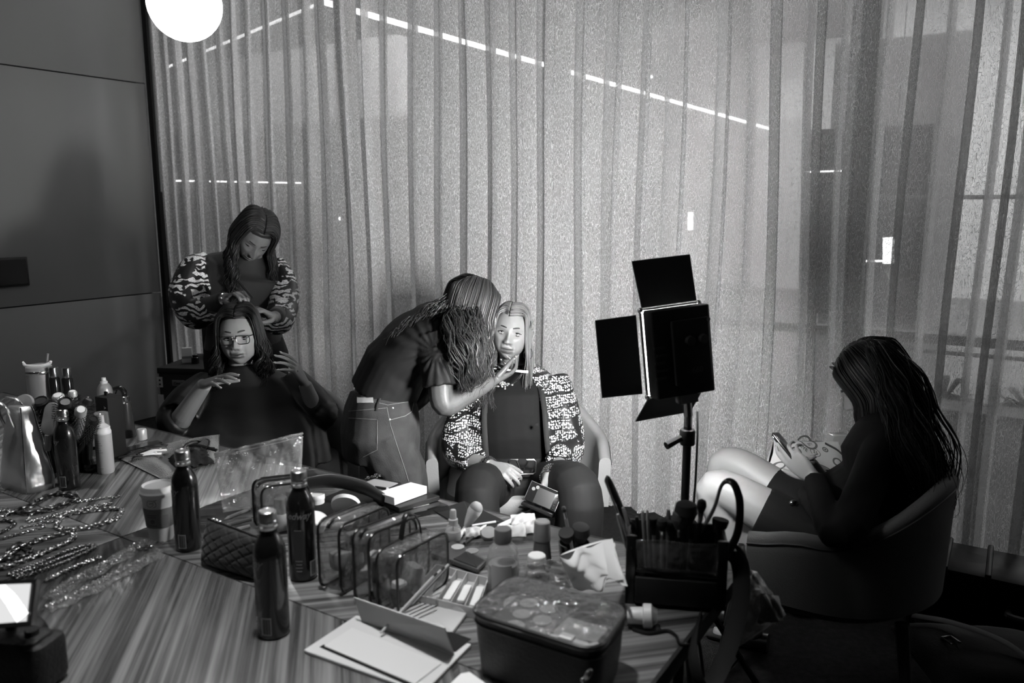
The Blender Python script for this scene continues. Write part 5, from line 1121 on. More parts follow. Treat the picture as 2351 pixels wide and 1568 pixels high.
def chain(px, link, wid, th, m, label, cat='necklace', grp=None, name='chain_necklace', zoff=0., seed=1, closed=False, tilt=.5):
    r = np.random.default_rng(seed); P = smooth_path([T(x, y, TZ) for x, y in px], 14); d = np.concatenate([[0], np.cumsum(np.linalg.norm(np.diff(P, axis=0), axis=1))]); n = max(6, int(d[-1] / (link * .66))); q = np.linspace(0, d[-1], n); C = np.column_stack([np.interp(q, d, P[:, k]) for k in range(3)])
    Tn = np.gradient(C, axis=0); mb = MB(); na, nb = 9, 5
    for i in range(n):
        t = nrm(Tn[i]); s = np.cross(Z, t); ro = (tilt if i % 2 else -tilt) + r.normal() * .12; s2 = s * math.cos(ro) + Z * math.sin(ro); nn = np.cross(t, s2); R = []
        zc = th + abs(math.sin(ro)) * wid / 2 + zoff
        for a in np.linspace(0, 2 * math.pi, na, endpoint=False):
            ca, sa = math.cos(a), math.sin(a); c = C[i] + Z * zc + t * (ca * (link / 2)) + s2 * (sa * wid / 2); od = nrm(t * ca + s2 * sa)
            R.append(np.array([c + od * math.cos(b) * th + nn * math.sin(b) * th for b in np.linspace(0, 2 * math.pi, nb, endpoint=False)]))
        mb.loft(R, (False, False), loop=True)
    return obj(name, mb, m, loc=C[0], label=label, cat=cat, group=grp)
def build_jewellery():
    si, dk, gd = mat('silver_chain', .62, .25, 1.), mat('gunmetal', .10, .3, .9), mat('old_gold', .40, .3, 1.); g = 'necklaces laid out on the table'
    chain([(32, 1180), (70, 1165), (120, 1140), (155, 1140), (178, 1150), (150, 1162), (100, 1178), (60, 1182), (40, 1178)], .026, .017, .0028, dk, 'chunky dark link chain lying nearest the silver handbag', grp=g)
    chain([(62, 1196), (85, 1176), (140, 1160), (210, 1150), (272, 1142)], .010, .008, .0017, si, 'silver chain stretching to the clasp beyond the chunky dark chain', grp=g, seed=2)
    chain([(68, 1200), (110, 1190), (175, 1174), (255, 1158)], .009, .008, .0018, si, 'silver rope chain lying below the stretched chain with clasp', grp=g, seed=3)
    chain([(130, 1205), (150, 1186), (210, 1176), (272, 1172), (278, 1180), (262, 1196), (205, 1214), (150, 1220), (126, 1212)], .015, .013, .0027, si, 'heavy silver curb chain in a long loop near the paper cup', grp=g, seed=4)
    chain([(95, 1196), (120, 1186), (135, 1192), (118, 1200), (98, 1200)], .008, .007, .0014, gd, 'small coiled chain beside the heavy silver loop', grp=g, seed=5)
    chain([(0, 1176), (16, 1172), (20, 1182), (0, 1190)], .010, .009, .0018, si, 'short pale chain at the picture edge under the handbag', grp=g, seed=6)
    chain([(0, 1200), (18, 1198), (34, 1206), (10, 1222), (0, 1226)], .013, .009, .0024, dk, 'dark chain with a pale pendant at the picture edge', grp=g, seed=7)
    chain([(5, 1240), (60, 1224), (100, 1212), (92, 1206), (50, 1214)], .009, .008, .0015, gd, 'fine dull chain between the dark pendant chain and the silver loop', grp=g, seed=8)
    chain([(0, 1292), (45, 1262), (85, 1246), (150, 1228), (170, 1232), (160, 1246), (110, 1268), (60, 1290), (0, 1310)], .016, .013, .0026, si, 'silver chain with chunky dark ends in a loop below the small chains', grp=g, seed=9)
    chain([(20, 1275), (38, 1258), (55, 1260), (70, 1275), (45, 1285), (22, 1288)], .022, .016, .0032, dk, 'chunky dark link piece lying inside the silver loop', grp=g, seed=10)
    chain([(20, 1322), (90, 1296), (160, 1266), (210, 1254), (213, 1262), (170, 1284), (100, 1312), (40, 1330)], .007, .010, .0016, gd, 'wide fine-mesh necklace lying below the silver chain loop', grp=g, seed=11)
    chain([(30, 1326), (95, 1302), (165, 1276), (200, 1262)], .007, .010, .0016, gd, 'second strand of mesh necklace nested in the wide one', grp=g, seed=12)
    chain([(106, 1336), (140, 1320), (190, 1298), (228, 1284)], .008, .011, .0024, si, 'straight sparkling bracelet above the two clear sleeves', 'bracelet', g, 'bracelet', seed=13)
    fl = film('sleeve_film', .94, .6, .16, .5, .10, .9, 60)
    def sleeve(px, w, label, seed, cpx):
        P = smooth_path([T(x, y) for x, y in px], 8); r = np.random.default_rng(seed); _, X, _ = frames(P, Z); n = len(P); G = np.zeros((n, 9, 3)); ww = w * (1 + .25 * np.sin(np.arange(n) * .7 + seed) + r.normal(size=n) * .06)
        for j, u in enumerate(np.linspace(-1, 1, 9)): G[:, j] = P + X * (u * ww)[:, None] + np.outer((1 - u * u) * (.012 + .004 * np.sin(np.arange(n) * 1.9 + j * 2)) + .001, Z)
        t = thing('plastic_sleeve', label, 'bag', P[0]); part('film', MB().sheet(G), fl, t, ang=180); B = G.copy(); B[:, :, 2] = TZ + .0012; part('film_back', MB().sheet(B), fl, t)
        c = chain(cpx, .010, .009, .0018, si, None, None, None, 'chain', .003, seed); 
        for key in ('label', 'category', 'group'):
            if key in c: del c[key]
        me = c.data; V, F = mesh_va(me); c.location = (0, 0, 0); V = V + 0; c.parent = t; L0 = np.array(T(*cpx[0])); V2 = V + np.array(L0) - rel(t) if False else V
        c.location = tuple(np.array(smooth_path([T(x, y, TZ) for x, y in cpx], 14)[0]) - rel(t)); return t
    sleeve([(362, 1256), (330, 1252), (290, 1272), (230, 1308), (165, 1340), (108, 1378)], .022, 'clear plastic sleeve holding a chain, upper of the two sleeves', 21, [(350, 1262), (300, 1268), (260, 1292), (225, 1308), (170, 1335), (120, 1366)])
    sleeve([(360, 1268), (345, 1284), (290, 1312), (220, 1350), (160, 1378), (105, 1404)], .022, 'clear plastic sleeve holding a chain, lower of the two sleeves', 22, [(345, 1280), (290, 1308), (240, 1332), (180, 1364), (115, 1396)])
def build_left_group():
    # silver handbag
    b = [(-4, 1118), (62, 1138), (134, 1118), (60, 1092)]; t = place('handbag', 'crumpled silver metallic handbag standing at the near left of the table', 'bag', T(60, 1118))
    B = quad_px(b, TZ); Bc = ccw(B); c = np.mean(Bc, 0); sv = mat('silver_foil', .72, .34, .85, bump=.5, bscale=14); R = []
    for k, z in enumerate(np.linspace(0, .26, 14)):
        f = z / .26; q = rquad(Bc, .03, 6, 0); q = c + (q - c) * np.array([1 - .60 * f ** 1.1, 1 - .75 * f ** 1.1, 1]); q[:, 2] = TZ + .001 + z; a = np.arange(len(q)); q[:, :2] += (.006 * np.sin(a * .9 + z * 34) + .007 * np.abs(np.sin(a * 1.3 - z * 42)) + .005 * np.abs(np.sin(a * 2.3 + z * 70)))[:, None] * (q[:, :2] - c[:2]) / .1 * (f > 0) * min(1, f * 5); R.append(q)
    part('body', MB().loft(R), sv, t, ang=180)
    hd = mat('silver_piping', .7, .22, 1.)
    for s in (0, 1):
        p0 = c + np.array([-.05 + .02 * s, -.03 + .05 * s, .20]); part('handle', MB().tube([p0 + np.array([-.03, 0, -.02]), p0 + np.array([-.045, -.005, .05]), p0 + np.array([-.02, -.005, .085]), p0 + np.array([.025, .0, .07]), p0 + np.array([.05, 0, .0])], [(.007, .003)] * 5, 8, 6), hd, t)
    i0 = 4; part('piping', MB().tube([r_[len(r_) // 2 + 2] + nrm(r_[len(r_) // 2 + 2] - c) * .001 for r_ in R], .0028, 6).tube([r_[8] for r_ in R], .0028, 6), hd, t)
    # tumbler
    t = place('tumbler', 'insulated tumbler with white handled lid and straw behind the brush basket', 'tumbler', T(100, 955)); st = mat('tumbler_steel', .35, .35, .4)
    obj('body', MB().lathe([(0, 0), (.036, 0), (.038, .01), (.050, .11), (.050, .185)], 28), st, t); obj('band', MB().lathe([(.0505, .185), (.0515, .187), (.0515, .197), (.0505, .199)], 28), CHROME(), t)
    obj('lid', MB().lathe([(.0505, .199), (.050, .215), (.046, .22), (0, .218)], 28), film('lid_film', .8, .7, .5, .7, .2, 0), t)
    obj('lid_handle', MB().tube([(-.058, -.01, .236), (-.052, -.01, .225), (-.03, -.03, .222), (.03, -.03, .222), (.052, -.01, .228), (.06, -.01, .238)], [(.006, .004), (.008, .006), (.006, .006), (.006, .006), (.008, .006), (.006, .004)], 8, 5), WHITE(), t)
    obj('straw', MB().tube([(.035, 0, .215), (.045, 0, .268)], .0045, 8), mat('straw', .35, .4), t)
    ck = mat('bottle_gloss', .012, .15, coat=.4)
    for x, y, lb, h in ((133, 958, 'black bottle with tall chrome cap next to the tumbler', .175), (163, 956, 'black bottle with chrome cap between the tumbler and the aerosol can', .17)):
        t = thing('hair_product', lb, 'bottle', T(x, y)); obj('body', MB().lathe([(0, 0), (.02, 0), (.022, .004), (.022, h - .008), (.018, h)], 20), ck, t); obj('cap', MB().lathe([(.0185, h), (.0185, h + .036), (.017, h + .04), (0, h + .04)], 20), CHROME(), t)
    t = thing('aerosol_can', 'pale aerosol can with white nozzle behind the tall black box', 'can', T(246, 962)); obj('body', MB().lathe([(0, 0), (.029, 0), (.03, .004), (.03, .118), (.027, .135), (.018, .15), (.014, .153)], 28), mat('can_silver', .5, .3, .5), t); obj('nozzle', MB().lathe([(.0145, .152), (.0145, .160), (.0095, .163), (.0085, .176), (0, .178)], 16), WHITE(), t)
    # brush basket with its brushes, each a thing
    bp = T(165, 1072); t = thing('brush_basket', 'black slatted basket crammed with hair brushes', 'basket', bp); bm = MB().lathe([(0, .004), (.056, .0), (.060, .004), (.075, .150), (.078, .154), (.073, .154), (.056, .008), (0, .008)], 28); obj('body', bm, MATTE(), t); 
    for k in range(24): a = k * math.pi / 12; obj('rib', MB().tube([(.061 * math.cos(a), .061 * math.sin(a), .006), (.0765 * math.cos(a), .0765 * math.sin(a), .150)], .0022, 5), BLACK(), t)
    br = mat('bristle_black', .010, .85); gr = mat('barrel_pale', .55, .35, .4)
    def round_brush(base, tip, rb, lb, barrel):
        base, tip = np.asarray(base), np.asarray(tip); L_ = np.linalg.norm(tip - base); zx = nrm(tip - base); x = nrm(np.cross(zx, (0, 1, .2))); M = np.column_stack([x, np.cross(zx, x), zx]); t = thing('round_brush', lb, 'brush', base, M=M)
        obj('handle', MB().lathe([(0, 0), (.008, 0), (.011, L_ * .3), (.009, L_ * .52)], 12), BLACK(), t); obj('barrel', MB().lathe([(.009, L_ * .5), (rb * .62, L_ * .52), (rb * .62, L_ * .98), (rb * .5, L_), (rb * .4, L_ * .985), (0, L_ * .985)], 20), gr if barrel else BLACK(), t)
        ho = MB(); bs = MB()
        for i in range(9):
            for j in range(20):
                a = j * math.pi / 10 + i * .16; z = L_ * (.54 + .048 * i); c = np.array([math.cos(a), math.sin(a), 0]); (ho.ball(c * rb * .62 + [0, 0, z], (.0022, .0022, .003), 5) if i % 2 == 0 and j % 2 == 0 else None)
                bs.tube([c * rb * .6 + [0, 0, z], c * rb * 1.12 + [0, 0, z + .003]], [.0017, .0008], 3)
        obj('holes', ho, BLACK(), t); s = obj('bristles', bs, br, t); s['kind'] = 'stuff'; 
        if barrel: obj('end_cap', MB().lathe([(rb * .42, L_ * .985), (rb * .42, L_ * 1.003), (rb * .2, L_ * 1.006), (0, L_ * 1.006)], 16), mat('barrel_white', .75, .4), t)
    o = np.array(bp)
    data = [((132, 907), .030, 'round brush with pale vented barrel leaning left in the basket'.replace('leaning left', 'leaning toward the tumbler'), 1), ((166, 898), .022, 'round brush with small white-rimmed barrel standing at the back of the basket', 1), ((186, 940), .028, 'round brush with white ringed end pointing forward from the basket', 1), ((92, 918), .040, 'fat black round brush leaning over the silver handbag', 0), ((205, 915), .026, 'bristly round brush leaning out toward the black box', 0), ((150, 920), .034, 'black round brush wedged in the middle of the basket', 0), ((215, 960), .024, 'dark brush leaning low out of the basket toward the foam bottle', 0)]
    for i, ((x, y), rb, lb, bar) in enumerate(data):
        d = 2.55 + .10 * math.sin(i * 2.1); tip = W(x, y, d); a = i * .9; base = o + np.array([.03 * math.cos(a), .03 * math.sin(a), .016]); round_brush(base, tip, rb, lb, bar)
    pc = W(118, 962, 2.50); t = thing('paddle_brush', 'pale oval paddle brush hanging over the front of the basket', 'brush', pc, M=RZ(-.2) @ RX(-.25) @ RY(.12)); obj('paddle', MB().rbox((0, 0, 0), (.058, .104, .014), .026, .005, RX(D2R(90)), 8), mat('paddle_pale', .26, .35, var=.25, vscale=14), t); obj('handle', MB().tube([(0, 0, -.05), (0, .01, -.10)], [.011, .009], 10), mat('paddle_pale'), t); obj('cushion', MB().rbox((0, .010, 0), (.046, .085, .008), .02, .003, RX(D2R(90)), 6), MATTE(), t)
    pc = W(56, 927, 2.52); t = thing('hand_mirror', 'round pale brush back sticking up above the silver handbag', 'brush', pc, M=RZ(.3) @ RY(-.5) @ RX(1.1)); obj('head', MB().lathe([(0, -.006), (.028, -.006), (.031, 0), (.028, .008), (0, .009)], 24), mat('paddle_pale'), t); obj('stem', MB().tube([(0, -.028, 0), (.01, -.075, -.01)], [.008, .007], 8), BLACK(), t)
    # foam pump
    t = thing('foam_bottle', 'pale foam pump bottle with clear cap in front of the black box', 'bottle', T(244, 1084)); obj('body', MB().lathe([(0, 0), (.024, 0), (.0265, .004), (.0265, .130), (.0255, .136)], 28), mat('foam_grey', .42, .35), t); obj('collar', MB().lathe([(.0256, .134), (.0262, .136), (.0262, .142), (.0235, .148), (.0235, .156), (.012, .166), (.008, .170), (.0075, .195), (0, .196)], 28), WHITE(), t)
    obj('clear_cap', MB().lathe([(.0225, .156), (.0235, .158), (.0215, .204), (.019, .206), (0, .206)], 28), film('cap_film', .93, .6, .12, .5, .08, 0), t)
    def wrapb(V, z, a0, r=.0267): a = V[:, 0] / r + a0; return np.column_stack([r * np.sin(a), -r * np.cos(a), V[:, 1] + z])
    pm = mat('foam_print', .22, .5)
    pr = MB()
    for k in range(6): V = np.array([(x, y, 0) for y in (-.001, .001) for x in np.linspace(-.018, .0 + .004 * (k % 3), 5)]); pr.add(wrapb(V, .115 - k * .008, 0), [(i, i + 1, i + 6, i + 5) for i in range(4)])
    obj('printed_lines', pr, pm, t); V = np.array([(x, y, 0) for y in (-.006, .006) for x in np.linspace(-.014, .012, 5)]); obj('barcode_patch', MB().add(wrapb(V, .02, -.1), [(i, i + 1, i + 6, i + 5) for i in range(4)]), mat('patch_pale'), t)
    bb = MB()
    for k in range(10): V = np.array([(x, y, 0) for y in (-.005, .004) for x in (-.012 + k * .0023, -.011 + k * .0023)]); bb.add(wrapb(V, .02, -.1, .0269), [(0, 1, 3, 2)])
    obj('barcode', bb, pm, t, smooth=False)
    # tall black box
    q = T(262, 1055); t = thing('carton', 'tall matt black carton with a small pale mark behind the foam bottle', 'box', q, -.45); obj('body', MB().rbox((0, 0, .115), (.062, .06, .23), .002, .001), MATTE(), t); V, F = text_va('V', .014, 0, .0004); obj('mark', MB().add(np.column_stack([V[:, 1] * -1 + .018, np.full(len(V), -.0306), V[:, 0] + .195]), F), mat('mark_pale', .6, .5), t, smooth=False); obj('hang_tab', MB().box((-.012, 0, .236), (.012, .006, .014)), MATTE(), t, smooth=False)
    # trigger spray
    t = thing('spray_bottle', 'dark trigger spray bottle at the far end of the table', 'bottle', T(293, 1002), .4); obj('body', MB().lathe([(0, 0), (.030, 0), (.032, .004), (.026, .06), (.0235, .125), (.022, .135), (.014, .142)], 28), mat('spray_dark', .045, .22, .3), t); obj('collar', MB().lathe([(.0165, .140), (.017, .142), (.017, .158), (.015, .160), (0, .160)], 24), CHROME(), t)
    obj('head', MB().tube([(.0, 0, .158), (0, 0, .176), (-.012, 0, .192), (-.036, 0, .190)], [(.012, .010), (.014, .011), (.012, .010), (.008, .007)], 10, 4), mat('gloss_black', .01, .1, coat=.5), t); obj('trigger', MB().tube([(-.024, 0, .184), (-.030, 0, .170), (-.040, 0, .150), (-.044, 0, .142)], [(.007, .003)] * 4, 8, 3), mat('gloss_black'), t)
    t = thing('loose_cap', 'small brushed cylinder cap standing right of the trigger spray', 'cap', T(327, 1012)); obj('shell', MB().lathe([(.0165, 0), (.0175, .002), (.0175, .043), (.015, .047), (0, .047)], 24), mat('cap_pale', .55, .4, .3), t); obj('rim', MB().lathe([(.0178, .001), (.0182, .003), (.0178, .006)], 24), CHROME(), t)
    t = thing('small_box', 'small white box standing behind the foam bottle', 'box', T(214, 1046), .3); obj('body', MB().rbox((0, 0, .035), (.028, .022, .07), .001, .0006), WHITE(), t); obj('stripe', MB().box((0, -.0112, .03), (.028, .0006, .012)), BLACK(), t, smooth=False)
    obj('cream_tin', MB().lathe([(0, 0), (.034, 0), (.036, .003), (.036, .024), (.034, .028), (0, .029)], 28, T(218, 1078)), mat('gloss_black'), loc=T(218, 1078), label='low round black tin between the basket and the foam bottle', cat='tin')
    for px, z1, lb in (([(282, 1028), (362, 1010), (373, 1014), (292, 1036)], .008, 'thin black tablet lying by the loose cap'), ([(280, 1040), (370, 1018), (378, 1024), (292, 1048)], .012, 'black folder with pale edge lying before the black tablet')):
        mb = slab_mb(MB(), px, TZ + .001, TZ + z1, .004); obj('tablet' if z1 < .01 else 'folder', mb, mat('gloss_black'), loc=T(*px[0]), label=lb, cat='tablet' if z1 < .01 else 'folder')
    # towel with its clips
    tl, tr, br, bl = [T(x, y) for x, y in ((330, 1022), (505, 1000), (500, 1062), (374, 1104))]; tl2 = T(268, 1052); nu, nv = 40, 30; G = np.zeros((nu, nv, 3)); r = np.random.default_rng(4)
    for i, u in enumerate(np.linspace(0, 1, nu)):
        for j, v in enumerate(np.linspace(0, 1, nv)):
            p = (1 - u) * (1 - v) * tl2 + u * (1 - v) * tr + u * v * br + (1 - u) * v * bl; p = p + (tl - tl2) * .35 * math.sin(math.pi * u) * (1 - v); edge = min(1, 8 * min(u, 1 - u, v, 1 - v)); p[2] = TZ + .003 + edge * (.008 + .005 * math.sin(u * 7 + v * 3) + .004 * math.sin(v * 11 - u * 4) + .004 * (v > .0) * math.sin(u * 17)); G[i, j] = p
    obj('towel', MB().sheet(G[::-1], .002), mat('towel_grey', .13, .95, bump=.9, bscale=260, sheen=.3), loc=tl2, ang=180, label='grey towel spread at the far end of the table under hair clips', cat='towel')
    def clip(x, y, a, m, lb, s=1., dz=.022):
        t = thing('hair_grip', lb, 'clip', T(x, y, TZ + dz), a); 
        for k in (-1, 1): obj('jaw', MB().tube([(-.038 * s, 0, .002), (0, .006 * k, .008), (.022 * s, .004 * k, .006), (.04 * s, .008 * k, .004)], [(.005, .002), (.007, .003), (.006, .003), (.004, .002)], 8, 4), m, t)
        obj('hinge', MB().lathe([(.005, -.006), (.005, .006)], 10, (.022 * s, 0, .007), RX(D2R(90))), m, t)
    clip(352, 1040, .55, mat('ivory_plastic', .72, .35), 'white sectioning clip lying on the grey towel', 1.1); clip(342, 1047, .35, mat('ivory_plastic'), 'cream sectioning clip lying under the white one on the towel', 1., .019)
    clip(320, 1040, 1.2, BLACK(), 'black hair clip on the towel, next to the cream clips'); clip(300, 1050, .2, BLACK(), 'black hair clip nearest the towel corner by the foam bottle'); clip(358, 1026, .1, BLACK(), 'black hair clip behind the white clip on the towel')
    tb = MB()
    for k, pts in enumerate(([(415, 1040), (430, 1018), (452, 1012), (470, 1022), (455, 1034), (430, 1036)], [(400, 1046), (425, 1026), (465, 1016), (490, 1028)], [(430, 1050), (445, 1024), (470, 1010), (480, 1018), (465, 1040)], [(390, 1052), (420, 1030), (450, 1022), (498, 1034)])): tb.tube([T(x, y, TZ + .016 + .012 * math.sin(i * 1.8 + k)) for i, (x, y) in enumerate(pts)], [(.006, .002)] * 3, 6, 6)
    P = [T(x, y, TZ + .012) for x, y in ((385, 1052), (470, 1030), (492, 1060), (410, 1082))]; t = thing('hair_wrap', 'heap of black fabric and straps lying on the towel', 'cloth', P[0]); part('fold', pillow([P[0], P[1], P[2], P[3]], .028, 26, 20, fn=crinkle(4, .010, 14)), MATTE(), t, ang=180); part('strap', tb, BLACK(), t)
def build_middle_group():
    F1 = film('bag_film', .90, .7, .16, .5, .12, 1., 22); F2 = film('smoky_film', .78, .4, .12, .45, .10, .7, 26); pip = mat('piping_black', .010, .3, coat=.3)
    # upright zip bag
    tl, tr, br, bl = W(492, 1040, 2.34), W(696, 992, 2.38), T(690, 1150), T(512, 1180); bl[2] += .004; br[2] += .004
    t = place('zip_bag', 'large clear zip bag standing open behind the clear cosmetic bag', 'bag', (bl + br) / 2); part('film', pillow([tl, tr, br, bl], .07, 34, 30, crinkle(2, .012, 14), 2.2), F1, t, ang=180)
    part('zip', MB().tube([tl + Z * -.004, tr + Z * -.004], [(.003, .0018)] * 2, 6), film('zip_film', .7, .8, .45, .7, .2, 0), t); part('zip', MB().tube([tl + Z * -.014, tr + Z * -.014], .0016, 6), film('zip_film'), t)
    for k, (a, b, lb) in enumerate(((W(524, 1172, 2.18), W(572, 1150, 2.24), 'pale pencil lying across the mouth of the clear zip bag'), (W(522, 1186, 2.16), W(575, 1168, 2.2), 'second pencil lying under the pale one at the zip bag'), (W(530, 1196, 2.15), W(572, 1185, 2.18), 'lowest pencil lying at the foot of the zip bag'))):
        a[2] = b[2] = TZ + .034 - .012 * k; tt = thing('pencil', lb, 'pencil', a); obj('shaft', MB().tube([np.zeros(3), b - a], .0058, 8), mat('pencil_%d' % k, (.35, .22, .45)[k], .4), tt); obj('tip', MB().tube([(a - b) * .22, np.zeros(3)], [.0008, .0058], 8), mat('wood_tip', .5, .6), tt)
    # quilted pouch
    P = [W(478, 1192, 2.0), W(606, 1240, 1.86), T(604, 1338), T(462, 1296)]; P[2][2] += .003; P[3][2] += .003
    def quilt(U_, V_): return -.0045 * (np.exp(-((np.sin((U_ * 5 + V_ * 4) * math.pi)) / .16) ** 2) + np.exp(-((np.sin((U_ * 5 - V_ * 4) * math.pi)) / .16) ** 2))
    t = place('quilted_pouch', 'black quilted pouch standing between two black bottles', 'pouch', (P[2] + P[3]) / 2); part('body', pillow(P, .055, 60, 44, quilt, 3), mat('quilted_black', .012, .6, sheen=.2), t, ang=180); part('zip', MB().tube([P[0] + Z * .001, (P[0] + P[1]) / 2 + Z * .002, P[1] + Z * .001], .003, 6), BLACK(), t); 
    for k in range(3): part('zip_pull', MB().ball(P[0] + (P[1] - P[0]) * (.10 + .06 * k) + Z * .005, (.006, .004, .004), 8), mat('silver_chain'), t)
    # clear bags: a rounded outline in the long plane, drawn out to a gusset, black piping on both outlines
    def clear_bag(name, pa, pb, w, h, lb, fm, cont, seed=1, rad=.055, lean=0., cat='bag', zip_=True):
        a, b = T(*pa, TZ + .003), T(*pb, TZ + .003); x = b - a; Lg = np.linalg.norm(x); x = x / Lg; n = np.cross(x, Z); n = n if n[0] > 0 else -n; t = place(name, lb, cat, (a + b) / 2 - Z * .003)
        ol = [(0, 0), (Lg, 0), (Lg, h * .92), (0, h)]; P = rquad(np.array([(p, q, 0) for p, q in ol]), .03, 7); P2 = []
        for p, q, _ in P: P2.append((p, q))
        def lev(k, ins=0.): return np.array([a + x * (p + (.5 * Lg - p) * ins) + Z * (q + (.5 * h - q) * ins) + n * (k + lean * q) + n * 0 for p, q in P2])
        R = [lev(.004, .30), lev(-.004, .12), lev(0.), lev(w * .5, -.03), lev(w), lev(w + .004, .12), lev(w - .004, .30)]; part('film', MB().loft(R, (True, True)), fm, t, ang=180)
        for k in (0, w): L_ = lev(k); part('piping', MB().tube(np.vstack([L_, L_[:1]]), .0034, 6), pip, t)
        if zip_: L_ = lev(w * .5, -.035); nq = len(L_); part('zip', MB().tube(L_[nq // 2 - 1:nq - 2], [(.006, .0025)] * 2, 6), pip, t)
        r = np.random.default_rng(seed)
        for j, (nm, mm, sz) in enumerate(cont):
            p = a + x * Lg * r.uniform(.2, .8) + n * w * r.uniform(.3, .7); p[2] = TZ + .008 + sz[2] / 2 + .035 * (j // 3); part(nm, MB().rbox(p, sz, min(sz[:2]) * .3, None, RZ(r.uniform(0, 3)) @ RX(r.uniform(-.3, .3))), mm, t)
        return t
    wp, gp, dp = mat('pad_white', .68, .7), mat('item_grey', .30, .4), mat('item_dark', .03, .35)
    clear_bag('clear_pouch', (735, 1352), (850, 1282), .062, .165, 'tall clear pouch with black piping right of the scripted bottle', F2, [('cotton_pad', wp, (.05, .05, .03)), ('item', dp, (.05, .03, .08)), ('tube', gp, (.03, .03, .10)), ('cotton_pad', wp, (.045, .045, .03)), ('item', gp, (.06, .05, .04)), ('item', dp, (.09, .05, .05))], seed=1)
    clear_bag('clear_pouch', (815, 1384), (925, 1318), .045, .17, 'tall clear pouch with black piping, middle of the row', F2, [('tube', wp, (.03, .025, .10)), ('item', gp, (.04, .03, .07)), ('item', wp, (.05, .04, .04)), ('item', dp, (.09, .03, .05))], seed=2)
    t = clear_bag('brush_pouch', (868, 1404), (985, 1324), .055, .14, 'clear black-edged pouch of thin brushes behind the pale palette', F2, [('item', wp, (.03, .03, .05)), ('item', dp, (.05, .04, .04)), ('tube', wp, (.028, .028, .045)), ('item', gp, (.05, .03, .04))], seed=3, zip_=False)
    for k in range(6): a = W(872 + 18 * k, 1392 - 12 * k, 1.62 + .03 * k); a[2] = TZ + .016; b = a + np.array([.10, .10, .075]) * (1 - .06 * k); part('thin_brush', MB().tube([a, b], .0028, 6), (mat('pale_wood', .55, .4), dp)[k % 2], t)
    part('handle', MB().tube([W(918, 1262, 1.78), W(928, 1190, 1.80), W(946, 1178, 1.82), W(962, 1200, 1.83), W(970, 1248, 1.83)], [(.006, .002)] * 5, 6, 5), pip, t)
    clear_bag('cosmetic_bag', (585, 1212), (690, 1188), .075, .14, 'clear black-edged cosmetic bag with small cartons standing before the zip bag', F2, [('carton', mat('carton_grey', .42, .5), (.03, .02, .10)), ('carton', wp, (.035, .02, .085)), ('item', dp, (.05, .04, .06)), ('carton', gp, (.03, .03, .05)), ('item', dp, (.04, .04, .05))], seed=4)
    # white jars
    def jar(x, y, r_, h, lb, z=TZ, M=None, lid=True):
        t = thing('cream_jar', lb, 'jar', T(x, y, z), M=np.eye(3) if M is None else M); obj('body', MB().lathe([(0, 0), (r_ * .95, 0), (r_, .003), (r_, h * .62)], 26), mat('jar_white', .72, .3), t); obj('lid', MB().lathe([(r_ * 1.04, h * .6), (r_ * 1.06, h * .63), (r_ * 1.06, h - .003), (r_ * .98, h), (r_ * .9, h - .002), (0, h - .002)], 26), WHITE(), t)
    jar(643, 1215, .026, .05, 'white cream jar in front of the clear cosmetic bag'); jar(728, 1162, .022, .038, 'white cream jar farthest back behind the scripted bottle'); jar(722, 1210, .028, .034, 'low white jar tipped beside the scripted bottle', TZ + .012, RY(.5) @ RX(.2))
    t = thing('powder_pot', 'open white powder pot with tilted lid behind the tall pouches', 'pot', T(785, 1205)); obj('body', MB().lathe([(0, 0), (.036, 0), (.038, .004), (.038, .022), (.035, .022), (.033, .008), (0, .007)], 30), mat('jar_white'), t); ld = MB().lathe([(0, 0), (.040, 0), (.041, .003), (.041, .012), (.038, .012), (.037, .004), (0, .003)], 30); ld.xf(RX(-1.05) @ RZ(.2), (.005, .03, .042)); obj('lid', ld, WHITE(), t)
    # soft black make-up roll and the tray behind
    t = place('makeup_case', 'open soft black make-up case behind the row of clear pouches', 'case', T(840, 1170)); part('tray', slab_mb(MB(), [(672, 1168), (840, 1228), (985, 1172), (800, 1118)], TZ + .001, TZ + .011, .02, .004), MATTE(), t)
    A = [W(690, 1112, 2.36), W(760, 1104, 2.36), W(830, 1118, 2.34), W(884, 1146, 2.30)]; part('lid', MB().tube(A, [(.006, .016), (.008, .020), (.008, .020), (.006, .014)], 12, 6, up=(0, .3, 1)), mat('case_black', .012, .4, sheen=.2), t, ang=180)
    t = place('folder', 'zipped black folder lying open with a grey page at the table edge', 'folder', T(850, 1115)); part('cover', slab_mb(MB(), [(800, 1120), (858, 1096), (925, 1108), (872, 1136)], TZ + .0115, TZ + .018, .01, .002), MATTE(), t); part('page', slab_mb(MB(), [(808, 1117), (860, 1099), (915, 1109), (868, 1130)], TZ + .018, TZ + .0195, .004, .0005), mat('page_grey', .30, .6), t)
    for k, (a, b, lb) in enumerate((((848, 1118), (864, 1124), 'dark pen with pale tip lying on the grey page'), ((862, 1118), (888, 1122), 'longer dark pen lying on the grey page'))): pa, pb = T(*a, TZ + .0245), T(*b, TZ + .0245); tt = thing('pen', lb, 'pen', pa); obj('barrel', MB().tube([np.zeros(3), (pb - pa)], .0042, 8), BLACK(), tt); obj('tip', MB().tube([(pb - pa), (pb - pa) * 1.14], [.0042, .003], 8), WHITE(), tt)
    ch = [(842, 1115), (850, 1112), (858, 1110), (866, 1106), (872, 1109), (864, 1112)]; c = chain(ch, .010, .008, .0014, mat('silver_chain'), 'tiny pale earring chain lying on the grey page', 'earring', None, 'earring', .021)
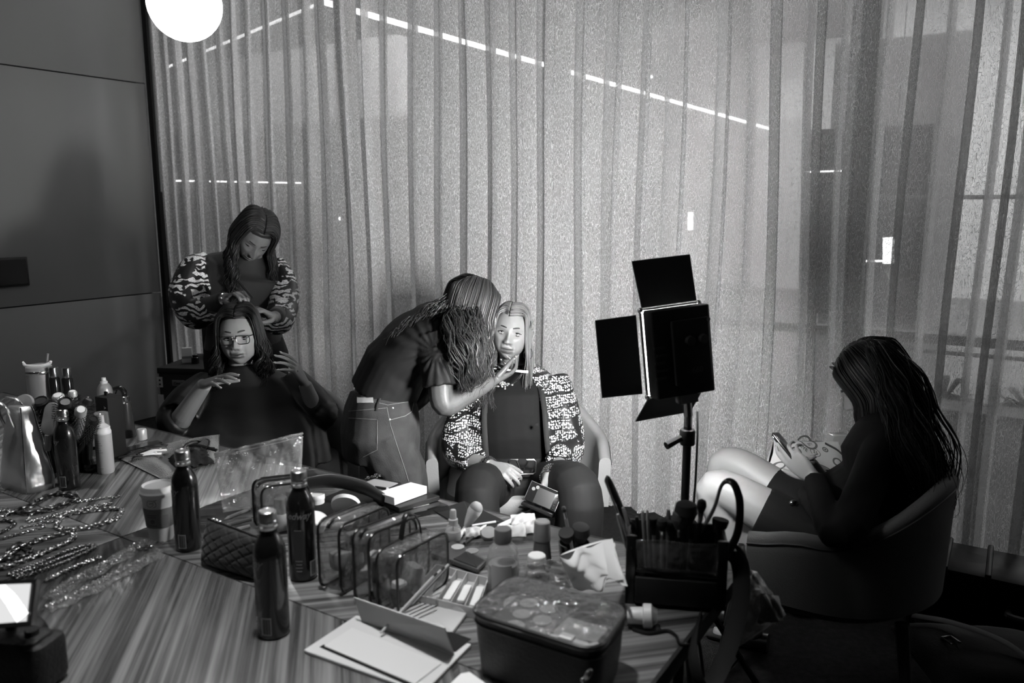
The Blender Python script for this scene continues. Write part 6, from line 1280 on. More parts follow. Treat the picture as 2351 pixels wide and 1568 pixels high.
    t = place('palette_stack', 'stack of flat black palettes under the white carton', 'palette', T(960, 1165)); part('palette', slab_mb(MB(), [(856, 1156), (916, 1186), (1032, 1160), (962, 1132)], TZ + .001, TZ + .017, .004), mat('gloss_black'), t); part('palette', slab_mb(MB(), [(855, 1140), (916, 1166), (1010, 1138), (952, 1120)], TZ + .018, TZ + .032, .004), mat('palette_black', .016, .3), t); part('pale_edge', slab_mb(MB(), [(925, 1172), (985, 1158), (986, 1156), (926, 1170)], TZ + .0172, TZ + .0178, .0005, .0001), mat('page_grey'), t)
    t = place('white_carton', 'flat white carton lying on the black palettes', 'box', T(923, 1130, TZ + .033)); part('body', slab_mb(MB(), [(866, 1130), (905, 1143), (980, 1116), (943, 1107)], TZ + .033, TZ + .056, .0015, .0008), mat('carton_white', .82, .45), t); V, F = text_va('No. 4', .009, 0, .0002); p0, p1, p2 = T(905, 1143, TZ + .045), T(980, 1116, TZ + .045), T(866, 1130, TZ + .056); dx = nrm(p1 - p0); nn = nrm(np.cross(dx, Z)); part('print', MB().add(p0 + dx * .02 + np.outer(V[:, 0], dx) + np.outer(V[:, 1], Z) + nn * .0006 * (1 if nn[1] < 0 else -1), F), mat('print_dark', .05, .5), t, smooth=False)
    obj('black_mat', slab_mb(MB(), [(996, 1172), (1098, 1232), (1160, 1196), (1066, 1150)], TZ + .0005, TZ + .003, .004, .0006), MATTE(), loc=T(1080, 1190), label='thin black mat under the spray bottle and puff', cat='mat')
    t = thing('mist_bottle', 'small clear mist bottle with pale pump standing on the black mat', 'bottle', T(1041, 1246)); obj('body', MB().lathe([(0, 0), (.018, 0), (.020, .003), (.020, .042), (.015, .050), (.012, .052)], 22), film('bottle_film', .9, .7, .14, .6, .08, 0), t); obj('pump', MB().lathe([(.0125, .051), (.0125, .066), (.009, .068), (.0085, .088), (.0065, .092), (0, .092)], 18), mat('pump_pale', .5, .4), t); obj('label_band', MB().lathe([(.0202, .012), (.0204, .013), (.0204, .034), (.0202, .035)], 22), mat('patch_pale'), t); obj('dip_tube', MB().tube([(0, 0, .006), (0, 0, .05)], .0018, 6), WHITE(), t)
    # puff, pencils, sponges
    a, b = T(1070, 1208, TZ + .014), W(1092, 1168, 2.17); t = thing('makeup_sponge', 'white teardrop sponge with grey rounded end lying on the black mat', 'sponge', a); obj('body', MB().tube([np.zeros(3), (b - a) * .35, (b - a) * .8, (b - a)], [.007, .013, .019, .019], 16, 5), mat('sponge_white', .75, .9), t); obj('round_end', MB().ball((b - a) * 1.02, (.019, .019, .019), 14), mat('sponge_grey', .32, .8), t)
    def stick(x0, y0, x1, y1, r_, m, lb, z=.006, name='pencil', cat='pencil', tip=None):
        a, b = T(x0, y0, TZ + z), T(x1, y1, TZ + z); t = thing(name, lb, cat, a); obj('shaft', MB().tube([np.zeros(3), b - a], r_, 10), m, t); obj('tip', MB().tube([b - a, (b - a) * 1.14], [r_, r_ * .25], 8), tip or mat('item_dark'), t); return t
    iv = mat('ivory_plastic', .72, .35); stick(1083, 1207, 1138, 1198, .0035, mat('foil_pale', .8, .3, .3), 'shiny white pencil with dark tip lying across the black mat'); stick(1178, 1194, 1146, 1209, .007, iv, 'white wedge applicator lying right of the shiny pencil', .009, 'applicator', 'applicator', iv); stick(1052, 1236, 1068, 1212, .006, iv, 'short white tube leaning by the mist bottle', .008, 'lip_tube', 'tube', iv); stick(1078, 1232, 1112, 1208, .004, iv, 'white stick lying below the shiny pencil', .006, 'lash_stick', 'stick', iv); stick(1066, 1248, 1096, 1226, .004, mat('item_dark'), 'dark slim pencil lying by the mist bottle', .006)
    obj('cotton_pad', MB().lathe([(0, 0), (.020, .0), (.022, .006), (.020, .012), (0, .013)], 22, T(1122, 1228, TZ + .008), RX(.5)), mat('sponge_grey'), loc=T(1122, 1228, TZ + .001), label='round grey pad propped beside the lotion bottle', cat='pad')
    for k, (x, y, w) in enumerate(((1085, 1228, .02), (1200, 1200, .034), (1222, 1216, .028), (1180, 1225, .03))):
        c = T(x, y, TZ + .006); P = [c + np.array(q) for q in ((-w, w * .8, .012), (w, w * .9, .016), (w * 1.1, -w * .7, .002), (-w * .9, -w, .0))]; obj('crumpled_tissue', pillow(P, .016, 12, 12, crinkle(30 + k, .006, 9)), mat('tissue_white', .55, .9), loc=c, ang=180, label=('scrap of white tissue behind the mist bottle', 'crumpled white tissue between applicator and grey tube', 'torn white tissue leaning on the grey tube', 'grey-white tissue behind the lotion bottle')[k], cat='tissue')
    # palettes and organiser
    t = place('pan_palette', 'dark palette with two pale round pans lying open behind the organiser', 'palette', T(1050, 1270)); part('tray', slab_mb(MB(), [(986, 1268), (1096, 1306), (1118, 1284), (1040, 1240)], TZ + .004, TZ + .016, .004), mat('palette_grey', .07, .4), t)
    for x, y, m in ((1051, 1256, mat('pan_pale', .55, .6)), (1084, 1265, mat('pan_mid', .30, .6))): part('pan', MB().lathe([(.0165, 0), (.0165, .0015), (0, .0015)], 24, T(x, y, TZ + .016)), m, t)
    part('insert', slab_mb(MB(), [(1040, 1282), (1096, 1303), (1112, 1286), (1072, 1264)], TZ + .016, TZ + .018, .003), mat('palette_black'), t)
    t = place('organiser_box', 'open frosted plastic organiser with compartments of white lash strips', 'box', T(1030, 1360)); fr = film('frosted', .85, .75, .55, .8, .35, 0); z0, z1 = TZ + .002, TZ + .026; px = [(940, 1362), (1002, 1294), (1122, 1326), (1098, 1398)]
    part('base', slab_mb(MB(), px, z0, z0 + .003, .006), fr, t); P = ccw(quad_px(px, z1)); o_ = rquad(P, .006, 4); i_ = rquad(P, .006, 4, .002); lo, li = o_.copy(), i_.copy(); lo[:, 2] = li[:, 2] = z0; wl = MB().loft([lo, o_, i_, li], (False, False)); part('wall', wl, fr, t)
    tl, tr, br, bl = [T(x, y, z1) for x, y in ((1002, 1294), (1122, 1326), (1098, 1398), (940, 1362))]
    for f in (.2, .4, .6, .8):
        a, b = tl + (tr - tl) * f, bl + (br - bl) * f; part('divider', MB().sheet(np.array([[a, a - Z * .022], [b, b - Z * .022]]), .0015), fr, t, smooth=False)
    for k, f in enumerate((.12, .5, .7, .9)):
        a, b = tl + (tr - tl) * f, bl + (br - bl) * f; c = a + (b - a) * .55 - Z * .012; ang = math.atan2((b - a)[1], (b - a)[0]); part('lash_strip', MB().rbox(c, (np.linalg.norm(b - a) * (.5 + .1 * (k % 2)), .018, .012), .004, .002, RZ(ang)), mat('carton_white') if k != 0 else iv, t)
    part('lid', slab_mb(MB(), [(884, 1418), (938, 1358), (1078, 1398), (1036, 1452)], TZ + .002, TZ + .010, .006), fr, t); part('hinge', MB().tube([T(940, 1361, TZ + .012), T(1092, 1400, TZ + .012)], .003, 6), fr, t)
    stick(905, 1412, 948, 1382, .003, CHROME(), 'fine metal tweezers lying on the clear organiser lid', .016, 'tweezers', 'tweezers')
    # pale boxed palette with raised flap
    pg = mat('pale_card', .60, .55); t = place('gift_box', 'pale card box with a slotted panel and raised flap lying in front', 'box', T(880, 1500)); part('base', slab_mb(MB(), [(697, 1492), (818, 1412), (1082, 1478), (972, 1590)], TZ + .001, TZ + .008, .003, .001), pg, t); part('panel', slab_mb(MB(), [(744, 1482), (808, 1440), (1014, 1522), (952, 1570)], TZ + .008, TZ + .0105, .002, .0008), mat('pale_card_2', .66, .5), t); part('slot', slab_mb(MB(), [(733, 1485), (743, 1479), (950, 1566), (938, 1574)], TZ + .0078, TZ + .0086, .001, .0003), MATTE(), t)
    a, b = T(830, 1426, TZ + .0085), T(1042, 1504, TZ + .0085); a2, b2 = W(812, 1372, 1.69), W(1020, 1442, 1.52); part('flap', MB().sheet(np.array([[a, b], [a2, b2]]), .0025), pg, t, smooth=False); part('inner_tray', slab_mb(MB(), [(842, 1416), (900, 1402), (1082, 1466), (1046, 1496)], TZ + .008, TZ + .0095, .002, .0005), MATTE(), t); 
    obj('paper_sheet', slab_mb(MB(), [(1012, 1590), (1058, 1546), (1078, 1542), (1120, 1572), (1090, 1600)], TZ + .0008, TZ + .0020, .002, .0003), mat('paper_bright', .85, .7), loc=T(1060, 1565), label='white paper sheet at the lower picture edge by the clear-topped case', cat='paper')
    # lotion bottle
    t = thing('lotion_bottle', 'clear lotion bottle with dark cap standing behind the clear-topped case', 'bottle', T(1155, 1358)); obj('body', MB().lathe([(0, .002), (.033, 0), (.036, .004), (.036, .088), (.032, .108), (.020, .120), (.017, .124)], 30), film('lotion_film', .82, .6, .25, .65, .08, 0), t); obj('cap', MB().lathe([(.0185, .122), (.020, .124), (.020, .150), (.018, .154), (0, .154)], 24), mat('cap_mid', .12, .4), t); obj('label_panel', MB().add(*(lambda V: (np.column_stack([.0364 * np.sin(V[:, 0]), -.0364 * np.cos(V[:, 0]), V[:, 1]]), [(i, i + 1, i + 9, i + 8) for i in range(7)]))(np.array([(a, z) for z in (.012, .078) for a in np.linspace(-.8, .6, 8)]))), mat('label_pale', .50, .6), t); obj('lotion', MB().lathe([(0, .004), (.0335, .004), (.0335, .07), (0, .071)], 28), mat('lotion_pale', .45, .4), t)
    t = thing('tube_bottle', 'grey capped tube standing behind the white-capped bottle', 'bottle', T(1244, 1296)); obj('body', MB().lathe([(0, 0), (.024, 0), (.0245, .01), (.0195, .066)], 24), mat('tube_dark', .10, .4), t); obj('cap', MB().lathe([(.0205, .066), (.021, .068), (.0195, .112), (.017, .115), (0, .115)], 24), mat('tube_cap', .32, .4), t)
    t = thing('white_cap_bottle', 'low bottle with plain white cap right of the lotion bottle', 'bottle', T(1232, 1335)); obj('body', MB().lathe([(0, 0), (.027, 0), (.029, .003), (.029, .034), (.024, .040)], 24), film('lotion_film'), t); obj('cap', MB().lathe([(.0225, .038), (.0235, .040), (.021, .066), (.019, .068), (0, .068)], 24), WHITE(), t)
    # clear crumpled bag and wipe
    P = [W(1170, 1302, 1.86), W(1300, 1290, 1.86), T(1310, 1350, TZ + .01), T(1180, 1362, TZ + .01)]; obj('plastic_wrap', pillow(P, .05, 22, 18, crinkle(12, .012, 12)), film('wrap_film', .85, .5, .16, .5, .1, .8, 30), loc=T(1240, 1350), ang=180, label='crumpled clear wrap between lotion bottle and white cloth', cat='bag')
    P = [W(1282, 1276, 1.78), W(1406, 1236, 1.80), W(1432, 1330, 1.66), T(1318, 1352, TZ + .006)]; P[2][2] = max(P[2][2], TZ + .01)
    def drape(U_, V_): return .010 * np.sin(V_ * 5 + U_ * 9) + .009 * np.sin(U_ * 14 - V_ * 6) + .006 * np.abs(np.sin(V_ * 13 + U_ * 3))
    obj('white_cloth', pillow(P, .055, 34, 30, drape, 2.2), mat('cloth_white', .85, .9, sheen=.2), loc=T(1350, 1340), ang=180, label='crumpled white cloth heaped against the brush bag', cat='cloth')
    # loose brushes left of the bag
    t = thing('brush_cup', 'low dark brush cup behind the white cloth', 'cup', T(1318, 1290)); obj('body', MB().lathe([(0, 0), (.034, 0), (.036, .003), (.040, .052), (.037, .052), (.033, .006), (0, .006)], 24), mat('gloss_black'), t); cu = rel(t)
    def brush(base, tip, lb, head, m_h, m_b, hl=.035, hr=.012, ferr=True):
        base, tip = np.asarray(base, float), np.asarray(tip, float); d = nrm(tip - base); L_ = np.linalg.norm(tip - base); t = thing('makeup_brush', lb, 'brush', base); v = tip - base; k = 1 - hl / L_
        obj('handle', MB().tube([np.zeros(3), v * .35, v * (k - .12)], [.003, .0052, .0045], 10, 3), m_h, t); obj('ferrule', MB().tube([v * (k - .13), v * k], [.0045, min(.006, hr * .7)], 10), mat('ferrule', .6, .25, 1.), t); h = MB().tube([v * (k - .01), v * (k + (1 - k) * .5), v * (k + (1 - k) * .88), v], [hr * .55, hr, hr * .8, hr * .15] if head == 'round' else [hr * .6, hr * 1.1, hr * 1.25, hr * 1.2], 14, 4); obj('bristle_head', h, m_b, t)
    bd = mat('bristle_dark', .02, .95, bump=.4, bscale=300); bg = mat('bristle_grey', .14, .95, bump=.4, bscale=300); pw = mat('pale_wood', .55, .4)
    brush(cu + [.0, .0, .008], W(1293, 1162, 1.98), 'slim brush with pale handle standing tall in the low dark cup', 'round', mat('handle_grey', .30, .4), mat('bristle_mid', .10, .9), .016, .006); brush(cu + [.01, .0, .008], W(1334, 1205, 1.95), 'fluffy black powder brush leaning in the low dark cup', 'round', BLACK(), bd, .045, .026); brush(cu + [-.01, .0, .008], W(1300, 1222, 1.94), 'squat black brush leaning beside the pale handle in the cup', 'flat', BLACK(), bd, .03, .016)
    # clear-topped black case in front
    t = place('clear_top_case', 'black fabric case with clear zipped top full of round pans', 'case', T(1250, 1500)); px = [(1074, 1408), (1178, 1322), (1446, 1398), (1372, 1502)]; zt = TZ + .125; top = ccw(quad_px(px, zt)); c = np.mean(top, 0); R = []
    for z, s in ((.002, .90), (.012, .93), (.06, .97), (.115, 1.), (.125, 1.)): q = rquad(top, .045, 7); q = c + (q - c) * s; q[:, 2] = TZ + z; R.append(q)
    inn = [c + (q - c) * .965 for q in R[::-1]]; inn = [np.column_stack([q[:, :2], np.maximum(r_[:, 2], TZ + .006)]) for q, r_ in zip(inn, R[::-1])]
    part('body', MB().loft(R + inn, (True, True)), mat('case_fabric', .007, .55, bump=.15, bscale=180, sheen=.1), t, ang=70); part('rim', MB().tube(np.vstack([R[-1], R[-1][:1]]) + Z * .001, .0055, 8), mat('piping_black'), t); part('zip', MB().tube(np.vstack([R[-2], R[-2][:1]]) - Z * .008, .0028, 6), BLACK(), t)
    out = R[-1]; n = len(out); rings_ = [c + (out - c) * f + Z * (.006 + .010 * (1 - f * f) + .0) + np.outer(.003 * np.sin(np.arange(n) * 1.3 + f * 9), Z) * (f < .95) for f in (1., .8, .55, .3, .05)]; part('clear_top', MB().loft(rings_, (False, True)), film('case_film', .80, .5, .08, .35, .10, .7, 24), t, ang=180)
    def inb(u, v, z): tl, tr, br, bl = [T(x, y, zt) for x, y in (px[1], px[2], px[3], px[0])]; p = tl * (1 - u) * (1 - v) + tr * u * (1 - v) + br * u * v + bl * (1 - u) * v; p[2] = TZ + z; return p
    ang = math.atan2((inb(1, .5, 0) - inb(0, .5, 0))[1], (inb(1, .5, 0) - inb(0, .5, 0))[0]); part('palette', MB().rbox(inb(.33, .52, .096), (.125, .15, .012), .006, .002, RZ(ang)), mat('palette_grey'), t)
    for i in range(2):
        for j in range(3): part('pan', MB().lathe([(.0185, 0), (.0185, .0015), (0, .0015)], 20, inb(.24 + .17 * i + .03 * j, .26 + .25 * j, .1022)), mat('pan_mid'), t)
    for k, (u, v, sz, m) in enumerate(((.72, .45, (.09, .07, .03), mat('item_grey')), (.74, .75, (.10, .05, .03), mat('pad_white', .6, .6)), (.70, .2, (.10, .04, .02), mat('item_dark')), (.12, .2, (.06, .05, .02), mat('item_grey')))): part('packed_item', MB().rbox(inb(u, v, .085), sz, .008, .004, RZ(ang + .2 * k)), m, t)
    part('white_tag', MB().rbox(inb(.76, .93, .131), (.026, .018, .006), .002, .001, RZ(ang)), WHITE(), t); part('zip_pull', MB().ball(W(1350, 1548, 1.36), (.006, .006, .012), 10, RY(.5)), mat('silver_chain'), t); part('zip_pull', MB().ball(W(1338, 1562, 1.36), (.004, .004, .006), 8), mat('silver_chain'), t)
    # white pot on its side, cable
    a = T(1440, 1412, TZ + .024); b = T(1490, 1414, TZ + .026); t = thing('white_pot', 'white pot lying on its side between the clear-topped case and brush bag', 'pot', a); obj('body', MB().tube([np.zeros(3), (b - a) * .75], [.017, .018], 20), WHITE(), t); obj('lid', MB().tube([(b - a) * .72, (b - a) * .76, (b - a) * 1.1, (b - a) * 1.16], [.022, .025, .025, .021], 24), mat('lid_white', .8, .35), t); obj('clear_foot', MB().tube([(b - a) * 1.15, (b - a) * 1.38], [.021, .014], 20), film('lotion_film'), t)
    cbl = [T(1452, 1448), T(1490, 1458), T(1530, 1452), T(1552, 1464), T(1562, 1482)]; cbl = [q + Z * .004 for q in cbl] + [T(1566, 1484, TZ - .01) + np.array([.02, 0, 0]), T(1560, 1520, TZ - .12) + np.array([.05, 0, 0]), np.array([.46, 1.36, .02]), np.array([.7, 1.2, .006])]; obj('cord', MB().tube(cbl, .0035, 6, 8), BLACK(), loc=cbl[0], label='black cord running over the table edge below the white pot', cat='cord')
def build_brush_bag():
    pip = mat('piping_black'); F2 = film('window_film', .85, .4, .16, .5, .08, .6, 22); t = place('brush_bag', 'black brush bag with clear front window and loop handles at the table corner', 'bag', T(1555, 1385)); fl, fr = T(1436, 1384), T(1664, 1402); n = nrm(np.cross(Z, fr - fl)); bk = n * .105; h = .158; fab = mat('case_fabric')
    w = fr - fl; x = nrm(w); Lw = np.linalg.norm(w); M = np.column_stack([x, n, Z]); c = (fl + fr) / 2; P = lambda u, v, z: c + x * u + n * v + Z * z; rz = math.atan2(x[1], x[0])
    def bx(name, u0, u1, v0, v1, z0, z1, m, r=.004): return part(name, MB().rbox(P((u0 + u1) / 2, (v0 + v1) / 2, (z0 + z1) / 2), (u1 - u0, v1 - v0, z1 - z0), r, None, M), m, t)
    hw = Lw / 2; bx('base', -hw, hw, 0, .105, .002, .012, fab, .01); bx('back', -hw, hw, .098, .105, .01, h, fab); bx('side', -hw, -hw + .007, 0, .105, .01, h, fab); bx('side', hw - .007, hw, 0, .105, .01, h, fab); bx('front_panel', -hw, hw, 0, .008, .01, .085, fab); bx('front_pocket', -hw + .02, hw - .02, -.016, .0, .01, .070, mat('pocket_black', .012, .5)); bx('corner_strip', -hw - .002, -hw + .022, -.004, .006, .0, h + .003, pip); bx('corner_strip', hw - .022, hw + .002, -.004, .006, .0, h + .003, pip)
    G = np.array([[P(-hw + .02 + (Lw - .04) * u, -.002 - .012 * math.sin(math.pi * u) * math.sin(math.pi * v) + .004 * math.sin(u * 9 + v * 5), .080 + .074 * v) for v in np.linspace(0, 1, 8)] for u in np.linspace(0, 1, 16)]); part('clear_window', MB().sheet(G, .001), F2, t, ang=180); part('zip', MB().tube([P(-hw + .02, -.006, .082), P(hw - .02, -.006, .076)], .003, 6), pip, t)
    for a, b, cc in (((1446, 1262), (1392, 1112), (1440, 1230)), ((1646, 1240), (1672, 1106), (1694, 1240))):
        if a[0] < 1500: pts = [P(-hw + .01, .0, h - .03), W(1428, 1200, 1.78), W(1392, 1108, 1.76), W(1402, 1112, 1.8), W(1440, 1195, 1.82), P(-hw + .03, .1, h - .03)]
        else: pts = [P(hw - .06, .1, h - .04), W(1638, 1170, 1.80), W(1658, 1112, 1.79), W(1682, 1108, 1.77), W(1698, 1150, 1.75), W(1694, 1220, 1.74), P(hw - .002, -.002, h - .03)]
        part('handle', MB().tube(pts, [(.0085, .0025)] * len(pts), 8, 6, up=(1, 0, 0)), pip, t)
    S = [P(hw, .03, h - .02), P(hw + .03, .02, .10), W(1698, 1400, 1.68), W(1660, 1520, 1.60), W(1618, 1580, 1.52), W(1590, 1500, 1.56), W(1560, 1415, 1.62)]; S[-1] = P(.05, -.018, .0) - Z * .01; part('strap', MB().tube(S, [(.019, .0022)] * len(S), 8, 8, up=(0, 1, 0)), mat('strap_black', .010, .7), t); part('buckle', MB().rbox(P(hw + .012, .02, h - .03), (.012, .03, .02), .003), BLACK(), t)
    # the brushes
    bd = mat('bristle_dark'); bg = mat('bristle_grey'); pw = mat('pale_wood', .55, .4); Bl = BLACK(); WhP = mat('ivory_plastic')
    L_ = [((1576, 1150), 'fat', 'largest fluffy black powder brush behind the light stand foot', bd, Bl, .05, .026), ((1612, 1146), 'round', 'black teardrop brush on slim black handle before the pale knee', bd, Bl, .03, .011), ((1655, 1192), 'flat', 'flat-topped black brush inside the right loop handle', bd, Bl, .03, .016), ((1560, 1172), 'round', 'grey-tipped fluffy brush left of the largest powder brush', bg, Bl, .04, .017), ((1590, 1196), 'round', 'small grey round brush below the largest powder brush', bg, mat('handle_grey'), .024, .011), ((1475, 1172), 'stick', 'shiny white brush handle upright at the left of the bag', None, WhP, 0, .0035), ((1486, 1170), 'stick', 'short white brush handle beside the shiny upright one', None, WhP, 0, .003), ((1462, 1186), 'stick', 'black brush handle upright left of the white handles', None, Bl, 0, .005), ((1500, 1188), 'flat', 'angled black brush right of the white handles', bd, pw, .024, .010), ((1520, 1190), 'round', 'dark brush with pale ferrule in the middle of the bag', bd, WhP, .028, .012), ((1545, 1192), 'flat', 'wide dark brush beside the grey-tipped fluffy one', bd, Bl, .035, .018), ((1430, 1165), 'stick', 'pale brush handle leaning inside the left loop handle', None, pw, 0, .0045), ((1418, 1180), 'stick', 'second pale handle leaning deeper in the left loop handle', None, pw, 0, .004), ((1535, 1170), 'stick', 'stubby grey handle behind the wide dark brush', None, mat('handle_grey'), 0, .005)]
    for i, ((px, py), kind, lb, mb_, mh, hl, hr) in enumerate(L_):
        u = (px - 1555) / 1828 * 1.75; base = P(np.clip(u * .8 if px > 1440 else -hw + .03 + .01 * (i % 2), -hw + .02, hw - .03), .03 + .022 * (i % 3), .014); tip = W(px, py, 1.78 + .03 * ((i * 7) % 3 - 1)); v = tip - base; tt = thing('makeup_brush', lb, 'brush', base, 0, 'brushes in the black bag')
        if kind == 'stick': obj('handle', MB().tube([np.zeros(3), v * .5, v * .95, v], [hr * .8, hr, hr, hr * .4], 8, 2), mh, tt); continue
        k = 1 - hl / np.linalg.norm(v); obj('handle', MB().tube([np.zeros(3), v * .4, v * (k - .1)], [.003, .005, .0045], 8, 3), mh, tt); obj('ferrule', MB().tube([v * (k - .11), v * k], [.0045, min(.008, hr * .6)], 10), mat('ferrule', .6, .25, 1.) if i % 2 else mat('ferrule_dark', .05, .3, .6), tt); obj('bristle_head', MB().tube([v * (k - .01), v * (k + (1 - k) * .45), v * (k + (1 - k) * .85), v], [hr * .55, hr, hr * .85, hr * .2] if kind != 'flat' else [hr * .6, hr * 1.05, hr * 1.2, hr * 1.15], 14, 4), mb_, tt)
    # white plastic bag hanging off the bag's side
    P4 = [W(1696, 1300, 1.88), W(1738, 1312, 1.86), W(1806, 1412, 1.86), W(1650, 1515, 1.86)]; tb = place('carrier_bag', 'crumpled translucent carrier bag hanging from the brush bag beyond the table corner', 'bag', P4[3]); part('film', pillow(P4, .10, 30, 30, crinkle(7, .016, 12), 2.2), film('carrier_film', .8, .8, .5, .75, .35, .9, 30), tb, ang=180); part('knot', MB().tube([W(1702, 1250, 1.80), W(1706, 1290, 1.84), W(1712, 1318, 1.85)], [(.008, .004), (.012, .006), (.016, .01)], 8, 4), film('carrier_film'), tb); part('bundle', pillow([W(1748, 1362, 1.82), W(1788, 1368, 1.82), W(1798, 1425, 1.82), W(1740, 1432, 1.82)], .05, 14, 14, crinkle(9, .01, 9)), mat('tissue_white', .55, .9), tb, ang=180)
def build_right_group():
    # low round table with tote and clear box
    c = W(1860, 1160, 3.2); z = .54; t = thing('side_table', 'low dark round side table hidden behind the woman with the phone', 'table', (c[0], c[1], 0)); obj('table_top', MB().lathe([(0, z - .025), (.24, z - .025), (.245, z - .02), (.245, z - .004), (.24, z), (0, z)], 40), MATTE(), t); obj('stem', MB().lathe([(.025, .02), (.02, .1), (.02, z - .025)], 14), MATTE(), t); obj('foot', MB().lathe([(0, 0), (.11, 0), (.11, .01), (.03, .022), (0, .022)], 30), MATTE(), t)
    P = [W(1776, 1010, 3.02), W(1920, 1014, 3.12), W(1945, 1150, 3.08), W(1745, 1148, 2.97)]; zb = z + .002; k = (zb - P[3][2])
    for q in (2, 3): P[q][2] = zb
    tb = place('tote_bag', 'pale printed tote bag reading BULLSEYE UNIV. slumped behind the phone', 'bag', (P[2] + P[3]) / 2); fn = lambda U_, V_: .010 * np.sin(U_ * 7 + V_ * 3) + .008 * np.sin(V_ * 8 - U_ * 4); body = pillow(P, .13, 40, 34, fn, 2.6); part('body', body, mat('tote_canvas', .60, .85, bump=.1, bscale=200), tb, ang=180)
    part('strap', MB().tube([W(1895, 1018, 3.06), W(1925, 1035, 3.05), W(1945, 1060, 3.03), W(1940, 1085, 3.02)], [(.012, .003)] * 4, 8, 5), mat('strap_black', .010, .7), tb)
    tl, tr, br, bl = P; nn = nrm(np.cross(tr - tl, bl - tl))
    def onbag(u, v, out=.0025):
        U_, V_ = np.asarray(u), np.asarray(v); B = tl * ((1 - U_) * (1 - V_))[:, None] + tr * (U_ * (1 - V_))[:, None] + br * (U_ * V_)[:, None] + bl * ((1 - U_) * V_)[:, None]; pr = np.clip(1 - np.abs(2 * U_ - 1) ** 2.6, 0, 1) ** .5 * np.clip(1 - np.abs(2 * V_ - 1) ** 2.6, 0, 1) ** .5; return B - nn * (.065 * pr + fn(U_, V_) + out)[:, None]
    ink = mat('tote_ink', .12, .8); Wd, Hd = np.linalg.norm(tr - tl), np.linalg.norm(bl - tl)
    def word(s, size, u, v, a=0., arc=0.):
        V, F = text_va(s, size, 0, size * .03); ca, sa = math.cos(a), math.sin(a); x, y = V[:, 0], V[:, 1] - arc * V[:, 0] ** 2; X, Y = x * ca - y * sa, x * sa + y * ca; part('print_lettering', MB().add(onbag(u + X / Wd, v - Y / Hd), F), ink, tb, smooth=False)
    def disc(u, v, r0, r1=0., sx=1., sy=1., a=0., m=None):
        n = 20; T_ = np.linspace(0, 2 * math.pi, n, endpoint=False); o = np.column_stack([np.cos(T_) * r0 * sx, np.sin(T_) * r0 * sy]); i = np.column_stack([np.cos(T_) * max(r1, 1e-4) * sx, np.sin(T_) * max(r1, 1e-4) * sy]); V = np.vstack([o, i]); V = V @ np.array([[math.cos(a), math.sin(a)], [-math.sin(a), math.cos(a)]]); part('print_emblem', MB().add(onbag(u + V[:, 0] / Wd, v - V[:, 1] / Hd, .0015), [(j, (j + 1) % n, n + (j + 1) % n, n + j) for j in range(n)]), m or ink, tb, smooth=False)
    word('BULLSEYE', .027, .21, .60, -.42, 2.2); word('UNIV.', .028, .19, .71, -.42); word('F', .040, .20, .44, -.25); word('EYE', .022, .34, .14, -.75); word('CHAM', .016, .50, .55, -.30); word('ERK', .012, .17, .33, -.4); word('51', .02, .52, .22, -.5); word('SITY', .014, .50, .07, .1)
    disc(.50, .56, .046, .040, 1.25, .62, -.4); disc(.50, .56, .039, .0, 1.25, .62, -.4, mat('tote_ink_grey', .22, .8)); disc(.50, .03, .040, .030, 1., .8); disc(.20, .22, .024, .018); disc(.70, .17, .012, .007); disc(.70, .17, .0045); disc(.78, .42, .020, .013); disc(.06, .44, .016, .010); disc(.52, .22, .020, .0175, 1.2, .9, -.5); disc(.28, .93, .034, .027, 1.2, .7, -.5); disc(.62, .86, .022, .016, 1.2, .8, -.4); disc(.34, .36, .015, .012)
    b = W(1922, 1035, 3.28); t = thing('clear_box', 'small clear plastic box standing behind the tote bag', 'box', (b[0], b[1], z + .001), .2); hh = W(1922, 995, 3.28)[2] - z; obj('shell', MB().rbox((0, 0, hh / 2), (.075, .05, hh), .004, .002), film('frosted_clear', .8, .75, .3, .7, .2, 0), t); obj('label_strip', MB().box((.030, -.026, hh * .8), (.012, .0008, .06)), mat('patch_pale'), t, smooth=False)
    # black ribbed hard case on the floor by the curtain, and the backpack before it
    p = T(2275, 1440, 0); t = thing('hard_case', 'long ribbed black hard case lying on the floor along the curtain', 'case', (p[0], p[1], 0), PHI); L_ = 1.05; obj('body', MB().rbox((.12, .12, .115), (L_, .32, .21), .05, .035, n=6), mat('hard_black', .006, .5, spec=.2), t)
    for k in range(7): obj('rib', MB().rbox((.12 - L_ * .42 + k * L_ * .14, .12, .118), (.022, .332, .222), .01, .008), mat('hard_black'), t)
    obj('latch', MB().rbox((-.30, -.043, .13), (.07, .012, .08), .008, .004), mat('latch_grey', .03, .4), t); obj('handle', MB().tube([(.05, -.05, .10), (.07, -.09, .10), (.29, -.09, .10), (.31, -.05, .10)], .012, 8, 4), mat('grip_grey', .06, .5), t)
    for sx in (-1, 1):
        for sy in (-.0, .24): obj('foot', MB().box((.12 + sx * L_ * .4, sy, .006), (.05, .03, .012)), BLACK(), t, smooth=False)
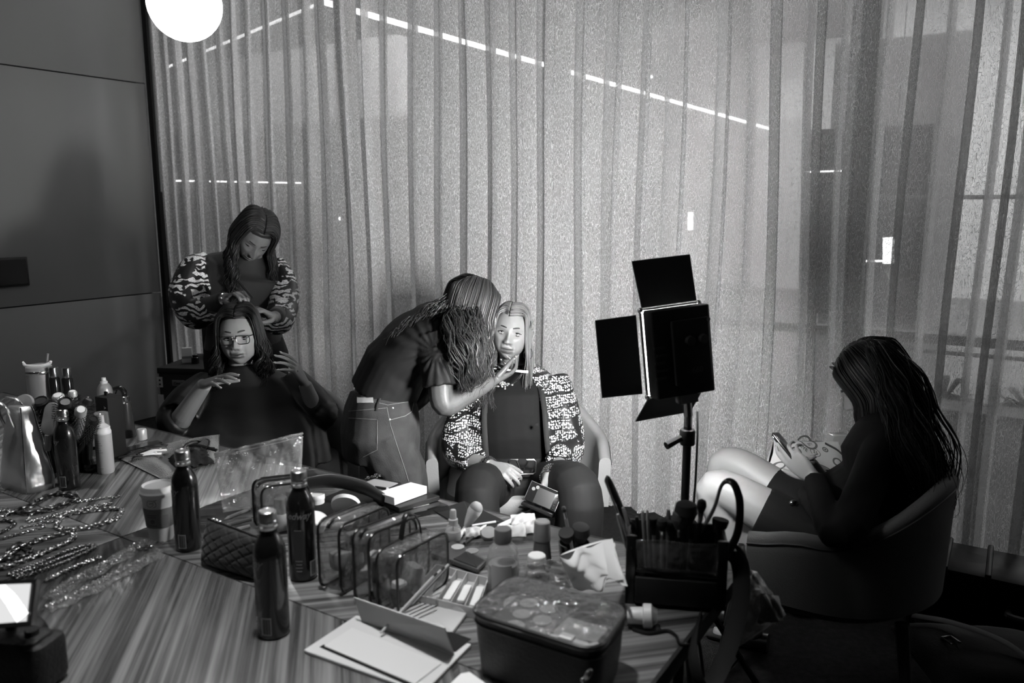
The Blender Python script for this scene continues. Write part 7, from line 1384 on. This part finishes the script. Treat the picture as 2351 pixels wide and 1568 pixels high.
    p = T(2235, 1555, 0); t = thing('backpack', 'dark backpack with buckled strap lying on the floor before the hard case', 'bag', (p[0], p[1], 0)); P = [np.array(q) for q in ((-.26, .10, .08), (.22, .02, .08), (.24, -.26, .03), (-.24, -.22, .03))]; mb = pillow(P, .13, 26, 22, crinkle(14, .012, 8), 3); obj('body', mb.xf(None, (0, 0, .06)), mat('pack_black', .016, .85, bump=.2, bscale=200), t, ang=180); obj('strap', MB().tube([(-.20, .06, .20), (-.10, -.02, .215), (.02, -.12, .20), (.10, -.22, .14)], [(.02, .004)] * 4, 8, 5), mat('strap_black'), t); obj('buckle', MB().tube([(-.16, -.06, .185), (-.13, -.06, .19), (-.12, -.10, .19), (-.15, -.10, .185), (-.16, -.06, .185)], .004, 6), mat('latch_pale', .25, .3, .8), t)
    # flight case behind the caped woman
    c = W(486, 900, 4.35); ztop = W(452, 828, 4.35)[2]; t = thing('flight_case', 'black flight case with pale edge rails and open lid behind the caped woman', 'case', (c[0], c[1], 0), -.12); w = .40; bl = mat('flight_black', .012, .6); rl = mat('rail_alu', .6, .5); obj('body', MB().rbox((.02, 0, (ztop - .02) / 2 + .02), (w, .40, ztop - .06), .004), bl, t); obj('tray', MB().rbox((.02, 0, ztop - .012), (w + .01, .41, .03), .004), bl, t)
    for z0, z1 in ((.05, ztop * .42), (ztop * .5, ztop - .14), (ztop - .10, ztop - .045)):
        obj('edge_rail', MB().box((.02 - w / 2 + .006, -.203, (z0 + z1) / 2), (.030, .006, z1 - z0)), rl, t, smooth=False)
        rv = MB()
        for q in (.3, .7): rv.ball((.02 - w / 2 + .008, -.207, z0 + (z1 - z0) * q), .005, 8)
        obj('rivet', rv, BLACK(), t)
    obj('name_plate', MB().rbox((-.07, -.206, ztop - .075), (.07, .006, .032), .003), mat('plate_pale', .25, .4, .5), t); V, F = text_va('Case 1', .018, .2, .0004); obj('plate_lettering', MB().add(np.column_stack([V[:, 0] - .07, np.full(len(V), -.2096), V[:, 1] + ztop - .075]), F), BLACK(), t, smooth=False)
    hl = W(452, 730, 4.5)[2]; obj('lid', MB().rbox((.05, .20, (hl + ztop) / 2), (w - .04, .05, hl - ztop), .004), bl, t); obj('lid_corner', MB().box((.05 - w / 2 + .035, .172, hl - .012), (.035, .01, .024)), rl, t, smooth=False)
    for k in range(4): obj('caster', MB().lathe([(.02, -.012), (.025, -.008), (.025, .008), (.02, .012)], 14, (.02 + (-1, 1)[k % 2] * .15, (-1, 1)[k // 2] * .15, .025), RX(D2R(90))), BLACK(), t)
    q = W(430, 824, 4.28); t2 = thing('product_carton', 'small white carton standing on the open flight case', 'box', (q[0], q[1], ztop + .004), .3); obj('body', MB().rbox((0, 0, .04), (.05, .03, .08), .001), mat('carton_white'), t2); obj('stripe', MB().box((0, -.0153, .03), (.05, .0006, .012)), mat('item_grey'), t2, smooth=False)
    q = W(448, 824, 4.26); obj('small_jar', MB().lathe([(0, 0), (.02, 0), (.02, .03), (.014, .034), (.014, .045), (0, .045)], 16, (q[0], q[1], ztop + .004)), mat('gloss_black'), loc=(q[0], q[1], ztop + .004), label='small dark jar beside the white carton on the flight case', cat='jar')
    # camera with a flip screen at the near left
    p = T(20, 1566); t = thing('camera', 'black camera with a bright tilted flip screen at the near left table edge', 'camera', p, -.15); bl = mat('camera_black', .012, .5, bump=.3, bscale=120); obj('body', MB().rbox((.0, -.0, .052), (.17, .07, .10), .02, .012, n=6), bl, t); obj('grip', MB().rbox((.075, .005, .048), (.05, .085, .09), .022, .012, n=6), bl, t); obj('lens', MB().lathe([(.036, 0), (.038, .004), (.038, .06), (.034, .066), (.03, .066), (.028, .05), (0, .05)], 28, (-.02, .03, .05), RX(D2R(-90))), BLACK(), t)
    tl, tr, br, bl_ = W(-14, 1334, 1.46), W(97, 1322, 1.44), W(98, 1424, 1.40), W(-14, 1442, 1.42); nn = nrm(np.cross(tr - tl, bl_ - tl)); mid = (tl + tr + br + bl_) / 4; _n = nrm(np.cross(bl_ - tl, tr - tl)); _s = _n * (-.0095 if _n @ (_C - mid) > 0 else .0005); part('screen_back', MB().sheet(np.array([[tl + _s, tr + _s], [bl_ + _s, br + _s]]), .009), BLACK(), t, smooth=False)
    f = lambda u, v, o=.0: (tl * (1 - u) * (1 - v) + tr * u * (1 - v) + br * u * v + bl_ * (1 - u) * v) - nn * (.0012 + o) if nn @ (mid - _C) > 0 else (tl * (1 - u) * (1 - v) + tr * u * (1 - v) + br * u * v + bl_ * (1 - u) * v) + nn * (.0012 + o)
    part('screen', MB().sheet(np.array([[f(.02, .09), f(.9, .09)], [f(.02, .91), f(.9, .91)]])), emat('screen_glow', .62), t, smooth=False)
    for k, q in enumerate((((.0, .12), (.30, .10), (.36, .16), (.16, .30), (.0, .30)), ((.38, .17), (.56, .31), (.36, .52), (.18, .32)), ((.58, .33), (.75, .52), (.53, .74), (.38, .54)), ((.77, .54), (.93, .74), (.68, .92), (.55, .76)))): part('screen_reflection', MB().add(np.array([f(u, v, .0006) for u, v in q]), [tuple(range(len(q)))]), emat('reflection_glow', 1.6), t, smooth=False)  # glowing tiles draw a window's reflection on the screen
    part('hinge_arm', MB().tube([mid + nn * .006 * (1 if nn[1] > 0 else -1), p + np.array([0, .02, .10])], .01, 8), BLACK(), t); part('dial', MB().lathe([(.012, 0), (.012, .012), (0, .012)], 16, p + np.array([.06, 0, .10])), bl, t); part('pale_button', MB().rbox(W(10, 1455, 1.36), (.008, .004, .02), .003), mat('patch_pale'), t)
build_setting(); build_curtains(); build_lobby_things(); build_globes(); build_switch(); build_table(); build_downlights()
build_lamp()
build_chairs(); build_main_woman(); build_artist(); build_stylist(); build_cape_woman(); build_phone_woman()
build_bottles(); build_cup(); build_jewellery(); build_left_group(); build_middle_group(); build_brush_bag(); build_right_group()
